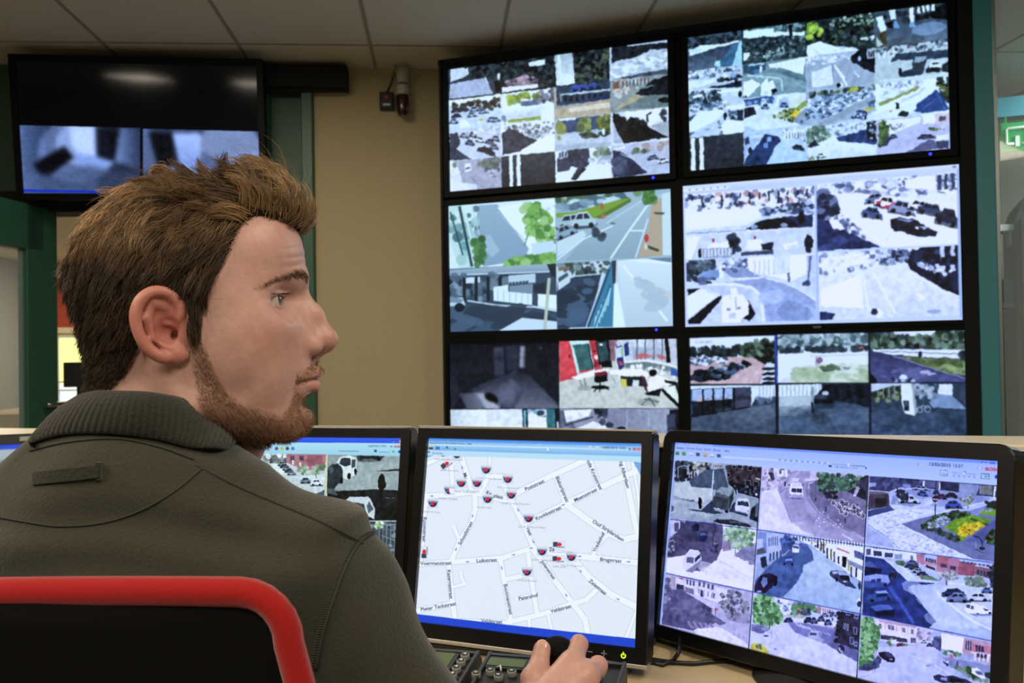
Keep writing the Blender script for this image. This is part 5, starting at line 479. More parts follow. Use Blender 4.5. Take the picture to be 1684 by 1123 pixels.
    s.p('c4d0ee', 660, 420, 720, 380, 1080, 400, 1085, 720, 880, 640, 740, 520); s.l('e8eefa', 12, 655, 430, 690, 470, 800, 560, 940, 660, 1080, 720); s.car(780, 432, 170, 60, '24346c', -2); s.car(815, 472, 165, 70, '6c7cac', 2); s.car(970, 470, 170, 60, 'c8d0e8', 2); s.car(1035, 415, 80, 44, '5c74b4'); s.p('f4f6fc', 862, 560, 875, 520, 920, 512, 1000, 530, 1020, 548, 1072, 575, 1075, 595, 960, 608, 890, 590); s.p('4c5880', 878, 525, 908, 528, 905, 555, 876, 548); s.p('4c5880', 915, 532, 935, 536, 932, 562, 914, 558); s.p('2c3460', 1005, 550, 1050, 570, 1020, 575); s.e('14183c', 965, 600, 13, 12); s.e('14183c', 1058, 592, 11, 9); s.p('7c8cc0', 890, 592, 1085, 598, 1060, 612, 950, 612); finish(s, 1.2, 1.15, 46)
    s.view(1070, 930, .21378)
    s.clip('b8b6d6', 122, 60, 790, 200, 755, 640, 78, 460); s.p('e0dcee', 130, 80, 500, 160, 640, 190, 560, 300, 330, 220, 200, 150); s.bars(3, '5c5c80', 14, 275, 100, 350, 118, 40); s.bars(4, '5c5c80', 18, 365, 118, 500, 150, 36); s.p('3c3c5c', 205, 140, 260, 150, 265, 190, 205, 180); s.p('8080a0', 265, 160, 340, 180, 340, 220, 280, 210); s.p('2c2c4c', 390, 185, 415, 190, 410, 240, 388, 235); s.p('3c3c5c', 475, 210, 500, 215, 495, 250, 472, 245); s.bars(4, 'a0a0c4', 14, 360, 175, 500, 210, 40); s.p('d04c64', 225, 88, 255, 94, 255, 104, 225, 98); s.p('7c9c70', 150, 110, 180, 112, 180, 124, 150, 124); s.p('b8a8b8', 155, 80, 195, 90, 195, 170, 155, 160)
    s.p('5c5a80', 125, 190, 250, 180, 480, 330, 470, 370, 560, 420, 500, 440, 350, 500, 90, 450); s.b(50, '54527a 6c6a90 48466c 7c7aa0', 14, 40, 110, 200, 260, 190, 440, 340, 400, 440, 100, 440, asp=1.8, al=.45); s.p('747298', 110, 100, 150, 90, 160, 200, 105, 300); s.b(24, '9c98b8 5c5a78', 8, 18, 110, 110, 150, 100, 150, 260, 105, 300)
    for i in range(5): s.p('8c8ab0', 280+i*42, 425+i*4, 305+i*42, 425+i*4, 345+i*42, 480+i*4, 315+i*42, 480+i*4)
    s.p('e4e2f4', 340, 490, 500, 470, 560, 480, 750, 600, 755, 640, 500, 575, 350, 530); s.bars(4, 'f4f2fc', 26, 350, 480, 520, 480, 26, 14); s.p('d0cee8', 260, 195, 500, 290, 500, 340, 480, 330); s.b(110, '5c6474 7c8494 8c8c9c 484c60 a4a4b4', 8, 18, 510, 240, 600, 180, 700, 200, 760, 300, 760, 420, 640, 380, 560, 340); s.b(40, '807c9c 9c98b8', 8, 20, 600, 380, 760, 380, 770, 440, 620, 420, asp=2); s.l('4c4858', 7, 632, 340, 630, 400); s.b(16, '3c3c58', 5, 10, 380, 290, 480, 330, 480, 400, 420, 370); s.e('c05c70', 510, 335, 14, 10); s.l('6c6880', 6, 505, 340, 500, 395); s.p('6c6a90', 500, 400, 590, 440, 540, 460, 480, 420)
    s.l('c8c6e4', 4, 500, 480, 620, 560, 750, 600); s.l('8480a4', 3, 650, 510, 645, 528, 660, 528); s.l('8480a4', 3, 722, 540, 715, 552, 730, 556); finish(s, 1.2, 1.12, 47)
    s.clip('ccd0ee', 796, 205, 1620, 380, 1590, 862, 765, 645); s.p('c4d0f0', 980, 245, 1280, 300, 1450, 340, 1400, 420, 1030, 400); s.b(50, 'dce4f8 4c5888 8c9cc8 34406c f0f4fc', 7, 18, 990, 260, 1220, 300, 1240, 390, 1020, 380, asp=1.8); s.p('f0f0fa', 1000, 250, 1070, 265, 1060, 290, 1000, 280); s.b(30, '6c9c70 7cac80 4c7c54', 8, 18, 1095, 310, 1130, 300, 1130, 370, 1100, 370); s.b(50, '5c8c64 7cac84 4c6c50', 9, 20, 1140, 290, 1280, 310, 1280, 350, 1150, 340); s.p('a83848', 1134, 340, 1158, 342, 1156, 370, 1132, 368); s.p('a4849c', 1285, 310, 1320, 315, 1315, 370, 1285, 365); s.p('dcd4e4', 1320, 315, 1420, 335, 1400, 385, 1315, 370); s.bars(5, '8c7c98', 8, 1325, 325, 1410, 342, 36); s.b(20, '2c3448 56607c', 8, 16, 1160, 350, 1230, 340, 1230, 385, 1170, 380)
    s.b(26, '8cb08c b4c8b4', 5, 9, 1020, 375, 1200, 385, 1200, 395, 1020, 390, asp=2); s.p('7c80bc', 1060, 435, 1180, 440, 1400, 480, 1440, 560, 1340, 600, 1110, 510); s.p('686ca4', 1340, 590, 1460, 400, 1600, 380, 1595, 740, 1450, 660); s.b(14, '6c70ac 8084bc', 16, 36, 1120, 460, 1400, 500, 1340, 580, asp=2.5, al=.5)
    for i in range(8): s.p('dcdcf4', 1110+i*32, 438+i*10, 1125+i*32, 440+i*10, 1100+i*32+60, 470+i*10, 1085+i*32+60, 466+i*10) if i < 4 else s.p('b4b4e0', 1120+i*34, 446+i*10, 1132+i*34, 448+i*10, 1160+i*34, 476+i*9, 1148+i*34, 474+i*9)
    s.p('e0e0f6', 1060, 400, 1460, 440, 1440, 470, 1180, 430, 1060, 425); s.car(1065, 415, 70, 36, '34408c'); s.car(1220, 415, 70, 44, '2c3870'); s.car(1262, 418, 50, 50, '56649c'); s.car(1315, 408, 60, 40, '4c5890'); s.car(1370, 432, 60, 44, '5c6ca4'); s.car(1345, 375, 60, 30, '8490b8'); s.e('1c2444', 1405, 412, 5, 12); s.b(14, 'a8b4d4 3c4874', 8, 14, 1380, 360, 1440, 360, 1440, 390, 1390, 385)
    s.p('9ca8cc', 1220, 520, 1240, 500, 1300, 505, 1305, 535, 1290, 565, 1220, 550); s.p('3c4878', 1232, 515, 1280, 520, 1278, 538, 1228, 532); s.p('c4cce4', 1240, 500, 1300, 505, 1296, 515, 1240, 512)
    s.p('2c2c4c', 1470, 350, 1620, 380, 1600, 650, 1440, 590, 1465, 420); s.b(40, '24243f 3c3a58', 10, 26, 1480, 380, 1610, 400, 1590, 640, 1460, 580)
    for x, y, w, h in ((1510, 355, 32, 30), (1575, 375, 30, 34), (1490, 440, 18, 50), (1515, 445, 14, 54), (1565, 470, 30, 60), (1540, 545, 30, 60), (1575, 580, 24, 40)): s.p('aab4d8', x, y, x+w, y+6, x+w-4, y+h, x-4, y+h-6); s.p('34406c', x+4, y+5, x+w-4, y+9, x+w-8, y+h-6, x, y+h-10)
    s.b(26, '1c1c30 2c3444', 9, 20, 1450, 360, 1480, 370, 1470, 450, 1440, 560, 1430, 580); s.e('20203c', 1470, 640, 26, 34); s.b(10, 'a4a4c8', 6, 12, 1450, 620, 1500, 660, 1490, 680, 1460, 660)
    s.b(260, '6ca46c 8cc488 4c8450 a4d49c 3c6c44', 9, 22, 800, 240, 860, 215, 940, 235, 980, 300, 1020, 400, 1000, 440, 900, 455, 800, 430); s.l('4c5c4c', 10, 850, 430, 848, 500); s.l('4c5c4c', 7, 918, 440, 920, 490); s.p('7478a8', 780, 450, 900, 470, 910, 500, 850, 515, 780, 490); s.b(20, '8c90bc 6468a0', 10, 22, 780, 460, 900, 480, 840, 505, asp=2); s.l('b4b8dc', 4, 780, 600, 940, 600, 985, 550, 960, 520, 900, 515); s.e('3c4470', 893, 538, 18, 7); s.l('7c88b0', 4, 935, 500, 938, 555); s.p('d4c858', 770, 630, 785, 590, 860, 600, 920, 660, 905, 672, 800, 650); s.p('56745c', 810, 610, 855, 605, 868, 645, 820, 635); s.l('dcd890', 4, 830, 610, 840, 640); s.e('5c648c', 965, 640, 14, 6)
    for i in range(9): s.p('e8e8fa', 1300+i*14, 722-i*7, 1310+i*14, 728-i*7, 1325+i*14, 714-i*7, 1312+i*14, 710-i*7)
    s.b(16, 'd8dcf4 c0c4e8', 24, 60, 950, 640, 1200, 560, 1560, 800, 1500, 820, asp=2.5, al=.4); finish(s, 1.2, 1.15, 48)
    s.view(1400, 880, .2163)
    s.clip('aab4dc', 76, 610, 1082, 808, 1072, 1290, 50, 1085); s.p('d4ccec', 170, 630, 520, 690, 640, 720, 560, 800, 480, 830, 200, 800); s.p('e4dcf0', 200, 650, 500, 705, 490, 790, 230, 740); s.p('c09cb4', 215, 640, 500, 690, 500, 705, 215, 660)
    for x, y in ((212, 670), (285, 680), (310, 685), (395, 700), (460, 712)): s.p('6c7098', x, y, x+22, y+4, x+22, y+38, x, y+34)
    s.bars(6, 'c89cb0', 5, 240, 665, 500, 710, 50); s.p('3c4060', 230, 755, 430, 785, 430, 815, 230, 785); s.p('e8e4f4', 265, 735, 440, 765, 440, 785, 265, 755); s.bars(3, '54587c', 12, 455, 775, 495, 780, 40); s.b(24, 'b4a4bc ccc4d8 7c7898', 7, 14, 500, 710, 620, 735, 560, 790, 500, 800); s.b(16, '5c8064 7ca080', 8, 16, 280, 800, 320, 790, 320, 830, 290, 830); s.e('602848', 382, 833, 36, 18); s.b(10, '6c8c6c', 7, 12, 400, 825, 430, 830, 425, 855, 400, 855); s.p('dce0f4', 300, 795, 350, 790, 350, 825, 310, 825)
    s.p('c4c8e8', 200, 850, 480, 840, 640, 770, 690, 860, 640, 950, 780, 1060, 950, 1123, 300, 1290, 50, 1085, 60, 1040, 200, 960); s.b(20, 'b4bce0 bcc4e6', 24, 60, 250, 960, 600, 900, 760, 1080, 400, 1150, asp=2.5, al=.4); s.p('4c5488', 620, 800, 690, 760, 690, 860, 680, 880, 620, 840); s.b(14, '3c4474 646c9c', 8, 18, 640, 770, 690, 770, 685, 860, 640, 830); s.p('f0eef8', 688, 742, 860, 775, 855, 900, 690, 860); s.p('bca0b8', 860, 780, 1082, 815, 1080, 990, 1000, 960, 850, 890); s.p('c87c98', 920, 820, 1080, 850, 1078, 900, 920, 880)
    s.bars(3, '34385c', 9, 870, 800, 920, 805, 70); s.bars(3, '2c3458', 18, 945, 832, 1015, 845, 44); s.p('e8e4f4', 915, 880, 1060, 905, 1060, 920, 915, 895); s.bars(4, 'e4e4f4', 12, 930, 900, 1060, 915, 50); s.bars(3, '3c4060', 18, 955, 895, 1040, 905, 30); s.b(30, '5c8464 7ca080 3c6448', 7, 15, 690, 880, 760, 880, 860, 910, 840, 920, 700, 910); s.b(10, 'dce0f4 a8b0d0', 10, 18, 725, 885, 780, 890, 780, 915, 730, 910); s.p('c8687c', 752, 905, 780, 908, 778, 935, 750, 932); s.p('98a8dc', 885, 910, 925, 905, 930, 940, 885, 945); s.p('8890c0', 690, 920, 1080, 990, 1075, 1120, 900, 1080, 760, 1000); s.b(60, '6c8c70 84a084 547c5c', 7, 14, 770, 990, 880, 1000, 960, 1080, 1060, 1110, 1060, 1123, 940, 1100); s.b(40, '2c5434 3c6c40', 8, 16, 860, 1010, 900, 1000, 980, 1070, 930, 1090)
    s.p('1c2040', 210, 890, 260, 880, 310, 895, 338, 930, 335, 965, 280, 960, 220, 920); s.p('3c4068', 262, 890, 305, 898, 330, 930, 280, 925); s.p('701c3c', 262, 915, 275, 918, 273, 928, 262, 925); s.p('c8cce4', 295, 935, 320, 938, 318, 945, 295, 942); s.car(555, 805, 40, 26, 'e8ecf8'); s.car(600, 830, 46, 30, '3c4470'); s.car(590, 785, 30, 22, 'dce4f4'); s.e('eceefa', 737, 965, 9, 14); s.e('343c68', 735, 985, 10, 12); s.p('343c68', 700, 955, 735, 975, 730, 990, 705, 970); s.p('4c5480', 805, 955, 820, 955, 818, 995, 803, 992)
    s.p('eceffa', 920, 1010, 960, 1005, 1010, 1050, 1025, 1090, 990, 1085, 920, 1045); s.p('5c6890', 945, 1028, 990, 1035, 1012, 1062, 960, 1050); s.p('243c30', 1020, 1040, 1070, 1040, 1068, 1100, 1020, 1070); s.p('24305c', 628, 1070, 670, 1055, 720, 1070, 780, 1065, 880, 1095, 930, 1125, 700, 1120, 640, 1100); s.p('8c98c8', 690, 1075, 740, 1080, 730, 1105, 680, 1090); s.p('101838', 760, 1080, 860, 1100, 850, 1120, 750, 1115)
    for i in range(12): s.p('e4e8fa', 455+i*15, 905+i*5.5, 465+i*15, 908+i*5.5, 465+i*15, 914+i*5.5, 455+i*15, 911+i*5.5)
    s.l('dce0f4', 10, 660, 1050, 690, 1020); s.l('dce0f4', 8, 640, 985, 760, 1060); s.e('7880ac', 590, 988, 20, 5); s.b(320, '6ca46c 84bc7c 4c8450 9ccc90 3c6c40', 8, 20, 80, 620, 150, 625, 215, 700, 210, 800, 190, 900, 150, 990, 70, 1000); s.p('3c4470', 64, 1000, 150, 980, 210, 910, 235, 960, 200, 1010, 140, 1030, 62, 1020); s.b(30, '4c5480 2c3460', 9, 20, 70, 1005, 220, 940, 210, 1000, 140, 1020); s.l('9ca4cc', 4, 60, 1085, 150, 1060, 190, 1030, 170, 1010); finish(s, 1.2, 1.15, 49)
    s.noclip(); s.view(1060, 690, .38566); s.l('0a0c18', 3, 502, 205, 448, 975); s.l('0a0c18', 4, 958, 240, 908, 1100); s.l('c8d8fc', 2, 505, 205, 451, 975); s.l('c8d8fc', 3, 962, 240, 912, 1100); s.l('2c3c90', 3, 110, 425, 490, 470, 950, 540, 1500, 612); s.l('2c3c90', 3, 95, 655, 465, 735, 930, 830, 1490, 945); s.l('a8c4fc', 6, 132, 170, 72, 872)
def tint(s, r, g, b): s.a = np.clip(s.a*np.array([r, g, b]), 0, 1)
def draw_M2(s):
    s.noclip(); s.view(660, 690, .38563)
    s.p('eaf0f4', 40, 40, 1200, 40, 1200, 1100, 20, 1100)
    st = [(22, 315, 310, 318, 380, 300, 440, 250, 520, 215, 605), (22, 60, 617, 215, 607, 430, 590, 560, 548, 600, 560), (22, 440, 280, 480, 360, 530, 460, 570, 555), (26, 530, 440, 600, 410, 700, 360, 960, 238, 1000, 220), (24, 440, 340, 540, 290, 640, 240, 790, 172, 850, 140), (22, 660, 240, 705, 360), (22, 800, 160, 850, 300), (24, 940, 160, 970, 300, 1004, 470), (12, 985, 170, 1010, 310, 1022, 450), (28, 705, 360, 800, 430, 880, 482, 950, 512, 1000, 500, 1030, 465), (20, 880, 490, 830, 540, 818, 590), (26, 600, 560, 740, 580, 1040, 614), (28, 740, 600, 800, 670, 900, 748, 1040, 815), (24, 570, 560, 600, 600, 660, 690, 730, 780, 785, 850, 800, 930), (22, 460, 862, 600, 830, 730, 785, 790, 768, 845, 715), (18, 250, 858, 420, 862, 465, 868), (20, 425, 600, 440, 680, 470, 860), (20, 543, 575, 560, 700, 580, 825), (20, 440, 682, 535, 662), (18, 500, 763, 572, 746), (22, 205, 610, 213, 720, 232, 860), (22, 70, 815, 212, 785), (14, 220, 715, 272, 700, 258, 670, 256, 655), (16, 110, 330, 100, 430, 86, 600), (22, 110, 325, 200, 322, 300, 310, 450, 345), (22, 345, 300, 372, 243, 450, 243), (14, 378, 240, 380, 145), (22, 255, 150, 285, 240, 305, 310), (18, 216, 195, 222, 315), (18, 105, 190, 190, 155), (14, 1005, 812, 960, 930), (14, 628, 832, 645, 905), (14, 545, 845, 552, 905), (16, 250, 515, 232, 470, 225, 455)]
    for w, *q in st: s.l('b2bac8', w+3, *q)
    for w, *q in st: s.l('f7fafd', w, *q); [s.e('f7fafd', q[i], q[i+1], w/2, w/2) for i in range(0, len(q), 2)]
    s.p('7cacd8', 990, 178, 1030, 185, 1030, 255); s.p('8cb8dc', 112, 150, 150, 150, 112, 164)
    for t, x, y, r in (('Poststraat', 532, 305, -25), ('Blekerijstraat', 658, 245, 67), ('ode Kruisstraat', 792, 176, 66), ('ng Albertlaan', 932, 180, 75), ('Meensstraat', 742, 352, -27), ('Knokkestraat', 577, 430, -25), ('Oud Strijderslaan', 815, 438, 32), ('Vredeshof', 828, 566, -62), ('Brugstraat', 848, 602, 5), ('Zeiestraat', 800, 690, 40), ('Luikstraat', 322, 609, -3), ('Voermanstraat', 84, 620, -1), ('Schoolstraat', 256, 536, -62), ('Roomstraat', 96, 415, 92), ('Kazernestraat', 198, 640, 85), ('Bootmanstraat', 438, 702, 79), ('Patershof', 503, 771, -12), ('Veldstraat', 640, 824, -15), ('Veldstraat', 342, 864, 3), ('Pieter Tackstraat', 86, 817, -10), ('Jolenstraat', 596, 606, 55), ('Ka', 362, 316, 18), ('plein', 394, 330, 15), ('raat', 534, 464, 66), ('Mu', 264, 230, 70), ('Za', 632, 560, -4)): s.text('34445f', t, x, y, 22, r, 1., .012)
    for x, y, r in ((262, 205, 80), (306, 410, 105), (236, 552, 115), (132, 326, 0), (284, 606, 0), (480, 576, -10), (430, 632, 80), (500, 385, 60), (565, 520, 60), (692, 364, -25), (766, 645, 50), (925, 765, 25), (705, 748, 60), (970, 606, 5), (762, 583, 0), (555, 548, -10)):
        c, d = math.cos(math.radians(r))*8, math.sin(math.radians(r))*8; s.l('4868d8', 2.5, x-c, y-d, x+c, y+d); s.p('4868d8', x+c, y+d, x-d*.45, y+c*.45, x+d*.45, y-c*.45)
    def dome(x, y, t=None, dx=-44, dy=38):
        s.p('d9e1ee', x-23, y-22, x+23, y-22, x+24, y+20, x-22, y+20); t_ = np.linspace(0, math.pi, 12)
        s.p('1b2148', *[v for k in t_ for v in (x+18*math.cos(k), y-5+20*math.sin(k))]); s.p('7c8898', x-23, y-14, x+23, y-12, x+21, y-3, x-20, y-5); s.p('aab4c0', x-23, y-14, x+23, y-12, x+22, y-8, x-22, y-10); s.e('e4283c', x, y-1, 7, 9); s.e('6c80c8', x-10, y+3, 3, 6, 20)
        if t: s.text('8f98a6', t, x+dx, y+dy, 11, 2)
    def bullet(x, y, r=0):
        c, n = math.cos(math.radians(r)), math.sin(math.radians(r)); T = lambda *k: [v for i in range(0, len(k), 2) for v in (x+k[i]*c-k[i+1]*n, y+k[i]*n+k[i+1]*c)]
        s.p('d9e1ee', *T(-27, -16, 27, -16, 27, 16, -27, 16)); s.p('e8ecf0', *T(-8, -12, 22, -12, 25, -4, 25, 10, -8, 10)); s.p('3c4450', *T(-25, -11, -6, -12, -6, 8, -25, 9)); s.p('9098a4', *T(-8, 8, 24, 8, 22, 13, -8, 13)); s.e('e4283c', *T(2, -1), 10, 8, r)
    s.clip(None, 115, 150, 1040, 185, 1040, 1000, 50, 1000); dome(239, 150); dome(181, 142); s.noclip()
    for a in ((364, 215, 'DOME 17 Cam dec oost'), (258, 272, 'DOME 21 Noordstraat'), (325, 272, 'PTZ 8 Plein'), (456, 255, 'PTZ 15 Leeuwen CC'), (206, 302, 'DOME 7 Stadhuis'), (471, 322, 'DOME 17 Hoek Poststraat'), (370, 340, 'DOME 6 ING'), (137, 358, 'DOME 10 Carte'), (545, 422, 'DOME 19 Hoek De Kept'), (602, 563, 'DOME 15 Casinoplein'), (727, 587, 'PTZ 22 Zandgieterij'), (538, 650, 'DOME 20 Pandoef')): dome(*a)
    bullet(195, 190, -38); bullet(674, 533); bullet(672, 594); bullet(101, 565, -88); s.text('8f98a6', 'NMPL Duivelsen', 170, 219, 11, 2); s.text('8f98a6', 'NMPL Duivelsen Overzicht', 142, 172, 11, 2); s.text('8f98a6', 'NMPL Zand Overzicht', 632, 567, 11, 2); s.text('8f98a6', 'NMPL Zand', 648, 630, 11, 2); s.p('f2f6fa', 206, 292, 228, 294, 228, 314, 208, 314)
    s.g('4c88e4', '84b8ec', 112, 74, 1045, 98, 1045, 116, 112, 94); s.g('8cc0ec', 'b4dcf2', 112, 94, 1040, 116, 1040, 132, 112, 110); s.g('a4d4f0', '7cb4e8', 112, 110, 1040, 132, 1040, 158, 112, 130); s.p('bfe2f4', 110, 130, 1040, 158, 1040, 182, 108, 152); s.l('e4f4fc', 3, 112, 106, 1040, 130)
    for t, x in (('System', 124), ('Camera', 156), ('Tools', 190), ('Alarm', 216), ('Extra', 248), ('Help', 280)): s.text('3c5c8c', t, x, 103+(x-124)*.026, 12, 1.6)
    s.p('5c3020', 120, 118, 138, 118, 137, 127, 119, 126); s.p('e8c8a0', 120, 113, 138, 114, 138, 118, 120, 118); s.p('4870c0', 148, 115, 166, 116, 166, 128, 148, 127); s.l('6c8cb8', 2, 176, 122, 214, 124); s.e('3c5484', 197, 119, 4, 5); s.p('4ca868', 226, 118, 240, 125, 228, 132); s.text('50688c', 'Kamerlijst', 135, 146, 11, 1.6); s.e('243c70', 121, 139, 3, 4)
    s.p('fff', 621, 118, 632, 128, 625, 134); s.p('c4dcf0', 800, 112, 814, 112, 813, 128, 800, 127); s.p('c4dcf0', 828, 112, 844, 113, 843, 128, 828, 128); s.p('dccfa0', 828, 124, 844, 125, 844, 128, 828, 128); s.text('2c4c7c', '12/05/2015 15:51', 856, 124, 15, 1.8, 1., .01); s.e('5c84b8', 976, 126, 7, 4); s.text('d82848', 'BOSCH', 988, 131, 15, 1.8, 1.05, .03); s.p('c03048', 1020, 102, 1034, 103, 1034, 108, 1020, 107)
    s.p('2148cc', 66, 828, 400, 868, 1010, 935, 1010, 1000, 60, 900)
def draw_M1(s):
    s.noclip(); s.view(390, 690, .2405)
    s.p('cfdcd4', -500, 80, 1200, 80, 1200, 1300, -500, 1300); s.g('3c64f0', '2c50e0', -500, 100, 1140, 125, 1136, 162, -500, 150); s.g('b4e0ee', 'a0cfe6', -500, 150, 1136, 162, 1132, 248, -500, 235)
    s.p('3c5cd8', 1062, 138, 1082, 138, 1082, 158, 1062, 158); s.p('3c5cd8', 1086, 138, 1104, 138, 1104, 158, 1086, 158); s.p('e04850', 1108, 138, 1131, 139, 1131, 160, 1108, 160); s.l('fff', 3, 1114, 144, 1126, 155); s.l('fff', 3, 1126, 144, 1114, 155); s.l('fff', 3, 1068, 154, 1076, 154)
    s.text('3c5878', '12/05/2015 15:51', 898, 187, 18, 0, 1., .01); s.text('d82848', 'BOSCH', 1076, 191, 18, 0, 1, .03); s.e('5c84b8', 1057, 184, 9, 5)
    for i, c in enumerate(('3c9848', '5ca850', '8c9cc0', 'c8ccd4', '4c5c78', 'd8b850', '404858', '5878c8')): s.e(c, 125+i*37, 198, 12, 12)
    s.l('3c5878', 3, 700, 216, 838, 218); s.p('3c5878', 940, 205, 958, 206, 958, 224, 940, 223); s.l('5c7898', 3, 975, 222, 1045, 224); s.p('4ca85c', 1062, 210, 1086, 220, 1066, 228); s.e('2438a8', 1112, 220, 9, 9); s.p('e4ecd4', -500, 225, 145, 240, 145, 1300, -500, 1300)
    s.b(60, 'c8ccb8 a8b8a0', 4, 8, -400, 260, 120, 260, 120, 900, -400, 900, asp=4)
    s.clip('c0c8cc', 150, 232, 612, 238, 600, 700, 150, 700); s.b(40, '6c7478 8c9490 e4ece8 4c5458', 10, 24, 150, 240, 340, 240, 340, 300, 150, 300); s.p('b07480', 340, 235, 612, 238, 600, 350, 440, 340, 340, 290); s.bars(4, '5c4c5c', 30, 350, 245, 600, 250, 34); s.bars(4, 'dcdce4', 12, 360, 270, 560, 330, 30); s.p('9c5c6c', 480, 240, 590, 245, 585, 320, 480, 320); s.p('48505c', 150, 295, 210, 295, 270, 360, 150, 300); s.p('d8e0e0', 220, 300, 300, 300, 420, 380, 320, 380); s.b(40, '8ca48c 5c8060 a4b8a0', 8, 18, 420, 320, 600, 320, 560, 390, 430, 370)
    for i in range(5): s.car(310+i*16, 300+i*16, 60, 30, '3c4858' if i % 2 else '8c98a4')
    s.p('ccd4dc', 380, 390, 600, 370, 600, 500, 450, 420); s.car(470, 415, 70, 40, '6c7c8c'); s.car(545, 430, 80, 44, 'dce4ec'); s.l('4c5c4c', 5, 540, 370, 545, 400); s.p('506070', 150, 700, 600, 480, 600, 700); finish(s, 1.5, 1.15, 61)
    s.clip('8c989c', 622, 240, 1120, 250, 1096, 690, 612, 690); s.p('3c4448', 820, 245, 1010, 250, 960, 290, 830, 290); s.p('20282c', 835, 245, 1000, 250, 980, 285, 850, 290); s.b(20, 'a0acae 8c989c', 30, 70, 760, 330, 1110, 280, 1100, 470, 700, 470, asp=2, al=.5); s.p('2c3438', 960, 350, 1115, 335, 1115, 352, 1000, 352); s.p('1c2224', 622, 488, 800, 484, 930, 476, 1110, 484, 1096, 690, 612, 690); s.b(14, '242c2e 181c1e', 20, 50, 680, 500, 1090, 500, 1090, 680, 680, 680, al=.6)
    s.p('2c3840', 618, 440, 622, 330, 650, 305, 700, 300, 725, 340, 725, 430, 690, 440, 670, 470, 618, 470); s.p('4c606c', 625, 335, 650, 310, 665, 340, 640, 380); s.p('d4dce0', 680, 290, 710, 255, 770, 245, 815, 260, 822, 350, 810, 380, 780, 390, 760, 410, 730, 400, 725, 330); s.p('2c3a44', 700, 300, 715, 262, 775, 262, 780, 310, 740, 320); s.p('3c4c58', 785, 270, 812, 272, 812, 320, 785, 330); s.e('14181c', 768, 385, 12, 22); s.e('14181c', 812, 355, 9, 24); s.e('14181c', 715, 415, 12, 24); s.e('101416', 965, 265, 10, 18)
    s.p('14181a', 965, 420, 975, 385, 992, 370, 1006, 385, 1022, 440, 1018, 460, 1004, 475, 1000, 540, 980, 540, 975, 480, 966, 455); s.e('14181a', 993, 383, 11, 14); s.p('c4ccd2', 745, 545, 770, 528, 900, 526, 915, 545, 945, 610, 940, 680, 900, 660, 880, 620, 760, 560); s.p('3c4850', 800, 565, 870, 575, 880, 630, 820, 590); s.p('4c5c68', 905, 560, 935, 610, 900, 640, 888, 590); s.l('7c8488', 4, 1020, 535, 1075, 535); s.p('4c5860', 612, 470, 665, 470, 690, 520, 612, 500); finish(s, 1.5, 1.15, 62)
    s.clip('404c58', 612, 696, 1094, 696, 1080, 1100, 600, 1100); s.b(60, '5c6874 2c343c 78848c 8c989c', 10, 26, 620, 700, 1090, 700, 1080, 1080, 620, 1080, asp=1.4); s.bars(5, '8c98a4', 4, 960, 700, 1090, 710, 300); s.l('98a4ac', 4, 990, 790, 1090, 830); s.l('98a4ac', 4, 1010, 720, 1092, 716); s.b(20, 'a4c88c e4f0d8', 6, 12, 940, 700, 1000, 700, 1000, 740, 950, 740); finish(s, 1.5, 1.1, 63)
    s.clip('7c8888', 150, 705, 600, 705, 590, 1100, 150, 1100); s.b(40, '5c6868 98a4a4 b8c0c0', 20, 50, 160, 720, 590, 720, 580, 1090, 160, 1090, asp=1.6); finish(s, 1.5, 1.1, 64); s.noclip()
    s.l('e8d84c', 4, 616, 238, 602, 700); s.l('d8e0e4', 4, 602, 693, 1095, 693)
def draw_M0(s):
    s.noclip(); s.p('c4ccc8', 0, 0, 4000, 0, 4000, 4000, 0, 4000)
    s.a[:] = rgb('b9c0c2'); h = s.h; s.a[:int(h*.03)] = rgb('2c4cd0'); s.a[int(h*.03):int(h*.09)] = rgb('a4b4bc'); s.a[int(h*.09):, int(s.w*.5):] = rgb('8c989c')
def draw_lcd(s): s.a[:] = rgb('4c5c18')
# ---------------------------------------------------------------- the setting
M_WALL = mat('cream_wallcovering', 'b9ab86', .8, var=.07, scale=90, bump=.25)
M_GREY = mat('grey_plaster', '8c8e88', .85, var=.06, scale=8)
M_CEIL = mat('ceiling_tile', 'd2c8b4', .95, var=.07, scale=160, bump=.3)
M_GRID = mat('ceiling_joint', '938d80', .8)
M_CARP = mat('carpet', '8c867a', .95, var=.25, scale=300, bump=.5)
M_GREEN = mat('dark_green_paint', '2c5c46', .45, var=.08, scale=6)
M_GREEN2 = mat('green_panel_paint', '3a5a46', .5, var=.08, scale=6)
M_TEAL = mat('teal_paint', '459aa8', .45, var=.06, scale=5)
M_BLACK = mat('black_plastic', '0c0d10', .35, var=.1)
M_BLACKM = mat('black_matt', '090a0c', .8, var=.1)
M_RED = mat('red_wall_paint', 'a8452c', .6, var=.15, scale=3)
M_CREAMP = mat('cream_trim', 'd9cba6', .45, var=.05)
def struct(o): o['kind'] = 'structure'; return o
def rbox(name, u0, u1, v0, v1, z0, z1, m, bevel=0):
    return struct(MB().box(((u0+u1)/2, (v0+v1)/2, (z0+z1)/2), (u1-u0, v1-v0, z1-z0), ROOM, bevel).build(name, m))
rbox('floor', -6, 6.5, -3.4, 16.2, -.1, 0, M_CARP)
rbox('ceiling', -6, 6.5, -3.4, 16.2, CEIL, CEIL+.1, M_CEIL)
g = MB()
for i in range(-8, 9):
    g.box((-.3+i*.6, 2.6, CEIL-.0015), (.014, 11.8, .005), ROOM)
for j in range(-2, 8): g.box((0, .62+j*1.2, CEIL-.0015), (11, .01, .004), ROOM)
struct(g.build('trim_1', M_GRID))
WV = 4.56                                                    # back wall plane
uj = -.59                                                    # right jamb of the green opening
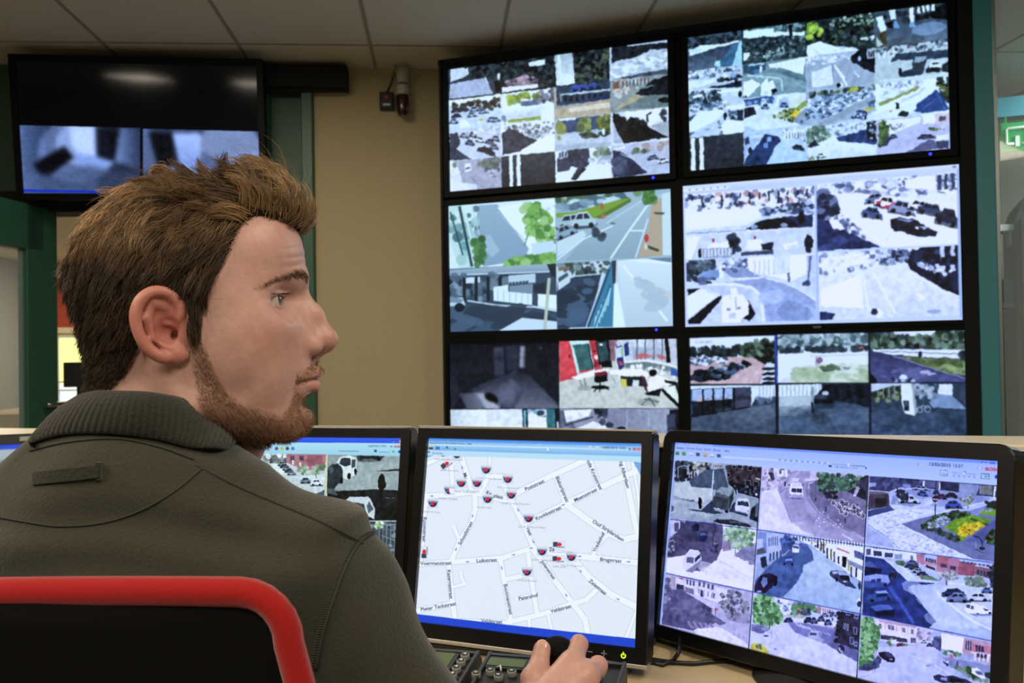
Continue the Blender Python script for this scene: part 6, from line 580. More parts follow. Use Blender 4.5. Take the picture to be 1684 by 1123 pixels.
def uv_of(px, v=WV):
    q = hit(px, 500, room(0, v, 0), V); return float(q @ U)
uj = uv_of(520); ug = uv_of(438); uo = uv_of(300)
rbox('wall_back', uj, 1.7, WV, WV+.12, 0, CEIL, M_WALL)
rbox('wall_front', -6, 6.5, -3.4, -3.3, 0, CEIL, M_GREY)
rbox('wall_left', -6, -5.9, -3.3, 16.2, 0, CEIL, M_GREY)
rbox('wall_right', 6.4, 6.5, -3.3, 16.2, 0, CEIL, M_GREY)
rbox('wall_far', -6, 6.5, 16.1, 16.2, 0, CEIL, M_GREY)
rbox('wall_corridor', 1.58, 1.7, WV+.12, 16.1, 0, CEIL, M_GREY)
# green door assembly: jamb post, fixed panel, lintel over the open doorway
j = MB(); j.use(M_GREEN).box(((uj+uv_of(502))/2-.002, WV+.03, 1.32), (uj-uv_of(502), .16, 2.64), ROOM, .004)
j.box(((ug+uv_of(442))/2, WV+.04, 1.32), (.05, .14, 2.64), ROOM, .004)
struct(j.build('trim_2'))
struct(MB().box(((uv_of(442)+uv_of(502))/2, WV+.05, 1.32), (uv_of(502)-uv_of(442)+.02, .05, 2.64), ROOM).build('door_1', M_GREEN2))
ul = uv_of(-330)
struct(MB().use(M_GREEN2).box(((ul+ug)/2, WV+.05, 2.31), (ug-ul, .12, .7), ROOM).use(M_BLACKM).box(((ul+ug)/2, WV+.03, 1.99), (ug-ul, .16, .1), ROOM).build('trim_3'))
rbox('wall_side', -5.9, ul, WV, WV+.12, 0, CEIL, M_WALL)
# dark blind housing under the ceiling
q0, q1 = uv_of(400, WV-.12), uv_of(575, WV-.12)
tag(MB().box(((q0+q1)/2, WV-.06, 2.585), (q1-q0, .12, .1), ROOM, .006).box((q1-.006, WV-.06, 2.585), (.012, .126, .106), ROOM, .003).box(((q0+q1)/2, WV-.06, 2.53), (q1-q0-.03, .02, .018), ROOM).build('blind_housing', M_BLACKM), 'long black blind housing on the wall under the ceiling, beside the tilted television', 'blind housing')
# open green door leaf with a glazed panel, left of the doorway
B = at(87, 500, 4.42); A = B+np.array([-.11, -.83, 0]); dx = np.array([B[0]-A[0], B[1]-A[1], 0]); wl = np.linalg.norm(dx); DM = frame((A[0], A[1], 0), dx)
d = thing('glazed_door', 'open dark green door with a glass panel, at the left edge beyond the man', 'door', DM); d['kind'] = 'structure'; d.name = 'door_2'
b = MB(); H = 1.955
b.box((.06, 0, H/2), (.12, .05, H), DM, .003).box((wl-.11, 0, H/2), (.22, .05, H), DM, .003).box((wl/2, 0, H-.105), (wl-.2, .05, .21), DM, .003).box((wl/2, 0, .2), (wl-.2, .05, .4), DM, .003)
b.build('door_frame', M_GREEN, d)
GL = bpy.data.materials.new('clear_glass'); GL.use_nodes = True; nt = GL.node_tree; bs = nt.nodes['Principled BSDF']; bs.inputs['Roughness'].default_value = .03; bs.inputs['Base Color'].default_value = (.75, .85, .85, 1)
bs.inputs['Alpha'].default_value = .18; bs.inputs['Specular IOR Level'].default_value = .8
MB().box((wl/2-.04, 0, 1.15), (wl-.28, .008, 1.5), DM).build('door_glass', GL, d)
MB().use(mat('brushed_steel', 'a0a4a8', .3, 1, .05)).cyl((wl-.06, -.05, 1.02), .011, .14, DM, 'X').cyl((wl-.01, -.03, 1.02), .01, .05, DM, 'Y').build('door_handle', None, d)
# room beyond the doorway: red wall band, window, sill, desk screen
def far_u(px, v): return float(hit(px, 500, room(0, v, 0), V) @ U)
FV = 13.6
rbox('wall_beyond', -5.9, 1.58, FV, FV+.1, 0, CEIL, mat('pale_wall', 'c8b294', .8, var=.05))
rbox('trim_4', -5.9, 1.5, FV-.04, FV, 1.72, 2.43, M_RED)
rbox('trim_5', -5.9, 1.5, FV-.06, FV, 1.64, 1.72, M_CREAMP)
WM = bpy.data.materials.new('daylit_window'); WM.use_nodes = True; nt = WM.node_tree; nt.nodes.clear()
out = nt.nodes.new('ShaderNodeOutputMaterial'); em = nt.nodes.new('ShaderNodeEmission'); tc = nt.nodes.new('ShaderNodeTexCoord'); sx = nt.nodes.new('ShaderNodeSeparateXYZ'); no = nt.nodes.new('ShaderNodeTexNoise'); no.inputs['Scale'].default_value = 5
cr = nt.nodes.new('ShaderNodeValToRGB'); mrz = nt.nodes.new('ShaderNodeMath'); mrz.operation = 'MULTIPLY_ADD'; mrz.inputs[1].default_value = .16
nt.links.new(tc.outputs['Object'], sx.inputs[0]); nt.links.new(tc.outputs['Object'], no.inputs['Vector']); nt.links.new(no.outputs[0], mrz.inputs[0]); nt.links.new(sx.outputs['Z'], mrz.inputs[2])
e = cr.color_ramp.elements; e[0].position = .86; e[0].color = (.75, .78, .8, 1); e[1].position = 1.2; e[1].color = (.72, .85, .06, 1)
n1 = cr.color_ramp.elements.new(.98); n1.color = (1, .98, .9, 1); n2 = cr.color_ramp.elements.new(1.0); n2.color = (1, .95, .35, 1)
for k in cr.color_ramp.elements: k.position = min(1, k.position*.6)
hs = nt.nodes.new('ShaderNodeMath'); hs.operation = 'MULTIPLY'; hs.inputs[1].default_value = .6; nt.links.new(mrz.outputs[0], hs.inputs[0]); nt.links.new(hs.outputs[0], cr.inputs[0]); nt.links.new(cr.outputs[0], em.inputs[0]); em.inputs[1].default_value = 1.3; nt.links.new(em.outputs[0], out.inputs[0])
w0, w1 = far_u(92, FV-.1), far_u(330, FV-.1)
w = struct(MB().box(((w0+w1)/2, FV-.03, 1.11), (w1-w0, .02, .95), ROOM).build('window_1', WM))
f = MB(); MW = mat('pale_frame', 'c9ccc8', .5)
for z in (.64, .82, .94, 1.59): f.box(((w0+w1)/2, FV-.06, z), (w1-w0+.1, .05, .035 if z in (.64, 1.59) else .02), ROOM)
for k in range(5): f.box((w0+(w1-w0)*k/4, FV-.06, 1.11), (.04, .05, .95), ROOM)
f.build('window_frame', MW, w)
rbox('trim_6', -5.9, w0-.04, FV-.05, FV, .4, 1.64, mat('pinkish_wall', 'c08c80', .7, var=.2, scale=2))
dm = frame(at(130, 690, 9.5)*np.array([1, 1, 0]), U)
t = thing('far_monitor', 'small dark computer monitor seen through the doorway, below the bright window', 'monitor', dm)
MB().box((0, 0, 1.09), (.30, .04, .26), dm, .01).build('monitor_housing', M_BLACK, t); MB().box((0, .03, .86), (.05, .04, .24), dm).box((0, .03, .745), (.2, .16, .012), dm, .004).build('monitor_stand', M_BLACK, t)
t = thing('far_desk', 'pale desk seen through the doorway under the small dark monitor', 'desk', dm)
MB().box((0, .1, .72), (1.6, .7, .035), dm, .004).build('desk_top', M_CREAMP, t)
for k in (-.75, .75): MB().box((k, .1, .35), (.04, .6, .70), dm).build('desk_leg', M_CREAMP, t)
# ---------------------------------------------------------------- right: teal post, glass partition and the office behind it
YW = math.radians(-20.4); WX = np.array([math.cos(YW), math.sin(YW), 0]); WN = np.array([math.sin(YW), -math.cos(YW), 0]); WP = np.array([.2, 4.03, 0])
WALLM = frame(WP, WX)                                        # x along the display wall, y into it, z up
def wl_s(px, py): return float((hit(px, py, WP, WN)-WP) @ WX)
struct(MB().box((1.703, .02, CEIL/2), (.064, .12, CEIL), WALLM, .004).build('trim_7', M_TEAL))
gp = MB().use(mat('grey_metal_strip', '9aa4a4', .35, .6)).box((1.742, .0, CEIL/2), (.012, .05, CEIL), WALLM).box((2.7, 0, .04), (1.9, .05, .08), WALLM).box((2.7, 0, CEIL-.02), (1.9, .05, .04), WALLM)
struct(gp.build('trim_8')); struct(MB().box((2.72, .0, CEIL/2), (1.93, .008, CEIL-.06), WALLM).build('window_2', GL))
M_LT = mat('office_tile', 'd4d8d4', .9, var=.05, scale=100)
def hz(px, py, d): return at(px, py, d)
bd = 4.7
p0, p1 = hz(1600, 165, bd), hz(1600, 197, bd); BM = frame((p0[0], p0[1], 0), WX)
struct(MB().box((.6, .05, (p0[2]+p1[2])/2), (2.2, .1, p0[2]-p1[2]), BM).build('trim_9', M_TEAL))
struct(MB().box((.6, .75, (p1[2]+.55)/2+.2), (2.6, .04, p1[2]-.55), BM).build('wall_office', mat('office_wall', '6f7260', .8, var=.08, scale=4)))
q0, q1 = hz(1644, 203, bd-.12), hz(1690, 250, bd-.12); zc = (q0[2]+q1[2])/2; hh = (q0[2]-q1[2]); SM = frame((q0[0], q0[1], zc), WX)
t = thing('exit_sign', 'square green emergency exit sign with white doorway symbol behind the glass', 'sign', SM)
MB().box((hh*.52, .02, 0), (hh*1.0, .03, hh), SM, .004).box((hh*.2, .02, hh*.62), (.008, .008, hh*.3), SM).box((hh*.8, .02, hh*.62), (.008, .008, hh*.3), SM).build('sign_plate', mat('exit_green', '1c9c50', .4, emit=('1c9c50', .25)), t)
wh = MB(); a = hh
sy = mat('sign_white', 'd8f0e0', .5, emit=('d8f0e0', .3))
wh.tube([(a*x, 0.0, a*z) for x, z in ((.42, -.24), (.24, -.24), (.2, -.2), (.2, .25), (.25, .3), (.8, .3), (.85, .25), (.85, -.2), (.8, -.24), (.66, -.24))], .006, SM, 6).box((a*.53, 0, -a*.16), (.018, .01, a*.36), SM)
wh.build('doorway_symbol', sy, t)
cw = hz(1668, 290, 4.5); CB = frame((cw[0], cw[1], 0), WX)
t = thing('tall_cabinet', 'tall dark cabinet with rounded top corner behind the glass at the right edge', 'cabinet', CB)
MB().poly([(0, 0), (.6, 0), (.6, 2.02), (.16, 2.02), (.08, 1.99), (.03, 1.93), (0, 1.84)], .4, CB @ Matrix.Rotation(math.pi/2, 4, 'X') @ Matrix.Translation((0, 0, -.4))).build('cabinet_body', mat('dark_cabinet', '1c2422', .6), t)
MB().box((.3, -.008, 1.0), (.56, .014, 1.7), CB, .003).build('cabinet_door', mat('dark_cabinet2', '222a28', .55), t)
sh = hz(1646, 377, 4.6); SB = frame((sh[0], sh[1], 0), WX)
t = thing('wall_shelf', 'pale shelf board with a bright front edge behind the glass', 'shelf', SB)
MB().box((-.03, .02, sh[2]), (.17, .18, .03), SB).build('shelf_board', M_LT, t)
for k in (-.08, .04): MB().box((k, .04, sh[2]-.05), (.012, .12, .07), SB).build('shelf_bracket', MW, t)
sh = hz(1646, 500, 4.6); SB2 = frame((sh[0], sh[1], 0), WX)
t = thing('low_shelf', 'lower dark shelf carrying binders behind the glass', 'shelf', SB2)
MB().box((-.03, .02, sh[2]-.01), (.17, .2, .02), SB2).build('shelf_board', mat('dark_shelf', '3a3c34', .6), t)
for k, (c, h) in enumerate((('20241f', .13), ('2f3a34', .12), ('45504a', .125))):
    MB().box((-.08+k*.055, .02, sh[2]+h/2), (.046, .14, h), SB2, .003).box((-.08+k*.055, -.052, sh[2]+h*.55), (.022, .004, h*.4), SB2).build('ring_binder', mat('binder%d' % k, c, .5))
    o = bpy.data.objects['ring_binder' if k == 0 else 'ring_binder.%03d' % k]; tag(o, ('nearly black ring binder at the left end of the low shelf', 'dark green ring binder between two others on the low shelf', 'grey green ring binder, rightmost on the low shelf')[k], 'binder', 'binders behind the glass')
# ---------------------------------------------------------------- ceiling lights of the room
for k, (u, v, p, c) in enumerate(CEILING_LIGHTS+[(3.45, 3.75, 0, 0), (-3.2, 7.4, 0, 0), (-4.2, 12.4, 0, 0)]):
    LM = ROOM @ Matrix.Translation((u, v, CEIL)); t = thing('ceiling_light', 'long recessed fluorescent light in the suspended ceiling', 'ceiling light', LM, group='ceiling lights')
    MB().box((0, .61, -.006), (.36, .03, .02), LM).box((0, -.61, -.006), (.36, .03, .02), LM).box((.17, 0, -.006), (.02, 1.2, .02), LM).box((-.17, 0, -.006), (.02, 1.2, .02), LM).build('light_frame', MW, t)
    MB().box((0, 0, -.004), (.32, 1.19, .006), LM).build('diffuser', mat('lit_diffuser', 'f4e8cc', .6, emit=('f8e4bc', 2.2)), t)
# ---------------------------------------------------------------- displays
def picture_mat(name, pic, strength=1.0, rough=.35):
    im = bpy.data.images.new(name, pic.w, pic.h, alpha=False); a = np.ones((pic.h, pic.w, 4), np.float32); a[..., :3] = pic.a[::-1]
    im.pixels.foreach_set(a.ravel()); im.update(); im.pack()
    m = bpy.data.materials.new(name); m.use_nodes = True; nt = m.node_tree; b = nt.nodes['Principled BSDF']
    tx = nt.nodes.new('ShaderNodeTexImage'); tx.image = im; tx.extension = 'EXTEND'
    b.inputs['Base Color'].default_value = (.004, .004, .005, 1); b.inputs['Roughness'].default_value = rough; b.inputs['Specular IOR Level'].default_value = .25
    nt.links.new(tx.outputs[0], b.inputs['Emission Color']); b.inputs['Emission Strength'].default_value = strength; return m
def plane_uv(M, w, h):
    """pixel of the photograph -> (u, v) on a w x h panel centred on frame M (x right, z up, facing -y)"""
    Mi = np.array(M.inverted()); P0 = np.array(M.translation); n = np.array(M.col[1][:3])
    def f(q):
        R = np.c_[(q[:, 0]-PW/2)/FPX, (q[:, 1]-PH/2)/FPX, np.ones(len(q))] @ CM.T
        t = (n @ (P0-CAMP))/(R @ n); X = CAMP+R*t[:, None]; L = X @ Mi[:3, :3].T+Mi[:3, 3]
        return np.stack([L[:, 0]/w+.5, .5-L[:, 2]/h], 1)
    return f
def screen(M, w, h, m, parent, off=0.):
    me = bpy.data.meshes.new('screen'); me.from_pydata([(-w/2, off, -h/2), (w/2, off, -h/2), (w/2, off, h/2), (-w/2, off, h/2)], [], [(0, 1, 2, 3)]); me.transform(M)
    uv = me.uv_layers.new()
    for i, c in enumerate(((0, 0), (1, 0), (1, 1), (0, 1))): uv.data[i].uv = c
    me.materials.append(m); o = bpy.data.objects.new('screen', me); COL.objects.link(o); o.parent = parent; o.matrix_parent_inverse = parent.matrix_world.inverted(); return o
def ring(mb, w, h, bw, M, y0=-.012, y1=.03, bot=None, r=.004):
    return mb.rrect_ring(w, h, bw, bw, bot or bw, r, y0, y1, M)
def lift(s): s.a = s.a*np.array([.97, .965, .955])+np.array([.008, .014, .024])
M_BEZ = mat('display_bezel', '050609', .55, var=.1, spec=.15); M_LED = mat('blue_led', '2030ff', .4, emit=('2834ff', 3.)); 
WALLS = [('L1', -.506, .513, 2.038, 2.606, draw_L1, 'top left wall display split into sixteen street camera pictures, next to the cream wall', (.9, .98, 1.08), (.03, .03)),
 ('R1', .598, 1.586, 2.04, 2.604, draw_R1, 'top right wall display of sixteen camera pictures, beside the teal post', (.89, .985, 1.09), (.03, .03)),
 ('L2', -.515, .515, 1.392, 1.973, draw_L2, 'wall display of four pictures: leafy path, parked cars, yard and blue fence', (.9, 1.0, 1.07), (.03, .03)),
 ('R2', .566, 1.615, 1.387, 1.98, draw_R2, 'brightest wall display, a white blue window with four street pictures', (.93, .97, 1.1), (.027, .027)),
 ('L3', -.521, .532, .747, 1.338, draw_L3, 'wall display showing a dark corridor and a red walled office above the desk screen', (.95, .98, 1.03), (.03, .03)),
 ('R3', .581, 1.628, .757, 1.347, draw_R3, 'wall display of six pictures: car park, lawn, road and three dim garages', (.88, .94, 1.08), (.03, .03))]
for nm, s0, s1, z0, z1, fn, lab, tn, bz in WALLS:
    w, h = s1-s0, z1-z0; M = WALLM @ Matrix.Translation(((s0+s1)/2, 0, (z0+z1)/2-.06))
    pic = Pic(960, 540, plane_uv(M, w, h), '0a0c12'); fn(pic); pic.a = blur(pic.a, 1.7); lift(pic); tint(pic, *tn)
    t = thing('wall_display', lab, 'display', M, group='video wall displays')
    ring(MB(), w, h, .0275, M, -.014, .06).build('bezel', M_BEZ, t)
    MB().box((0, .045, 0), (w, .04, h), M).build('display_back', M_BLACKM, t)
    screen(M, w, h, picture_mat('picture_'+nm, pic), t)
    if nm in ('L1', 'R1', 'L2'): MB().sph((w/2-.07, -.0145, -h/2-.014), .0055, M, (1, .4, 1)).build('power_light', M_LED, t)
    if nm == 'R2':
        lg = MB(); lg.box((0, -.0148, -h/2-.014), (.03, .001, .009), M); lg.build('maker_badge', mat('badge_grey', '5c6068', .4), t)
# black carcass that carries the displays
cb = MB().use(M_BLACKM)
RKM = WALLM @ Matrix.Translation((0, 0, -.06))
cb.box((.565, .14, 1.35), (2.2, .15, 2.58), RKM)
cb.box((-.541, .05, 1.355), (.012, .14, 2.59), RKM).box((1.645, .05, 1.65), (.05, .14, 2.0), RKM).box((.555, .05, 2.645), (2.23, .1, .026), RKM).box((.555, .055, 1.68), (.03, .06, 1.95), RKM)
cb.box((.565, .09, .4), (2.2, .1, .62), RKM)
tag(cb.build('display_wall_rack'), 'black rack that carries the six displays of the video wall', 'rack')
# television hung on the left
TW, TH = 1.12, .65; tx = np.array([.993, .115, 0]); tn = np.array([.114, -.985, -.13]); tu = np.cross(tx, -tn/np.linalg.norm(tn)); 
TM = frame((CAMP+(np.array([-1.623, 4.012, 2.244])-CAMP)*1.047), tx, tu)
t = thing('television', 'tilted black television high on the left with two bluish pictures along its bottom', 'television', TM)
sw, shh = TW-.06, TH-.06
pic = Pic(1000, 560, plane_uv(TM, sw, shh), '020304'); draw_TV(pic); pic.a = blur(pic.a, 1.2); tint(pic, .9, .97, 1.1)
ring(MB(), sw, shh, .03, TM, -.012, .05).build('bezel', M_BEZ, t); MB().box((0, .045, 0), (sw, .05, shh), TM).build('television_back', M_BLACKM, t)
screen(TM, sw, shh, picture_mat('picture_TV', pic, 1, .07), t)
tb = MB(); wp = np.array(TM.translation); vv = wp @ V; tb.box((wp @ U, (vv+.07+WV)/2, 2.36), (.05, WV-vv-.07, .05), ROOM).box((wp @ U, WV-.01, 2.36), (.2, .02, .3), ROOM).box((0, .085, 0), (.4, .03, .4), TM)
tb.build('wall_bracket', M_BLACKM, t)
q = hit(118, 340, room(0, WV-.1, 0), V)
# siren and alarm box on the cream wall
def onwall(px, py, off=.0): return hit(px, py, room(0, WV-off, 0), V)
a = onwall(662, 138, .07); SM = frame(a, U)
t = thing('siren', 'white wall siren horn with dark red lamp below, beside the video wall', 'siren', SM)
MB().cyl((0, 0, .045), .026, .085, SM, r2=.036).cyl((0, .0, .095), .037, .014, SM).build('horn', mat('off_white_plastic', 'b9b4a4', .5), t)
MB().cyl((0, 0, -.03), .03, .05, SM, bevel=.004).box((0, .045, -.02), (.03, .06, .05), SM).build('siren_body', mat('off_white_plastic', 'b9b4a4', .5), t)
MB().cyl((0, 0, -.1), .031, .09, SM, bevel=.006).cyl((0, 0, -.152), .024, .014, SM).build('red_lamp', mat('dark_red_lens', '3c0c0a', .25, coat=.5), t)
a = onwall(636, 166, .03); SM = frame(a, U)
t = thing('alarm_box', 'small black alarm button box with red button on the cream wall', 'alarm box', SM)
MB().box((0, .01, 0), (.07, .05, .085), SM, .006).build('box_case', M_BLACK, t); MB().cyl((0, -.018, .012), .013, .012, SM, 'Y', bevel=.002).build('red_button', mat('red_button', '8c1414', .4), t); MB().box((0, -.0165, -.022), (.036, .003, .01), SM).build('label_strip', MW, t)
a, b_, c_ = onwall(636, 152, .012), onwall(648, 118, .012), onwall(661, 145, .012)
tag(MB().tube([a, (a*.5+b_*.5)+np.array([.005, 0, 0]), b_, (c_*.6+b_*.4), c_], .004).build('alarm_cable', M_BLACK), 'thin black cable running from the alarm box up to the siren', 'cable')
# ---------------------------------------------------------------- desk, screen panel behind it, monitors
DZ = .74; PYW = math.atan(-.283); PX = np.array([math.cos(PYW), math.sin(PYW), 0]); PN = np.array([math.sin(PYW), -math.cos(PYW), 0]); PP = np.array([0, 1.72, 0]); PM = frame(PP, PX)
M_TAN = mat('tan_panel', '8f7c52', .75, var=.08, scale=60, bump=.2); M_DESK = mat('desk_laminate', 'c4b18a', .4, var=.05, scale=30); M_LEDGE = mat('ledge_edge', 'd8cbb0', .35, var=.04)
LZ = 1.062
t = thing('desk_screen', 'tan desk partition with a pale ledge along its top, behind the computer monitors', 'partition', PM)
MB().box((.1, .03, LZ/2-.01), (3.6, .03, LZ-.03), PM).build('panel', M_TAN, t)
MB().use(M_BLACK).box((.1, .012, LZ-.03), (3.6, .06, .035), PM).build('ledge_shade_strip', M_BLACK, t)  # black strip standing in for the shade under the ledge overhang
MB().box((.1, .05, LZ-.004), (3.6, .16, .012), PM, .003).build('ledge', M_LEDGE, t)
dk = MB(); dk.poly([(-1.75, 0.01), (-1.75, -.95), (-1.1, -.82), (-.4, -.79), (.5, -.84), (1.7, -1.2), (1.9, -1.1), (1.9, 0.01)], .028, PM @ Matrix.Translation((0, 0, DZ-.028)))
t = thing('control_desk', 'long pale laminate control desk under the monitors and keypads', 'desk', PM @ Matrix.Translation((0, 0, DZ)))
dk.build('desk_top', M_DESK, t)
for k in (-1.6, -.9, .9, 1.75): MB().box((k, -.35, (DZ-.028)/2), (.03, .55, DZ-.028), PM).build('desk_leg', M_GREY, t)
M_STAND = mat('stand_grey', '3c4042', .35, var=.05)
def monitor(nm, lab, M, w, h, fn, pw, ph, tn, bw=.018, bot=None, silver=False, base=(.26, .2), boff=.08, bmat=None, sb=1.0, rounded=False):
    t = thing('computer_monitor', lab, 'monitor', M, group='monitors on the control desk'); bot = bot or bw
    pic = Pic(pw, ph, plane_uv(M, w, h), '101418'); fn(pic); pic.a = blur(pic.a, sb); tint(pic, *tn)
    ring(MB(), w, h, bw, M, -.01, .022, bot, .02 if rounded else .004).build('bezel', mat('monitor_bezel', '0d0e10', .32, var=.08), t)
    MB().box((0, .03, (bw-bot)/2), (w+2*bw-.006, .03, h+bw+bot-.006), M, .008).box((0, .055, -.01), (w*.6, .03, h*.55), M, .012).build('monitor_housing', M_BLACK, t)
    if silver:
        for sl in (((0, .0, -h/2-bot-.0015), (w+2*bw, .022, .006)), ((0, .004, h/2+bw+.001), (w+2*bw, .024, .004))): MB().box(*sl, M, .001).build('silver_edge', mat('silver_edge', 'b8b2a6', .35, .4), t)
    screen(M, w, h, picture_mat('picture_'+nm, pic, 1, .4), t, -.002)
    c = np.array(M.translation); nb = np.array(M.col[1][:3]); nb[2] = 0; nb /= np.linalg.norm(nb); bc = c+nb*.085; xb = np.array([nb[1], -nb[0], 0]); BM = frame((bc[0], bc[1], DZ), xb)
    st = MB(); st.box((0, .015, (c[2]-DZ)*.5), (.06, .03, c[2]-DZ), BM, .005); st.build('stand_neck', M_STAND, t)
    (MB().box((0, boff-.085, .008), (base[0], base[1], .014), BM, .006) if not bmat else MB().cyl((0, boff-.085, .0115), base[0]/2, .021, BM, r2=base[0]*.33, n=40, bevel=.003)).build('stand_base', bmat or M_STAND, t)
    return t, M
def mframe(c, x, up): return frame(c, x, up)
M2M = mframe((.017, 1.46, .932), (.914, -.406, 0), (.074, .166, .983)); M3M = mframe((.42, 1.32, .926), (.616, -.787, .022), (.127, .126, .984))
t2, _ = monitor('M2', 'middle desk monitor showing a white street map with red camera symbols', M2M, .376, .301, draw_M2, 1100, 880, (.96, .985, 1.02), .0185, .024, True, (.35, .19), .07)
bt = MB()
for k, x in enumerate((.061, .087, .119, .141)):
    b = MB(); z = -.1505-.0125
    if k == 0: b.tube([(x+.003*math.cos(q), -.0108, z+.003*math.sin(q)) for q in np.linspace(.8, 5.6, 10)], .0006, M2M, 5).box((x+.003, -.0108, z), (.004, .0006, .001), M2M)
    if k == 1: [b.box((x, -.0108, z+q), (.006, .0008, .0012), M2M) for q in (-.0025, 0, .0025)]
    if k == 2: b.box((x, -.0108, z), (.008, .0008, .0012), M2M)
    if k == 3: b.box((x, -.0108, z), (.009, .0008, .0012), M2M).box((x, -.0108, z), (.0012, .0008, .009), M2M)
    b.build('bezel_button', mat('button_print', '8c9090', .5), t2)
b = MB(); x, z = .171, -.163; b.tube([(x+.0032*math.sin(q), -.0108, z+.0032*math.cos(q)) for q in np.linspace(.7, 5.58, 12)], .0008, M2M, 5).box((x, -.0108, z+.003), (.0012, .0008, .0045), M2M); tag(b.build('power_light', mat('yellow_green_led', 'c8f020', .4, emit=('c8f020', 1.5)), t2), 'glowing yellow green power symbol')
t3, _ = monitor('M3', 'wide desk monitor on the right with nine street camera pictures', M3M, .531, .299, draw_M3, 1280, 720, (.9, .92, 1.07), .021, .022, False, (.20, .16), .03, M_BLACKM, rounded=True)
# left monitor behind the man's shoulder
x1 = np.array([math.cos(math.radians(-15)), math.sin(math.radians(-15)), 0]); n1 = np.array([x1[1], -x1[0], 0]); up1 = np.array([0, 0, math.cos(.18)])-n1*math.sin(.18); M1M = frame((0, 0, 0), x1, up1)
tr = at(662.5, 721, 1.6); M1M.translation = Vector(tr-x1*.188-np.array(M1M.col[2][:3])*.1505)
monitor('M1', 'desk monitor half hidden behind the man, showing a dark walking figure in a street', M1M, .376, .301, draw_M1, 960, 768, (.95, 1, 1.02), .0185, .024, True)
x0 = np.array([math.cos(math.radians(22)), math.sin(math.radians(22)), 0]); n0 = np.array([x0[1], -x0[0], 0]); up0 = np.array([0, 0, math.cos(.16)])-n0*math.sin(.16); M0M = frame((0, 0, 0), x0, up0)
tr = at(110, 727, 1.72); M0M.translation = Vector(tr-x0*.188-np.array(M0M.col[2][:3])*.1505)
t0, _ = monitor('M0', 'desk monitor at the left edge with a blue title bar and small sticker', M0M, .376, .301, draw_M0, 400, 320, (1, 1, 1), .0185, .024)
s0 = (at(38, 725, 1.6)); Mi = M0M.inverted() @ Vector(s0)
MB().box((Mi.x, -.0112, .1505+.009), (.032, .0006, .008), M0M).build('sticker', mat('pale_sticker', '9ca090', .6), t0)
# ---------------------------------------------------------------- keypads with joystick
KX, KY = PX, PN                                              # right, towards the operator
M_KEY = mat('keypad_black', '121210', .45, var=.15, scale=200); M_BTN = mat('grey_rubber', '8a8880', .55); M_PRINT = mat('white_print', 'dcdcd4', .5); M_LCD = mat('green_lcd', '46541a', .3, emit=('66780f', .1))
K0 = np.array([-.040, 1.275, .805]); SL = .045/.24
def keypad(lab, cx, w, lcds, buttons, marks):
    o = K0+KX*cx; KM = frame((o[0], o[1], DZ), KX); t = thing('control_keypad', lab, 'keypad', KM, group='control keypads')
    b = MB(); zr, zf, D = .805-DZ, .76-DZ, .24; P = [(.012, .001), (.012, zr-.012), (0, zr), (-D, zf), (-D-.01, zf-.01), (-D-.01, .001)]; n = len(P)
    b.raw([(.003, y, z) for y, z in P]+[(w-.003, y, z) for y, z in P], [(i, (i+1) % n, n+(i+1) % n, n+i) for i in range(n)]+[tuple(range(n))[::-1], tuple(range(n, 2*n))], KM)
    bd = b.build('keypad_body', M_KEY, t)
    TMx = frame(K0+KX*cx, KX, np.cross(KX, np.array([-KY[0], -KY[1], SL])))
    TI = TMx.inverted(); nrm = np.array(TMx.col[2][:3])
    def loc(px, py): return TI @ Vector(hit(px, py, K0, nrm))
    rb = MB(); rb.box((w/2, -.005, .002), (w-.01, .006, .004), TMx).box((.004, -.12, .002), (.005, .24, .006), TMx, .001).box((w-.004, -.12, .002), (.005, .24, .006), TMx, .001); rb.build('keypad_rim', mat('keypad_rim', '202328', .4), t)
    for q in lcds:
        c = [loc(*p) for p in q]; x0, x1 = (c[0].x+c[2].x)/2, (c[1].x+c[3].x)/2; y0, y1 = (c[0].y+c[1].y)/2, (c[2].y+c[3].y)/2
        MB().box(((x0+x1)/2, (y0+y1)/2, .0015), (x1-x0+.012, abs(y1-y0)+.012, .003), TMx, .001).build('display_frame', M_BLACK, t)
        MB().box(((x0+x1)/2, (y0+y1)/2, .0022), (x1-x0, abs(y1-y0), .003), TMx).build('lcd', M_LCD, t)
    for px, py, s in buttons:
        c = loc(px, py); bb = MB().cyl((c.x, c.y, .003), .0064, .008, TMx, bevel=.0012).build('round_button', M_BTN, t)
        m = MB().use(M_BLACK).cyl((c.x, c.y, .0072), .0048, .0012, TMx).use(M_PRINT)
        if s == 'arrow': m.poly([(c.x-.0026, c.y), (c.x+.002, c.y+.0026), (c.x+.002, c.y-.0026)], .0006, TMx @ Matrix.Translation((0, 0, .0077)))
        elif s == 'up': m.poly([(c.x, c.y+.0026), (c.x-.0026, c.y-.002), (c.x+.0026, c.y-.002)], .0006, TMx @ Matrix.Translation((0, 0, .0077)))
        else: m.box((c.x, c.y, .0079), (.005, .0011, .0004), TMx).box((c.x, c.y-.002, .0079), (.003, .0008, .0004), TMx)
        m.build('button_cap', None, bb)
    return t, TMx, loc
tA, TA, locA = keypad('right control keypad with joystick under the man\'s hand', 0, .195, [((805, 1085), (866, 1089), (801, 1097), (862, 1101))], [(807, 1108, ''), (820, 1117, ''), (842, 1110, ''), (783.5, 1113, ''), (954, 1086, 'arrow'), (982, 1113, 'up')], [])
keypad('left control keypad with a column of arrow buttons, beside the dark sleeve', -.205, .195, [((716, 1074), (749, 1079), (700, 1098), (734, 1102))], [(765, 1083, 'arrow'), (758.5, 1093, 'arrow'), (751, 1104, 'arrow'), (744.5, 1115, 'arrow')], [])
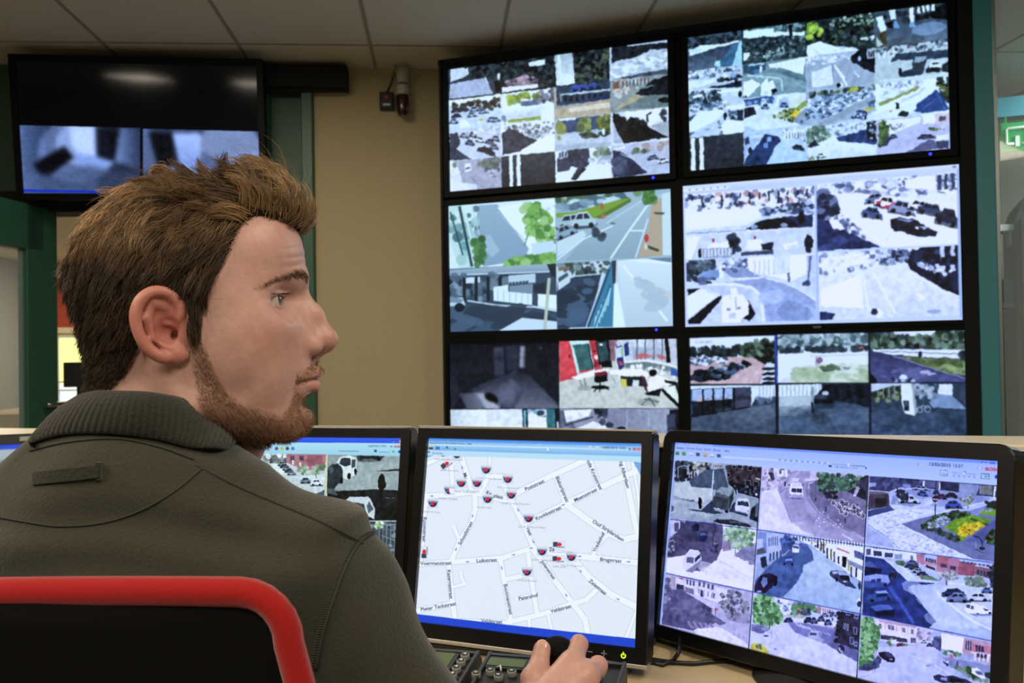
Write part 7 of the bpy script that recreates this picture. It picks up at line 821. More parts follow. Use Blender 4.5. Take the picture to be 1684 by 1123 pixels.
ky = locA(820, 1112); MB().tube([(ky.x-.006, ky.y+.012, .006), (ky.x+.001, ky.y+.008, .011), (ky.x+.004, ky.y+.0, .008)], .0011, TA, 6).build('bright_clip', M_PRINT, tA)
JK = np.array([.046, 1.052, .882]); jb = np.array([.046, 1.075, .79])
j = MB(); j.sph(JK, .0195, None, (1, 1, .72)).cyl((0, 0, 0), .016, .012, Matrix.Translation(Vector(JK)-Vector((0, 0, .008)))); tag(j.build('joystick_knob', mat('knob_black', '050506', .85, spec=.2), tA), 'black ball grip')
MB().tube([jb, (jb+JK)/2, JK], .006).build('joystick_shaft', M_BLACK, tA); MB().tube([jb+np.array([0, 0, z]) for z in (-.02, 0, .02, .04)], lambda q: .03*(1-q*.65)).build('joystick_boot', M_BLACKM, tA)
# cables on the desk
def ondesk(px, py, up=.004): return hit(px, py, (0, 0, DZ+up), (0, 0, 1))
a = [ondesk(*p) for p in ((1030, 1083), (1068, 1087), (1090, 1093), (1108, 1085))]; b = at(1117, 1066, 1.42); c = at(1119, 1045, 1.46)
tag(MB().tube([*a, ondesk(1114, 1077, .02), b, c], .0035).build('monitor_cable', M_BLACK), 'black cable looping from the desk up behind the right monitor', 'cable')
tag(MB().tube([ondesk(*p) for p in ((1040, 1084), (1070, 1084), (1105, 1089), (1140, 1091), (1180, 1087), (1215, 1085), (1260, 1090))], .0035).build('desk_cable', M_BLACK), 'straight black cable lying on the desk towards the right monitor', 'cable')
# ---------------------------------------------------------------- the operator: one continuous body grown from a distance field
HYAW = math.radians(10)
HR = np.array([[math.cos(HYAW), -math.sin(HYAW), 0], [math.sin(HYAW), math.cos(HYAW), 0], [0, 0, 1]])   # columns: forward, left, up
H0 = np.array([-.2947, .82, 1.238])
def hw(p): return H0+HR @ (np.asarray(p, float)*.001)         # head millimetres -> room
class Field:
    def __init__(s, xs, ys, zs): s.ax = (xs, ys, zs); s.F = np.full((len(xs), len(ys), len(zs)), .06, np.float32)
    def add(s, fn, lo, hi, k=.0, op='u', head=False):
        sl = []
        for a, l, h in zip(s.ax, lo, hi):
            i0 = max(np.searchsorted(a, l)-1, 0); i1 = min(np.searchsorted(a, h)+1, len(a))
            if i1 <= i0: return
            sl.append(slice(i0, i1))
        X = s.ax[0][sl[0]][:, None, None]; Y = s.ax[1][sl[1]][None, :, None]; Z = s.ax[2][sl[2]][None, None, :]
        if head:
            x, y, z = X-H0[0], Y-H0[1], Z-H0[2]; X, Y, Z = (x*HR[0, 0]+y*HR[1, 0])*1000, (x*HR[0, 1]+y*HR[1, 1])*1000, z*1000+0*x
        d = fn(X, Y, Z).astype(np.float32)
        if head: d *= .001
        a = s.F[tuple(sl)]; k = max(k, 1e-5)
        if op == 'u': h = np.clip(.5+.5*(d-a)/k, 0, 1); r = d*(1-h)+a*h-k*h*(1-h)
        else: d = -d; h = np.clip(.5-.5*(d-a)/k, 0, 1); r = d*(1-h)+a*h+k*h*(1-h)
        s.F[tuple(sl)] = r
def f_ell(c, r):
    def f(X, Y, Z):
        a, b, e = (X-c[0])/r[0], (Y-c[1])/r[1], (Z-c[2])/r[2]; k0 = np.sqrt(a*a+b*b+e*e); k1 = np.sqrt((a/r[0])**2+(b/r[1])**2+(e/r[2])**2)
        return k0*(k0-1)/np.maximum(k1, 1e-9)
    return f
def f_cap(a, b, ra, rb):
    a, b = np.asarray(a, float), np.asarray(b, float); d = b-a; L = d @ d
    def f(X, Y, Z):
        x, y, z = X-a[0], Y-a[1], Z-a[2]; t = np.clip((x*d[0]+y*d[1]+z*d[2])/L, 0, 1)
        return np.sqrt((x-d[0]*t)**2+(y-d[1]*t)**2+(z-d[2]*t)**2)-(ra+(rb-ra)*t)
    return f
def surface_nets(F, ax):
    nx, ny, nz = F.shape; ins = F < 0
    s = np.zeros((nx-1, ny-1, nz-1), np.uint8)
    for i in (0, 1):
        for j in (0, 1):
            for k in (0, 1): s += ins[i:nx-1+i, j:ny-1+j, k:nz-1+k]
    I, J, K = np.nonzero((s > 0) & (s < 8)); n = len(I); P = np.zeros((n, 3)); C = np.zeros(n)
    cor = [(i, j, k) for i in (0, 1) for j in (0, 1) for k in (0, 1)]
    fv = {c: F[I+c[0], J+c[1], K+c[2]].astype(float) for c in cor}
    for a in cor:
        for d in range(3):
            if a[d]: continue
            b = tuple(1 if q == d else a[q] for q in range(3)); fa, fb = fv[a], fv[b]; cr = (fa < 0) != (fb < 0); t = np.where(cr, fa/np.where(cr, fa-fb, 1), 0)
            for q in range(3): P[:, q] += np.where(cr, a[q]+(t if q == d else 0), 0)
            C += cr
    P /= C[:, None]; idx = (I, J, K); V_ = np.zeros((n, 3))
    for q in range(3): A = ax[q]; V_[:, q] = A[idx[q]]+(A[idx[q]+1]-A[idx[q]])*P[:, q]
    key = (I*ny+J)*nz+K; order = np.argsort(key); ks = key[order]
    def look(i, j, k): return order[np.clip(np.searchsorted(ks, (i*ny+j)*nz+k), 0, n-1)]
    Fc = []
    for d in range(3):
        sl0 = tuple(slice(0, -1) if q == d else slice(1, -1) for q in range(3)); sl1 = tuple(slice(1, None) if q == d else slice(1, -1) for q in range(3))
        a, b = ins[sl0], ins[sl1]; e = np.nonzero(a != b); g = [e[q]+(0 if q == d else 1) for q in range(3)]; flip = ~a[e]
        u, v = (d+1) % 3, (d+2) % 3
        def cell(du, dv): c = [x.copy() for x in g]; c[u] -= du; c[v] -= dv; return look(*c)
        q = np.stack([cell(1, 1), cell(0, 1), cell(0, 0), cell(1, 0)], 1); q[flip] = q[flip][:, ::-1]; Fc.append(q)
    return V_, np.concatenate(Fc)
def np_mesh(name, Vt, Fc, m, parent=None, smooth=True, cols=None):
    me = bpy.data.meshes.new(name); n, k = Fc.shape; me.vertices.add(len(Vt)); me.vertices.foreach_set('co', np.asarray(Vt, np.float32).ravel()); me.loops.add(n*k); me.loops.foreach_set('vertex_index', Fc.astype(np.int32).ravel())
    me.polygons.add(n); me.polygons.foreach_set('loop_start', np.arange(0, n*k, k, dtype=np.int32)); me.update(calc_edges=True); me.polygons.foreach_set('use_smooth', np.ones(n, bool)*smooth); me.validate()
    if cols is not None: a = me.attributes.new('tone', 'FLOAT_COLOR', 'POINT'); a.data.foreach_set('color', np.c_[cols, np.ones(len(cols))].astype(np.float32).ravel())
    if m: me.materials.append(m)
    o = bpy.data.objects.new(name, me); COL.objects.link(o)
    if parent: o.parent = parent; o.matrix_parent_inverse = parent.matrix_world.inverted()
    return o
def axis(bands, lo, hi, coarse):
    """grid coordinates from lo to hi, fine inside the given (start, end, step) bands"""
    out = [lo]
    while out[-1] < hi:
        x = out[-1]; st = coarse
        for a, b, s in bands:
            if a-coarse < x < b: st = min(st, s if x >= a-s else max(s, min(coarse, a-x)))
        out.append(x+st)
    return np.array(out)
BODY = Field(axis([(-.43, -.135, .0013), (-.01, .135, .002)], -.62, .2, .012), axis([(.70, .935, .0013), (.935, 1.11, .002)], .45, 1.3, .012), axis([(1.105, 1.385, .0013), (.78, .915, .002)], .02, 1.42, .012))
def hadd(kind, *a, k=6, op='u', both=False):
    for sg in ((1, -1) if both else (1,)):
        if kind == 'E':
            c, r = a; c = (c[0], c[1]*sg, c[2]); fn = f_ell(c, r); w0 = hw(c); R = max(r)*.001
            ext = np.array([math.hypot(r[0]*HR[i, 0], r[1]*HR[i, 1]) if i < 2 else r[2] for i in range(3)])*.001+(k+8)*.001; lo, hi = w0-ext, w0+ext
        else:
            p, q, ra, rb = a; p = (p[0], p[1]*sg, p[2]); q = (q[0], q[1]*sg, q[2]); fn = f_cap(p, q, ra, rb); A, B = hw(p), hw(q); R = max(ra, rb)*.001+(k+8)*.001; lo, hi = np.minimum(A, B)-R, np.maximum(A, B)+R
        BODY.add(fn, lo, hi, k*.001, op, True)
def wcap(a, b, ra, rb, k=.012, op='u', F=None):
    a, b = np.asarray(a, float), np.asarray(b, float); R = max(ra, rb)+k+.008; (F or BODY).add(f_cap(a, b, ra, rb), np.minimum(a, b)-R, np.maximum(a, b)+R, k, op)
def well(c, r, k=.03, op='u', F=None):
    c, r = np.asarray(c, float), np.asarray(r, float); (F or BODY).add(f_ell(c, r), c-r-k-.01, c+r+k+.01, k, op)
# trunk and legs
SHR, SHL = np.array([-.168, .762, 1.028]), np.array([-.518, .825, 1.028])
ELR, WRR = np.array([-.030, .765, .775]), np.array([.004, .962, .832])
ELL, WRL = np.array([-.60, .86, .78]), np.array([-.43, 1.06, .777])
def trunk(F, g=0., arms=True):
    well((-.343, .775, .90), (.175+g, .115+g, .25+g), .04, F=F); well((-.343, .78, .70), (.16+g, .12+g, .2+g), .05, F=F); well((-.343, .735, .56), (.175+g, .13+g, .12+g), .05, F=F)
    wcap(SHR+[-.015, 0, -.0], SHL+[.015, 0, 0], .058+g, .058+g, .05, F=F); wcap((-.335, .79, 1.12), SHR+[0, 0, .012], .056+g, .040+g, .05, F=F); wcap((-.350, .80, 1.10), SHL+[0, 0, .0], .046+g, .036+g, .05, F=F)
    wcap(SHR, ELR+(SHR-ELR)*.25, .054+g, .050+g*1.6, .03, F=F); wcap(SHL, ELL+(SHL-ELL)*.25, .054+g, .050+g*1.6, .03, F=F)
trunk(BODY)
for S, E, Wq in ((SHR, ELR, WRR), (SHL, ELL, WRL)): wcap(S, E, .047, .038, .02); wcap(E, Wq, .037, .026, .02)
for sx, kx in ((-.25, -.24), (-.43, -.47)):
    hp = (sx, .74, .545); kn = (kx, 1.14, .56); an = (kx, 1.10, .11); wcap(hp, kn, .085, .058, .03); wcap(kn, an, .056, .036, .03); wcap((kx, 1.08, .055), (kx+.01, 1.25, .05), .036, .032, .03)
wcap(hw((-14, 0, -30)), (-.33, .80, 1.06), .052, .064, .02)
# right hand closed round the ball grip
HANDR = dict(index=[(.061, 1.018, .874), (.071, 1.053, .886), (.0725, 1.074, .882), (.066, 1.087, .868)], middle=[(.073, 1.000, .868), (.0905, 1.031, .869), (.0925, 1.051, .858), (.086, 1.061, .843)], ring=[(.083, .974, .848), (.102, 1.002, .845), (.105, 1.020, .831), (.098, 1.030, .815)], little=[(.083, .950, .830), (.102, .968, .823), (.105, .984, .809), (.099, .995, .797)], thumb=[(.022, .982, .846), (.0165, 1.003, .866), (.0245, 1.022, .874), (.0285, 1.036, .8875)])
def hand(Wq, fing, fwd):
    for n_, rr in (('index', (.0125, .0102, .0092, .0086)), ('middle', (.0125, .0104, .0092, .0086)), ('ring', (.0115, .0096, .0088, .008)), ('little', (.0105, .0085, .0078, .0070)), ('thumb', (.0155, .0128, .0112, .0098))):
        P = [np.array(p) for p in fing[n_]]
        for i in range(3): wcap(P[i], P[i+1], rr[i], rr[i+1], .003)
        if n_ != 'thumb': wcap(Wq, P[0], .021, rr[0]+.001, .010); wcap(Wq*.45+P[0]*.55, P[0], .0145, rr[0], .012)
        else: wcap(Wq, P[0], .022, .0155, .012); wcap(P[0], np.array(fing['index'][0])*.6+Wq*.4, .013, .0105, .012)
        kn = P[1]+np.array([0, -.002, .002]); wcap(P[0]+[0, 0, .0025], P[0]+[0, .002, .003], rr[0]*.86, rr[0]*.86, .004); wcap(kn, kn+[.001, 0, 0], rr[1]*.93, rr[1]*.93, .003)
hand(WRR, HANDR, None)
fl = {}
for i, n_ in enumerate(('thumb', 'index', 'middle', 'ring', 'little')):
    b = WRL+np.array([.055 if i else .03, .055-.012*i if i else .06, -.003 if i else -.008]); d = np.array([.75, .55-.18*i, 0]); d /= np.linalg.norm(d); l = (.03, .038, .042, .038, .03)[i]
    if i == 0: d = np.array([.2, .97, -.1])
    fl[n_] = [b if i else WRL+np.array([.02, .035, -.006]), b+d*l*.9+[0, 0, .002], b+d*l*1.5+[0, 0, -.003], b+d*l*2.05+[0, 0, -.008]]
hand(WRL, fl, None)
# head: skull, face, jaw
hadd('E', (6, 0, 60), (96, 75, 78), k=4); hadd('E', (-30, 0, 18), (52, 60, 56), k=18); hadd('E', (60, 0, 76), (45, 58, 48), k=16)
hadd('E', (54, 0, -14), (54, 52, 52), k=18); hadd('E', (74, 0, -24), (37, 32, 32), k=14); hadd('E', (66, 43, 8), (27, 18, 20), k=26, both=True); hadd('E', (38, 50, 22), (31, 17, 32), k=22, both=True)
hadd('C', (14, 55, 5), (22, 53, -52), 13, 13, k=18, both=True); hadd('C', (22, 53, -56), (88, 20, -78), 13, 13, k=16, both=True); hadd('E', (94, 0, -71), (18, 22, 16), k=14); hadd('E', (50, 0, -50), (52, 50, 40), k=18)
hadd('E', (64, 38, -28), (24, 18, 28), k=18, both=True); hadd('C', (100, 8, 55), (72, 44, 49), 8.5, 8.5, k=12, both=True)
hadd('E', (42, 52, -10), (26, 14, 26), k=18, both=True)
# neck muscles
hadd('C', (-6, 56, -22), (30, 26, -150), 13, 12, k=16, both=True); hadd('C', (-48, 20, -10), (-52, 24, -130), 20, 34, k=20, both=True); hadd('E', (38, 0, -100), (30, 24, 22), k=18)
# eye sockets, lids
EC = (76, 32.5, 33)
hadd('E', (101, 38, 32), (20, 20, 13.5), k=10, op='s', both=True)
hadd('E', EC, (13.6, 14.5, 13.4), k=3.5, both=True); hadd('C', (74, 24, 47), (72, 43, 45.5), 9, 9, k=7, both=True)
def slit(X, Y, Z):
    y = np.abs(Y)-EC[1]; up = 6.3*np.clip(1-(y/15.4)**2, 0, 1)**.62; lo = -5.0*np.clip(1-(y/14.8)**2, 0, 1)**.75; z = Z-EC[2]+.05*y; h = np.maximum(z-up, lo-z); r = np.sqrt((X-EC[0])**2+y*y+(Z-EC[2])**2)
    return np.maximum(np.maximum(h, r-16.5), np.maximum(EC[0]-4-X, np.abs(y)-14.8))
for sg in (1, -1): c = hw((EC[0]+6, EC[1]*sg, EC[2])); BODY.add(slit, c-.019, c+.019, .0009, 's', True)
hadd('E', EC, (12.5, 12.5, 12.5), k=.5, op='s', both=True)
hadd('C', (91, 24, 40.6), (79, 48, 38.8), 1.9, 1.7, k=2.5, both=True); hadd('C', (88, 22, 26.6), (78, 47, 26.8), 1.6, 1.6, k=3, both=True)
# nose
hadd('C', (99, 0, 46), (114, 0, 22), 7, 8, k=9); hadd('C', (114, 0, 22), (123.5, 0, 2), 8, 9.5, k=7); hadd('E', (125.5, 0, -1.5), (10.5, 10.5, 10), k=6); hadd('C', (97, 9, 22), (108, 12, -2), 7.5, 8, k=15, both=True); hadd('E', (84, 22, 10), (14, 12, 14), k=16, both=True); hadd('E', (112.5, 13, -7), (10, 7.5, 8), k=3, both=True); hadd('C', (125, 0, -8), (113, 0, -17), 4.5, 5, k=5)
hadd('E', (116.5, 8, -15.5), (7, 3.8, 5), k=1.6, op='s', both=True)
# mouth
hadd('E', (94, 0, -38), (20, 24, 23), k=10); hadd('C', (116.5, 5, -31), (101, 23, -37.5), 4.6, 3.2, k=3, both=True); hadd('C', (116.5, 5, -31), (116.5, -5, -31), 4.6, 4.6, k=3); hadd('C', (113.5, 6, -43), (100, 22, -40.5), 5.4, 3.2, k=3, both=True); hadd('C', (113.5, 6, -43), (113.5, -6, -43), 5.4, 5.4, k=3)
hadd('C', (122, 0, -36.5), (115, 11, -36.8), 1.6, 1.5, k=1.4, op='s', both=True); hadd('C', (115, 11, -36.8), (101, 28, -40), 1.6, 2.0, k=1.6, op='s', both=True); hadd('E', (111, 0, -58), (9, 20, 6), k=8, op='s')
# ears, drawn in the side view and flared outwards
def er(x, z, d=0): return ((x+27)*.86-22, 71-(x-14)*.36+d, z-1.5)
hadd('E', er(-5, 11, -7), (20, 8, 25), k=6, both=True); hadd('E', er(-14, 22, -3), (14, 5, 16), k=5, both=True)
hel = [(5, 15), (10, 23), (7, 32), (-2, 38.5), (-13, 39), (-23, 32), (-27, 19), (-23, 3), (-14, -9), (-4, -15)]
def csp(P, n=4):
    P = np.array(P, float); P = np.vstack([2*P[0]-P[1], P, 2*P[-1]-P[-2]]); return [tuple(.5*(2*P[i]+(P[i+1]-P[i-1])*t+(2*P[i-1]-5*P[i]+4*P[i+1]-P[i+2])*t*t+(3*P[i]-P[i-1]-3*P[i+1]+P[i+2])*t**3)) for i in range(1, len(P)-2) for t in np.linspace(0, 1, n, endpoint=False)]+[tuple(P[-2])]
hel = csp(hel)
for p, q in zip(hel[:-1], hel[1:]): hadd('C', er(*p, 2 if p[0] < 6 else -3), er(*q, 2), 4.2, 4.2, k=2.5, both=True)
hadd('E', er(6, -11, 0), (10, 5, 8.5), k=5, both=True); hadd('E', er(-4, 16, 7), (14, 8, 19), k=3, op='s', both=True)
for p, q in (((-14, 31), (-18, 18)), ((-18, 18), (-13, 3)), ((-13, 3), (-1, -6)), ((-14, 31), (-4, 27))): hadd('C', er(*p, -1.5), er(*q, -1.5), 3.4, 3.4, k=3, both=True)
hadd('E', er(-1, 8, 3), (9.5, 9, 11), k=3, op='s', both=True); hadd('E', er(14, 3, -1), (5, 5, 7), k=4, both=True); hadd('C', er(6, 13, -2), er(-3, 14, -4), 2.8, 2.2, k=3, both=True); hadd('E', er(5, 4, -7), (4, 7, 5), k=2.5, op='s', both=True)
BV, BF = surface_nets(BODY.F, BODY.ax); del BODY.F
def to_head(P): return ((P-H0) @ HR)*1000
BL = to_head(BV); hx, hy, hz_ = BL.T; ay = np.abs(hy)
wk = np.zeros(len(BV))                                        # raised-brow furrows across the forehead and small lines beside the eye
for z0, am in ((66, .5), (73.5, .6), (82, .4)): wk += am*np.exp(-((hz_-z0-3.*np.cos(hy*.055)+.04*ay)/1.5)**2)*np.clip((hx-74)/14, 0, 1)*np.clip((52-ay)/14, 0, 1)
for k_ in (-1, 0, 1): wk += .3*np.exp(-((hz_-33-k_*5-(ay-50)*.5*k_)/1.1)**2)*np.exp(-((ay-53)/5)**2)*(hx > 40)
dr = BL-np.array([4, 0, 60]); dr /= np.linalg.norm(dr, axis=1)[:, None]; BL = BL-dr*wk[:, None]; BV = H0+(BL*.001) @ HR.T; hx, hy, hz_ = BL.T
def sst(a, b, x): t = np.clip((x-a)/(b-a), 0, 1); return t*t*(3-2*t)
def bump(c, r, P): return np.exp(-((np.abs(P-np.asarray(c))/np.asarray(r))**2).sum(1))
onhead = hz_ > -130
ABS = np.c_[hx, ay, hz_]
col = np.tile([.57, .335, .28], (len(BV), 1)); nz = np.sin(hx*.21+hy*.17)*np.sin(hz_*.19+hy*.23)
col *= (1+.035*nz)[:, None]
def blend(c, w): global col; w = np.clip(w, 0, 1)[:, None]; col = col*(1-w)+np.array(c)*w
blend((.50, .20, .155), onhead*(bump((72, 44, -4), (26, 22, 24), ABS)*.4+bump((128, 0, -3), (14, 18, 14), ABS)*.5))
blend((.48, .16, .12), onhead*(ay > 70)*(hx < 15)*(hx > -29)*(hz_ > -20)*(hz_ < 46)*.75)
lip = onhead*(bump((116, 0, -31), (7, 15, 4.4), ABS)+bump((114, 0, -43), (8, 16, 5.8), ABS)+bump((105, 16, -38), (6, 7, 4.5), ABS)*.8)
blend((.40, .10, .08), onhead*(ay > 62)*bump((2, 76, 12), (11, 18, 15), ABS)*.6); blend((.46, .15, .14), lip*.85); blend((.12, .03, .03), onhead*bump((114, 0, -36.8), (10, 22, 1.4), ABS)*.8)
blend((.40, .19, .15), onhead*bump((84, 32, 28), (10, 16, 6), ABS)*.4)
def beard_w(x, y, z):
    y = np.abs(y); top = np.interp(x, [16, 22, 28, 36, 46, 58, 76, 87, 93, 98, 125], [12, 6, -8, -30, -48, -58, -65, -67, -61, -46, -50])
    w = sst(-4, 6, top-z)*sst(-2, 6, x-np.interp(z, [-100, -60, -20, 0, 30], [26, 22, 17, 16, 16]))*sst(-108, -92, z)
    mus = np.exp(-((z+25-np.interp(y, [0, 12, 26], [0, -1, -12]))/6.)**4)*sst(84, 92, x)*(y < 30)
    gap = np.exp(-((z+37)/9.5)**4)*sst(96, 104, x)*(y < 24); chin = sst(26, 12, y)*sst(-80, -66, z)*sst(90, 100, x)*.55
    return np.clip(np.maximum(w*(1-gap)*(1-chin), mus*.75), 0, 1)*(x > 0)
bw_ = beard_w(hx, hy, hz_)*onhead*(1-np.clip(lip, 0, 1)); blend((.15, .075, .042), bw_*.5)
tips = BV; wr = sst(1.0, 1.05, BV[:, 1])
hnd = (BV[:, 2] < .93) & (BV[:, 1] > .93) & (BV[:, 0] > -.02)
kn = np.zeros(len(BV))
for n_ in HANDR:
    for p in HANDR[n_][:2]: kn += np.exp(-(((BV-np.array(p))**2).sum(1))/.012**2)
    kn += .7*np.exp(-(((BV-np.array(HANDR[n_][3]))**2).sum(1))/.012**2)
blend((.52, .19, .145), hnd*np.clip(kn, 0, 1)*.6); blend((.57, .33, .27), hnd*.5*(1-np.clip(kn, 0, 1)))
M_SKIN = mat('skin', (.6, .38, .3), .43, var=.13, scale=190, bump=.18, attr='tone', sss=.12, spec=.4)
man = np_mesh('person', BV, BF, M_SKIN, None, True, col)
tag(man, 'man in a dark grey polo shirt looking right, his hand on the joystick', 'person')
for _ in range(0): pass
# eyes
def eye(sg):
    c = hw((76, 32.5*sg, 33)); g = HR @ np.array([.97, -.16, .15]); g /= np.linalg.norm(g); R = Vector(g).to_track_quat('Z', 'Y').to_matrix().to_4x4(); M = Matrix.Translation(Vector(c)) @ R
    b = MB(); v = []; f = []; nu, nv = 28, 22; r = .0121
    bm = bmesh.new(); bmesh.ops.create_uvsphere(bm, u_segments=nu, v_segments=nv*2, radius=r); mats = [mat('eye_white', 'c9b8ae', .15, var=.04, coat=.6), mat('iris', '4a5450', .15, var=.3, scale=900, coat=.8), mat('pupil', '050505', .1, coat=.8), mat('iris_rim', '20282c', .2, coat=.8)]
    me = bpy.data.meshes.new('eye')
    for fc in bm.faces:
        th = fc.calc_center_median().normalized().angle(Vector((0, 0, 1))); fc.smooth = True; fc.material_index = 2 if th < .2 else 1 if th < .43 else 3 if th < .5 else 0
    for vv in bm.verts:
        th = vv.co.angle(Vector((0, 0, 1)))
        if th < .55: vv.co *= 1+.05*(1-(th/.55)**2)
    bm.to_mesh(me); bm.free()
    for k in mats: me.materials.append(k)
    o = bpy.data.objects.new('eye', me); COL.objects.link(o); o.matrix_world = M; bpy.context.view_layer.update(); o.parent = man; return o
eye(1); eye(-1)
# thumb nail and finger nails
def nail(tip, prev, up, w, name='fingernail'):
    t = np.array(tip)-np.array(prev); t /= np.linalg.norm(t); u = np.array(up, float); u -= t*(u @ t); u /= np.linalg.norm(u); M = frame(np.array(tip)+u*.0079+t*.0005, np.cross(t, u), u)
    MB().sph((0, 0, 0), 1, M, (w, .0072, .0018), 16, 10).build(name, mat('nail', 'd8a898', .25, coat=.4), man)
nail(HANDR['thumb'][3], HANDR['thumb'][2], (-.12, -.9, .45), .0068, 'thumbnail')
nail(HANDR['middle'][3], HANDR['middle'][2], (.9, .1, .6), .0052); nail(HANDR['index'][3], HANDR['index'][2], (.6, .8, .3), .0052)
# ---------------------------------------------------------------- hair, beard and eyebrows: strands rooted on the skin
def hair_w(x, y, z):
    """1 where the scalp carries hair (head millimetres)"""
    y = np.abs(y); fr = np.interp(z, [-60, -40, -24, -12, -5, 2, 6, 22, 50, 79, 94, 104, 110, 118], [-60, -48, -36, -30, -24, 20, 23, 24, 38, 52, 58, 68, 92, 108])
    w = np.maximum(sst(-3, 3, fr-x), sst(93, 100, z-(y/50.)**2*9)*(y < 56))
    ear = (x > -27) & (x < 14) & (z < 44) & (z > -34) & (y > 56); w = np.where(ear, w*sst(38, 44, z+np.abs(x+6)*.15), w)
    return w*sst(-50, -38, z+np.interp(y, [0, 40, 70], [4, 0, -6]))*(x < 108)
ftri = np.concatenate([BF[:, [0, 1, 2]], BF[:, [0, 2, 3]]]); head_f = ftri[(BL[ftri[:, 0], 2] > -125) & (BL[ftri[:, 0], 0] > -125)]
TA_ = BL[head_f]; fn = np.cross(TA_[:, 1]-TA_[:, 0], TA_[:, 2]-TA_[:, 0]); far_ = np.linalg.norm(fn, axis=1)/2; fn /= (far_[:, None]*2+1e-12)
VN = np.zeros_like(BL); 
for q in range(3): np.add.at(VN, head_f[:, q], fn*far_[:, None])
VN /= np.linalg.norm(VN, axis=1)[:, None]+1e-12
def scatter(wfun, n, seed):
    g = np.random.default_rng(seed); c = TA_.mean(1); w = wfun(c[:, 0], c[:, 1], c[:, 2])*far_; w[(np.abs(c[:, 1]) > 73.5) & (c[:, 0] < 14) & (c[:, 0] > -31) & (c[:, 2] < 45)] = 0
    i = g.choice(len(w), n, p=w/w.sum()); a, b = g.random(n), g.random(n); k = a+b > 1; a[k], b[k] = 1-a[k], 1-b[k]; T = TA_[i]
    P = T[:, 0]+(T[:, 1]-T[:, 0])*a[:, None]+(T[:, 2]-T[:, 0])*b[:, None]; F_ = head_f[i]; N = VN[F_[:, 0]]*(1-a-b)[:, None]+VN[F_[:, 1]]*a[:, None]+VN[F_[:, 2]]*b[:, None]; return P, N/np.linalg.norm(N, axis=1)[:, None], g
def nrm(v): return v/(np.linalg.norm(v, axis=1)[:, None]+1e-9)
def strands(A, N, R0, cols, taper=.25):
    """A paths (n, k, 3) in head mm, R0 radii -> one mesh of thin three-sided tapering strands"""
    n, k = A.shape[:2]; T = np.gradient(A, axis=1); T /= np.linalg.norm(T, axis=2)[..., None]+1e-9; B1 = np.cross(T, N[:, None, :]); B1 /= np.linalg.norm(B1, axis=2)[..., None]+1e-9; B2 = np.cross(T, B1)
    rad = (R0[:, None]*np.interp(np.linspace(0, 1, k), [0, .5, 1], [1, .9, taper])[None, :])[..., None]
    ring = np.stack([A+(B1*math.cos(q)+B2*math.sin(q))*rad for q in (0, 2.094, 4.189)], 2).reshape(-1, 3)
    base = (np.arange(n)*k*3)[:, None]; jj = (np.arange(k-1)*3)[None, :]; Fq = np.stack([np.stack([base+jj+a, base+jj+b, base+jj+3+b, base+jj+3+a], -1) for a, b in ((0, 1), (1, 2), (2, 0))], 2).reshape(-1, 4)
    return H0+(ring*.001) @ HR.T, Fq, np.repeat(cols, k*3, axis=0)
def straight(P, D0, D1, L, curl, g, k=3):
    pts = [P.copy()]; p = P.copy()
    for j in range(k): t = (j+.5)/k; p = p+nrm(D0*(1-t)+D1*t+g.normal(size=p.shape)*curl)*(L/k)[:, None]; pts.append(p.copy())
    return np.stack(pts, 1)
M_HAIR = mat('brown_hair', (.1, .06, .03), .45, var=.25, scale=60, attr='tone', spec=.4)
# short under-layer that closes the hair mass
def hair_th(x, y, z):
    a = np.abs(y); top = sst(92, 130, z); t = 5.5+4.5*top; t += 8*sst(30, 72, x)*sst(100, 118, z)*sst(62, 30, a); t -= 2.5*sst(-30, -80, x)*sst(105, 60, z); t -= 3.5*sst(20, -35, z)*sst(-60, -20, x)
    return np.maximum(t, 1.2)
hwv = hair_w(hx, hy, hz_)*onhead*(1-((ay > 73.5) & (hx < 14) & (hx > -31) & (hz_ < 45))); hm = hwv > .8; used = hm[BF].all(1)
ids = np.unique(BF[used]); mp = -np.ones(len(BV), int); mp[ids] = np.arange(len(ids)); Q = BL[ids]; clump = np.sin(Q[:, 1]*.35+np.sin(Q[:, 2]*.11)*2)*np.sin(Q[:, 2]*.07+Q[:, 0]*.05)
cap = Q+VN[ids]*(.6*hair_th(*Q.T)*sst(.75, 1., hwv[ids])*(1+.16*clump))[:, None]
Vs, Fs, Cs = [], [], []; off = 0
def flow(P, N, g):
    x, y, z = P.T; a = np.abs(y); s = np.sign(y); n = len(P); o = np.ones(n); top = sst(84, 122, z)
    back = np.stack([-o, s*.1, .0*o], 1); down = np.stack([-.6*o, 0*s, -.8*o], 1); low = np.stack([-.25*o, 0*s, -o], 1)
    t = sst(75, 10, z)[:, None]; d = down*(1-t)+low*t; d = d*(1-top[:, None])+back*top[:, None]
    rear = (sst(20, -50, x)*(1-.35*sst(120, 150, z)))[:, None]; d = d*(1-rear)+np.stack([-.3*o, 0*s, -o], 1)*rear
    sb = (sst(8, 20, x)*sst(62, 30, z))[:, None]; d = d*(1-sb)+np.stack([.15*o, 0*s, -o], 1)*sb
    q = (sst(40, 72, x)*sst(94, 108, z))[:, None]; d0 = d*(1-q)+np.stack([.35*o, s*.05, o], 1)*q; d1 = d*(1-q)+np.stack([-1*o, s*.1, -.02*o], 1)*q
    f = (sst(84, 97, x)*sst(118, 104, z))[:, None]; d0 = d0*(1-f)+np.stack([1.*o, 0*s, .25*o], 1)*f; d1 = d1*(1-f)+np.stack([-.5*o, 0*s, 1.*o], 1)*f
    return nrm(d0), nrm(d1), top, q[:, 0]
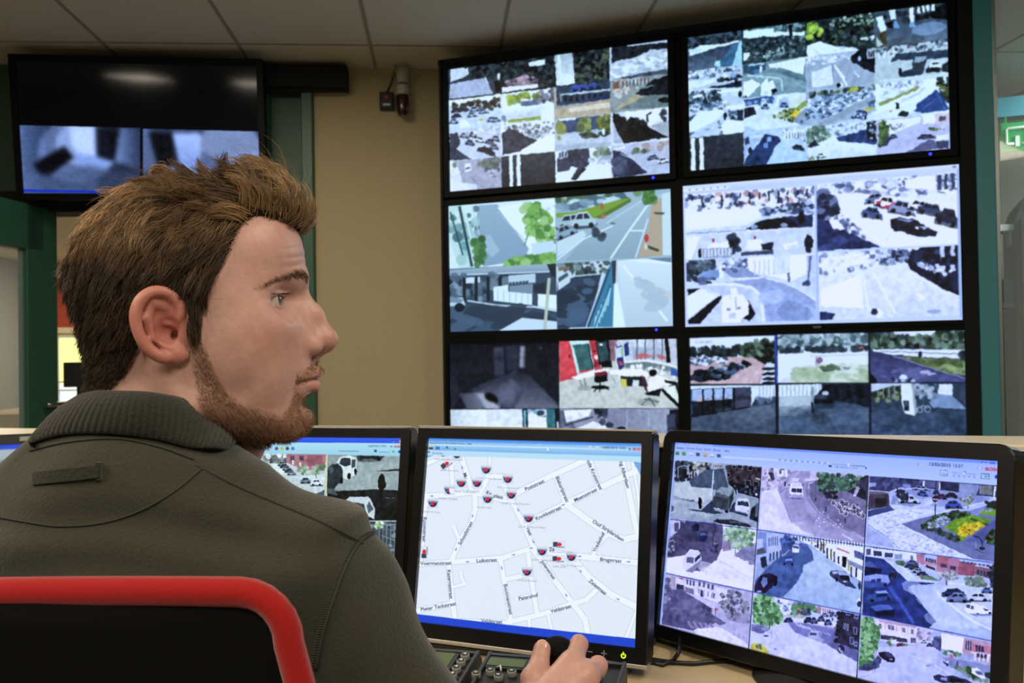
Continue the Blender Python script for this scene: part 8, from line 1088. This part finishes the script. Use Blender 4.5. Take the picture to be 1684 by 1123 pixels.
def hair_params(P, N, g):
    d0, d1, top, q = flow(P, N, g); x, y, z = P.T; n = len(P); th = hair_th(x, y, z)
    L = (18+11*top+10*q)*(1-.5*sst(30, -40, z))*(1-.3*sst(-40, -80, x)*sst(60, 0, z)); root = P+N*(th*g.uniform(.5, 1.05, n)*sst(.1, 1, hair_w(x, y, z)))[:, None]
    ns = (.18+.10*top+.15*q)*(1-.55*sst(80, 20, z))*(1-.6*sst(-40, -80, x)); return d0, d1, top, q, L, root, ns
GP, GN, g = scatter(hair_w, 950, 21); gd0, gd1, gtop, gq, gL, groot, gns = hair_params(GP, GN, g); K = len(GP); seg = 6
rb = sst(10, -40, GP[:, 0]); gj = g.normal(size=(K, 3))*(.12+.28*gtop*(1-.5*gq)*(1-.45*rb))[:, None]; gL = gL*g.uniform(.85, 1.15, K)*(1-.25*rb*gtop); gbr = g.uniform(.55, 1.55, K); glift = g.uniform(-.06, .22, K)*(.3+.7*gtop)*(1-.8*rb)
def walk(p, D0, D1, L, curl, g, lift=.03):
    pts = [p.copy()]
    for j in range(seg):
        t = (j+.5)/seg; p = p+nrm(D0*(1-t)+D1*t+g.normal(size=p.shape)*curl)*(L/seg)[:, None]
        e = np.array([6., 0, 60]); r = np.linalg.norm((p-e)/np.array([97, 76, 79]), axis=1); ins = (r < 1.02+lift) & (p[:, 2] > 20); p = np.where(ins[:, None], e+(p-e)*((1.02+lift)/np.maximum(r, .01))[:, None], p); pts.append(p.copy())
    return np.stack(pts, 1)
GPATH = walk(groot, nrm(gd0+GN*(gns+glift)[:, None]+gj), nrm(gd1-GN*(.14+.1*gq)[:, None]+gj*1.3), gL, .0, g)
for part, n, seed in (('a', 34000, 3), ('b', 2600, 8)):
    P, N, g = scatter(hair_w, n, seed); d0, d1, top, q, L, root, ns = hair_params(P, N, g); x, y, z = P.T
    if part == 'a':
        near = np.concatenate([np.argmin(((P[i:i+4000, None, :]-GP[None])**2).sum(2), 1) for i in range(0, n, 4000)]); G = GPATH[near]; t = np.linspace(0, 1, seg+1)[None, :, None]*g.uniform(.75, 1.12, n)[:, None, None]
        fi = np.clip(t[..., 0]*seg, 0, seg-1e-6); i0 = fi.astype(int); fr = (fi-i0)[..., None]; r_ = np.arange(n)[:, None]; path = G[r_, i0]*(1-fr)+G[r_, i0+1]*fr
        A = path+(root-groot[near])[:, None, :]*(1-(.35+.35*top[:, None, None])*np.clip(t, 0, 1)**1.2)+np.cumsum(g.normal(size=(n, seg+1, 3))*.35, axis=1)
        br = gbr[near]
    else: A = walk(root, nrm(d0+N*(ns+.2)[:, None]+g.normal(size=(n, 3))*.25), nrm(d1+N*.1+g.normal(size=(n, 3))*.5), L*1.3*g.uniform(.7, 1.2, n), .06, g); br = np.ones(n)
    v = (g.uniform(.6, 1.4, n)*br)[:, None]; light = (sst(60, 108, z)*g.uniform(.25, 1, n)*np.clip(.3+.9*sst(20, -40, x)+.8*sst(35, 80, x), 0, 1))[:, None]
    cc = np.array([.085, .047, .020])*v; cc = cc*(1-light)+np.array([.43, .275, .135])*v*light; dk = (sst(88, 45, z)*(1-.6*sst(5, 25, x)*sst(40, 70, z)))[:, None]*.8; cc = cc*(1-dk)+np.array([.030, .018, .009])*v*dk  # crown and quiff strands coloured lighter to stand for the strong overhead light
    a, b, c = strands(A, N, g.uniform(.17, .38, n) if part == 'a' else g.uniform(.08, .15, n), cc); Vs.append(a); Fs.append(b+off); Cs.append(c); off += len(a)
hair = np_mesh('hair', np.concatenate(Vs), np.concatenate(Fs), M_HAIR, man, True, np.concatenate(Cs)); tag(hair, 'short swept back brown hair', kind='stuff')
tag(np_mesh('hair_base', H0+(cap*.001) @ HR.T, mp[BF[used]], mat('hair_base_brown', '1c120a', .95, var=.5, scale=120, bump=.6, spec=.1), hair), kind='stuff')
P, N, g = scatter(lambda x, y, z: beard_w(x, y, z)*(z > -98), 9500, 5); n = len(P); x, y, z = P.T
d = np.stack([.55*np.ones(n), np.sign(y)*.1, -.8*np.ones(n)], 1); ch = sst(-62, -80, z); L = (2.8+1.8*ch+1.2*sst(90, 60, x)*sst(-30, -60, z))*g.uniform(.6, 1.25, n); cc = np.array([.2, .105, .052])*g.uniform(.5, 1.6, n)[:, None]; red = (sst(60, 105, x))[:, None]*.5; cc = cc*(1-red)+np.array([.36, .17, .075])*g.uniform(.6, 1.5, n)[:, None]*red
a, b, c = strands(straight(P, nrm(d+N*.9+g.normal(size=(n, 3))*.3), nrm(d+N*.25+g.normal(size=(n, 3))*.3), L, .1, g), N, g.uniform(.11, .22, n), cc)
tag(np_mesh('beard', a, b, M_HAIR, man, True, c), 'short reddish brown beard', kind='stuff')
def brow_w(x, y, z): a = np.abs(y); c = np.interp(a, [8, 16, 26, 44, 54, 62], [53, 56.5, 56, 51, 46, 41]); return np.exp(-((z-c)/np.interp(a, [8, 26, 52], [3.2, 2.8, 1.3]))**2)*sst(5, 9, a)*sst(63, 52, a)*(x > 48)
P, N, g = scatter(brow_w, 900, 9); n = len(P); d = np.stack([-.55*np.ones(n), np.sign(P[:, 1])*.8, .15*np.ones(n)], 1); cc = np.array([.2, .12, .06])*g.uniform(.6, 1.4, n)[:, None]
a, b, c = strands(straight(P, nrm(d+N*.5+g.normal(size=(n, 3))*.2+np.array([0, 0, .35])), nrm(d+N*.1+g.normal(size=(n, 3))*.2), g.uniform(5, 8, n), .05, g), N, g.uniform(.1, .18, n), cc)
tag(np_mesh('eyebrow', a, b, M_HAIR, man, True, c), 'brown eyebrows', kind='stuff')
# upper lashes
n = 160; g = np.random.default_rng(4); t = g.uniform(0, 1, n); sg = np.where(np.arange(n) % 2, 1, -1); P = np.stack([91-12.5*t**1.5, (24+24*t)*sg, 39-1.8*t**2], 1); N = np.tile([1., 0, 0], (n, 1)); D = np.stack([1-.5*t, sg*(.1+.6*t), .1*np.ones(n)], 1)
a, b, c = strands(straight(P, nrm(D+np.array([0, 0, -.1])), nrm(D+np.array([0, 0, .5])), g.uniform(4, 6.5, n), .05, g), N, np.full(n, .11), np.tile([.03, .018, .01], (n, 1))); tag(np_mesh('eyelash', a, b, M_HAIR, man, True, c), kind='stuff')
# ---------------------------------------------------------------- polo shirt, trousers, shoes
SHF = Field(np.arange(-.68, .02, .0042), np.arange(.58, 1.0, .0042), np.arange(.46, 1.2, .0042)); trunk(SHF, .0075)
F = SHF.F; X, Y, Z = SHF.ax[0][:, None, None], SHF.ax[1][None, :, None], SHF.ax[2][None, None, :]
nv = hw((-30, 0, -60)); 
def halfcut(p, n): global F; F = np.maximum(F, (X-p[0])*n[0]+(Y-p[1])*n[1]+(Z-p[2])*n[2])
for S, E in ((SHR, ELR), (SHL, ELL)):
    d = (E-S)/np.linalg.norm(E-S); c = S+(E-S)*.80; near = ((X-c[0])**2+(Y-c[1])**2+(Z-c[2])**2) < .11**2; F = np.where(near, np.maximum(F, (X-c[0])*d[0]+(Y-c[1])*d[1]+(Z-c[2])*d[2]), F)
F = np.maximum(F, Z-1.165); F = np.maximum(F, .50-Z)
r = np.random.default_rng(2)
fold = .0030*np.sin((X*38+Z*22)+1.5*np.sin(Y*19+Z*11))*np.exp(-((Z-.93)/.12)**2)+.0030*np.exp(-((Z-1.085)/.03)**2)*np.sin(Z*150+X*18+np.sin(X*26))+.0026*np.sin(Z*52-X*30+np.sin(X*24)*1.4)+.003*np.sin(X*61+Y*33+Z*9)*np.exp(-((Z-1.02)/.09)**2)
SV, SF_ = surface_nets((F+fold).astype(np.float32), SHF.ax)
def relax(Vt, Fc, it=2, k=.5):
    for _ in range(it):
        A = np.zeros_like(Vt); C = np.zeros(len(Vt))
        for a, b in ((0, 1), (1, 2), (2, 3), (3, 0)):
            np.add.at(A, Fc[:, a], Vt[Fc[:, b]]); np.add.at(A, Fc[:, b], Vt[Fc[:, a]]); np.add.at(C, Fc[:, a], 1); np.add.at(C, Fc[:, b], 1)
        Vt = Vt*(1-k)+k*A/C[:, None]
    return Vt
SV = relax(SV, SF_, 3)
M_POLO = mat('grey_green_pique', '35352a', .92, var=.28, scale=420, bump=.5, sheen=.25, spec=.2)
shirt = np_mesh('polo_shirt', SV, SF_, M_POLO, man, True); tag(shirt, 'dark olive grey polo shirt')
tree = BVHTree.FromPolygons([Vector(v) for v in SV], [tuple(f) for f in SF_])
def onshirt(px, py, lift=.0008):
    d = Vector(ray(px, py)).normalized(); h = tree.ray_cast(Vector(CAMP), d)
    return None if h[0] is None else np.array(h[0]+h[1]*(lift if h[1].dot(d) < 0 else -lift))
def spline(pts, n):
    P = np.array(pts, float); P = np.vstack([2*P[0]-P[1], P, 2*P[-1]-P[-2]]); out = []
    for i in range(1, len(P)-2):
        for t in np.linspace(0, 1, n, endpoint=False):
            a, b, c, d = P[i-1:i+3]; out.append(.5*(2*b+(c-a)*t+(2*a-5*b+4*c-d)*t*t+(3*b-a-3*c+d)*t**3))
    out.append(P[-2]); return out
M_SEAM = mat('seam_thread', '33342a', .9, var=.2, scale=900)
def seam(name, pts, r=.0011, ladder=False):
    P = [onshirt(*q) for q in spline(pts, 14)]; P = [p for p in P if p is not None]
    if len(P) < 3: return
    b = MB().tube(P, r, None, 6)
    if ladder:
        for i in range(1, len(P)-1):
            t = P[i+1]-P[i-1]; t /= np.linalg.norm(t)+1e-9; s = np.cross(t, (CAMP-P[i])/np.linalg.norm(CAMP-P[i])); b.tube([P[i]+s*.0005, P[i]+s*.0052+t*.0018], .0008, None, 5)
    b.build(name, M_SEAM, shirt)
seam('shoulder_seam', [(322, 765), (345, 777), (390, 800), (450, 826), (520, 855), (570, 880), (595, 893)], .0012, True)
seam('armhole_seam', [(618, 872), (590, 893), (566, 935), (548, 985), (532, 1040), (520, 1100)], .0012, True)
seam('yoke_seam', [(335, 768), (290, 806), (235, 838), (170, 860), (100, 866), (40, 858), (-30, 846)], .0007)
seam('collar_seam', [(50, 742), (110, 728), (190, 722), (260, 735), (318, 756)], .0009)
lp = [onshirt(*q, .003) for q in spline([(58, 790), (110, 784), (165, 777)], 8)]; lp = [p for p in lp if p is not None]
if len(lp) > 3:
    up = np.array([0, .0, .0048]); v = []; f = []
    for p in lp:
        nq = (CAMP-p)/np.linalg.norm(CAMP-p); v += [p-up, p-up+nq*.0035, p+up+nq*.0035, p+up]
    for i in range(len(lp)-1): f += [(4*i+a, 4*i+(a+1) % 4, 4*i+4+(a+1) % 4, 4*i+4+a) for a in range(4)]
    f += [(0, 3, 2, 1), tuple(4*(len(lp)-1)+k for k in range(4))]
    b = MB(); b.raw(v, f); e = lp[-1]; b.box(e, (.004, .005, .014)); b.build('hanger_loop', M_POLO, shirt)
# ribbed collar: a stand round the neck and a leaf folded over it
TOPE = [at(*q) for q in ((412, 752, .865), (396, 733, .845), (362, 694, .805), (318, 660, .765), (255, 645, .737), (195, 642, .735), (152, 643, .748), (126, 653, .785), (122, 684, .845), (160, 715, .885), (230, 745, .895))]
LEAF = [(lambda p, f: f if p is None or np.linalg.norm(p-f) > .07 else p)(onshirt(q[0], q[1], .005), at(*q)) for q in ((408, 775, .865), (394, 753, .825), (361, 743, .772), (312, 739, .735), (250, 724, .700), (175, 716, .690), (110, 718, .705), (66, 728, .74), (56, 733, .80), (70, 745, .87), (130, 770, .92))]
nk = np.array(hw((-34, 0, -70)))
cv, cf = [], []; A_, B_ = spline(TOPE, 26), spline(LEAF, 26); n = min(len(A_), len(B_)); prof = 9
for ri, (p, q) in enumerate(zip(A_, B_)):
    ax_ = np.array([nk[0]+.0, nk[1], p[2]]); inw = ax_-p; inw[2] = 0; inw /= np.linalg.norm(inw); dn = q-p; o = -inw; rb = o*.0005*(-1)**(ri//2)
    cv += [p+inw*.006+np.array([0, 0, -.040]), p+inw*.005+np.array([0, 0, -.014]), p+inw*.003+np.array([0, 0, -.003]), p, p+o*.0035+np.array([0, 0, -.003]), p+dn*.28+o*.0065+rb, p+dn*.62+o*.006+rb, q+o*.002+rb, q-np.array([0, 0, .002])-o*.002]
for i in range(n-1):
    for j in range(prof-1): a = i*prof+j; cf.append((a, a+1, a+prof+1, a+prof))
co = mesh_obj('collar', cv, cf, mat('ribbed_collar', '31312a', .95, var=.2, scale=420, bump=.6, sheen=.2, spec=.2), shirt, True); so = co.modifiers.new('t', 'SOLIDIFY'); so.thickness = .0024; so.offset = 0; sm = co.modifiers.new('s', 'SUBSURF'); sm.levels = sm.render_levels = 1
for S, E in ((SHR, ELR), (SHL, ELL)):
    d = (E-S)/np.linalg.norm(E-S); c = S+(E-S)*.785; a = np.cross(d, [0, 1., 0]); a /= np.linalg.norm(a); b2 = np.cross(d, a)
    MB().tube([c+(a*math.cos(q)+b2*math.sin(q))*.0625 for q in np.linspace(0, 2*math.pi, 28, endpoint=False)], .006, None, 8, True).build('sleeve_cuff', M_POLO, shirt)
M_TRS = mat('dark_trousers', '14161c', .85, var=.15, scale=300)
TF = Field(np.arange(-.62, -.08, .009), np.arange(.55, 1.24, .009), np.arange(.06, .72, .009)); well((-.343, .735, .56), (.185, .14, .13), .05, F=TF)
for sx, kx in ((-.25, -.24), (-.43, -.47)): wcap((sx, .74, .545), (kx, 1.14, .56), .095, .068, .03, F=TF); wcap((kx, 1.14, .56), (kx, 1.11, .09), .066, .054, .03, F=TF)
tv, tf = surface_nets(TF.F, TF.ax); np_mesh('trousers', relax(tv, tf, 2), tf, M_TRS, man)
for kx in (-.24, -.47): MB().sph((kx+.005, 1.19, .05), 1, None, (.05, .14, .05)).box((kx+.005, 1.19, .012), (.09, .27, .024), None, .01).build('shoe', mat('black_leather', '0c0c0e', .35), man)
# ---------------------------------------------------------------- office chair
CX = -.345; CHM = Matrix.Translation((CX, .80, 0)); ch = thing('office_chair', 'office chair with a red rimmed black backrest, the man sits on it', 'chair', CHM)
M_REDF = mat('red_fabric', '960804', .85, var=.12, scale=400, bump=.25, sheen=.3, spec=.2); M_MESH = mat('black_mesh', '030304', .85, var=.2, scale=600, bump=.2, spec=.15)
def cb(x, z): return np.array([CX+x, .600-.55*max(abs(x)-.0, 0)**2*.6+.10*max(0., .82-z)**1.5, z])      # the back curves round the sitter
out = []
hw0, zt, zb, rc = .200, 1.070, .60, .032
def edge(z): return hw0+.16*min(1.064-z, .22)-.25*max(0, .80-z)
for q in np.linspace(0, math.pi/2, 7): out.append((edge(zt)-rc+rc*math.sin(q), zt-rc+rc*math.cos(q)))
for z in np.linspace(zt-rc-.05, zb+.05, 9): out.append((edge(z), z))
for q in np.linspace(0, math.pi/2, 6)[1:]: out.append((edge(zb)-.05+.05*math.cos(q), zb+.05-.05*math.sin(q)))
right = out; left = [(-x, z) for x, z in out[::-1]]
loop = [(x, zt) for x in np.linspace(-.14, .14, 9)]+right+[(x, zb) for x in (.08, 0, -.08)]+left
MB().tube([cb(x, z) for x, z in loop], .0098, None, 10, True).build('red_back_frame', M_REDF, ch)
pv, pf = [], []; NX, NZ = 20, 22
for j in range(NZ+1):
    z = zb+(zt-zb)*j/NZ
    for i in range(NX+1):
        u = -1+2*i/NX; e = edge(z)-(rc*(1-math.cos(math.asin(min(1, max(0, (z-(zt-rc))/rc))))) if z > zt-rc else 0); pv.append(cb(u*(e-.004), z)+np.array([0, .002-.006*(1-u*u), 0]))
for j in range(NZ):
    for i in range(NX): a = j*(NX+1)+i; pf.append((a, a+1, a+NX+2, a+NX+1))
pn = mesh_obj('back_panel', pv, pf, M_MESH, ch, True); so = pn.modifiers.new('t', 'SOLIDIFY'); so.thickness = .008; so.offset = 0
st = MB().box((CX, .76, .455), (.46, .44, .06), None, .025, 4); st.build('seat', M_MESH, ch)
MB().tube([(CX, .72, .40), (CX, .60, .40), (CX, .555, .46), (CX, .55, .62), (CX, .585, .78)], .022, None, 10).build('back_bar', M_BLACK, ch)
MB().cyl((CX, .76, .26), .028, .34).cyl((CX, .76, .40), .06, .05).build('gas_column', M_BLACK, ch)
for k in range(5):
    q = 2*math.pi*k/5+.3; e = np.array([CX+.29*math.cos(q), .76+.29*math.sin(q), .085]); lg = MB().tube([(CX, .76, .12), (CX+.12*math.cos(q), .76+.12*math.sin(q), .115), e], lambda t: .022-.008*t, None, 8).build('base_leg', M_BLACK, ch)
    MB().cyl((e[0], e[1], .028), .028, .05, None, 'X', bevel=.006).cyl((e[0], e[1], .07), .008, .04).build('castor', M_BLACK, lg)
bpy.context.view_layer.update()
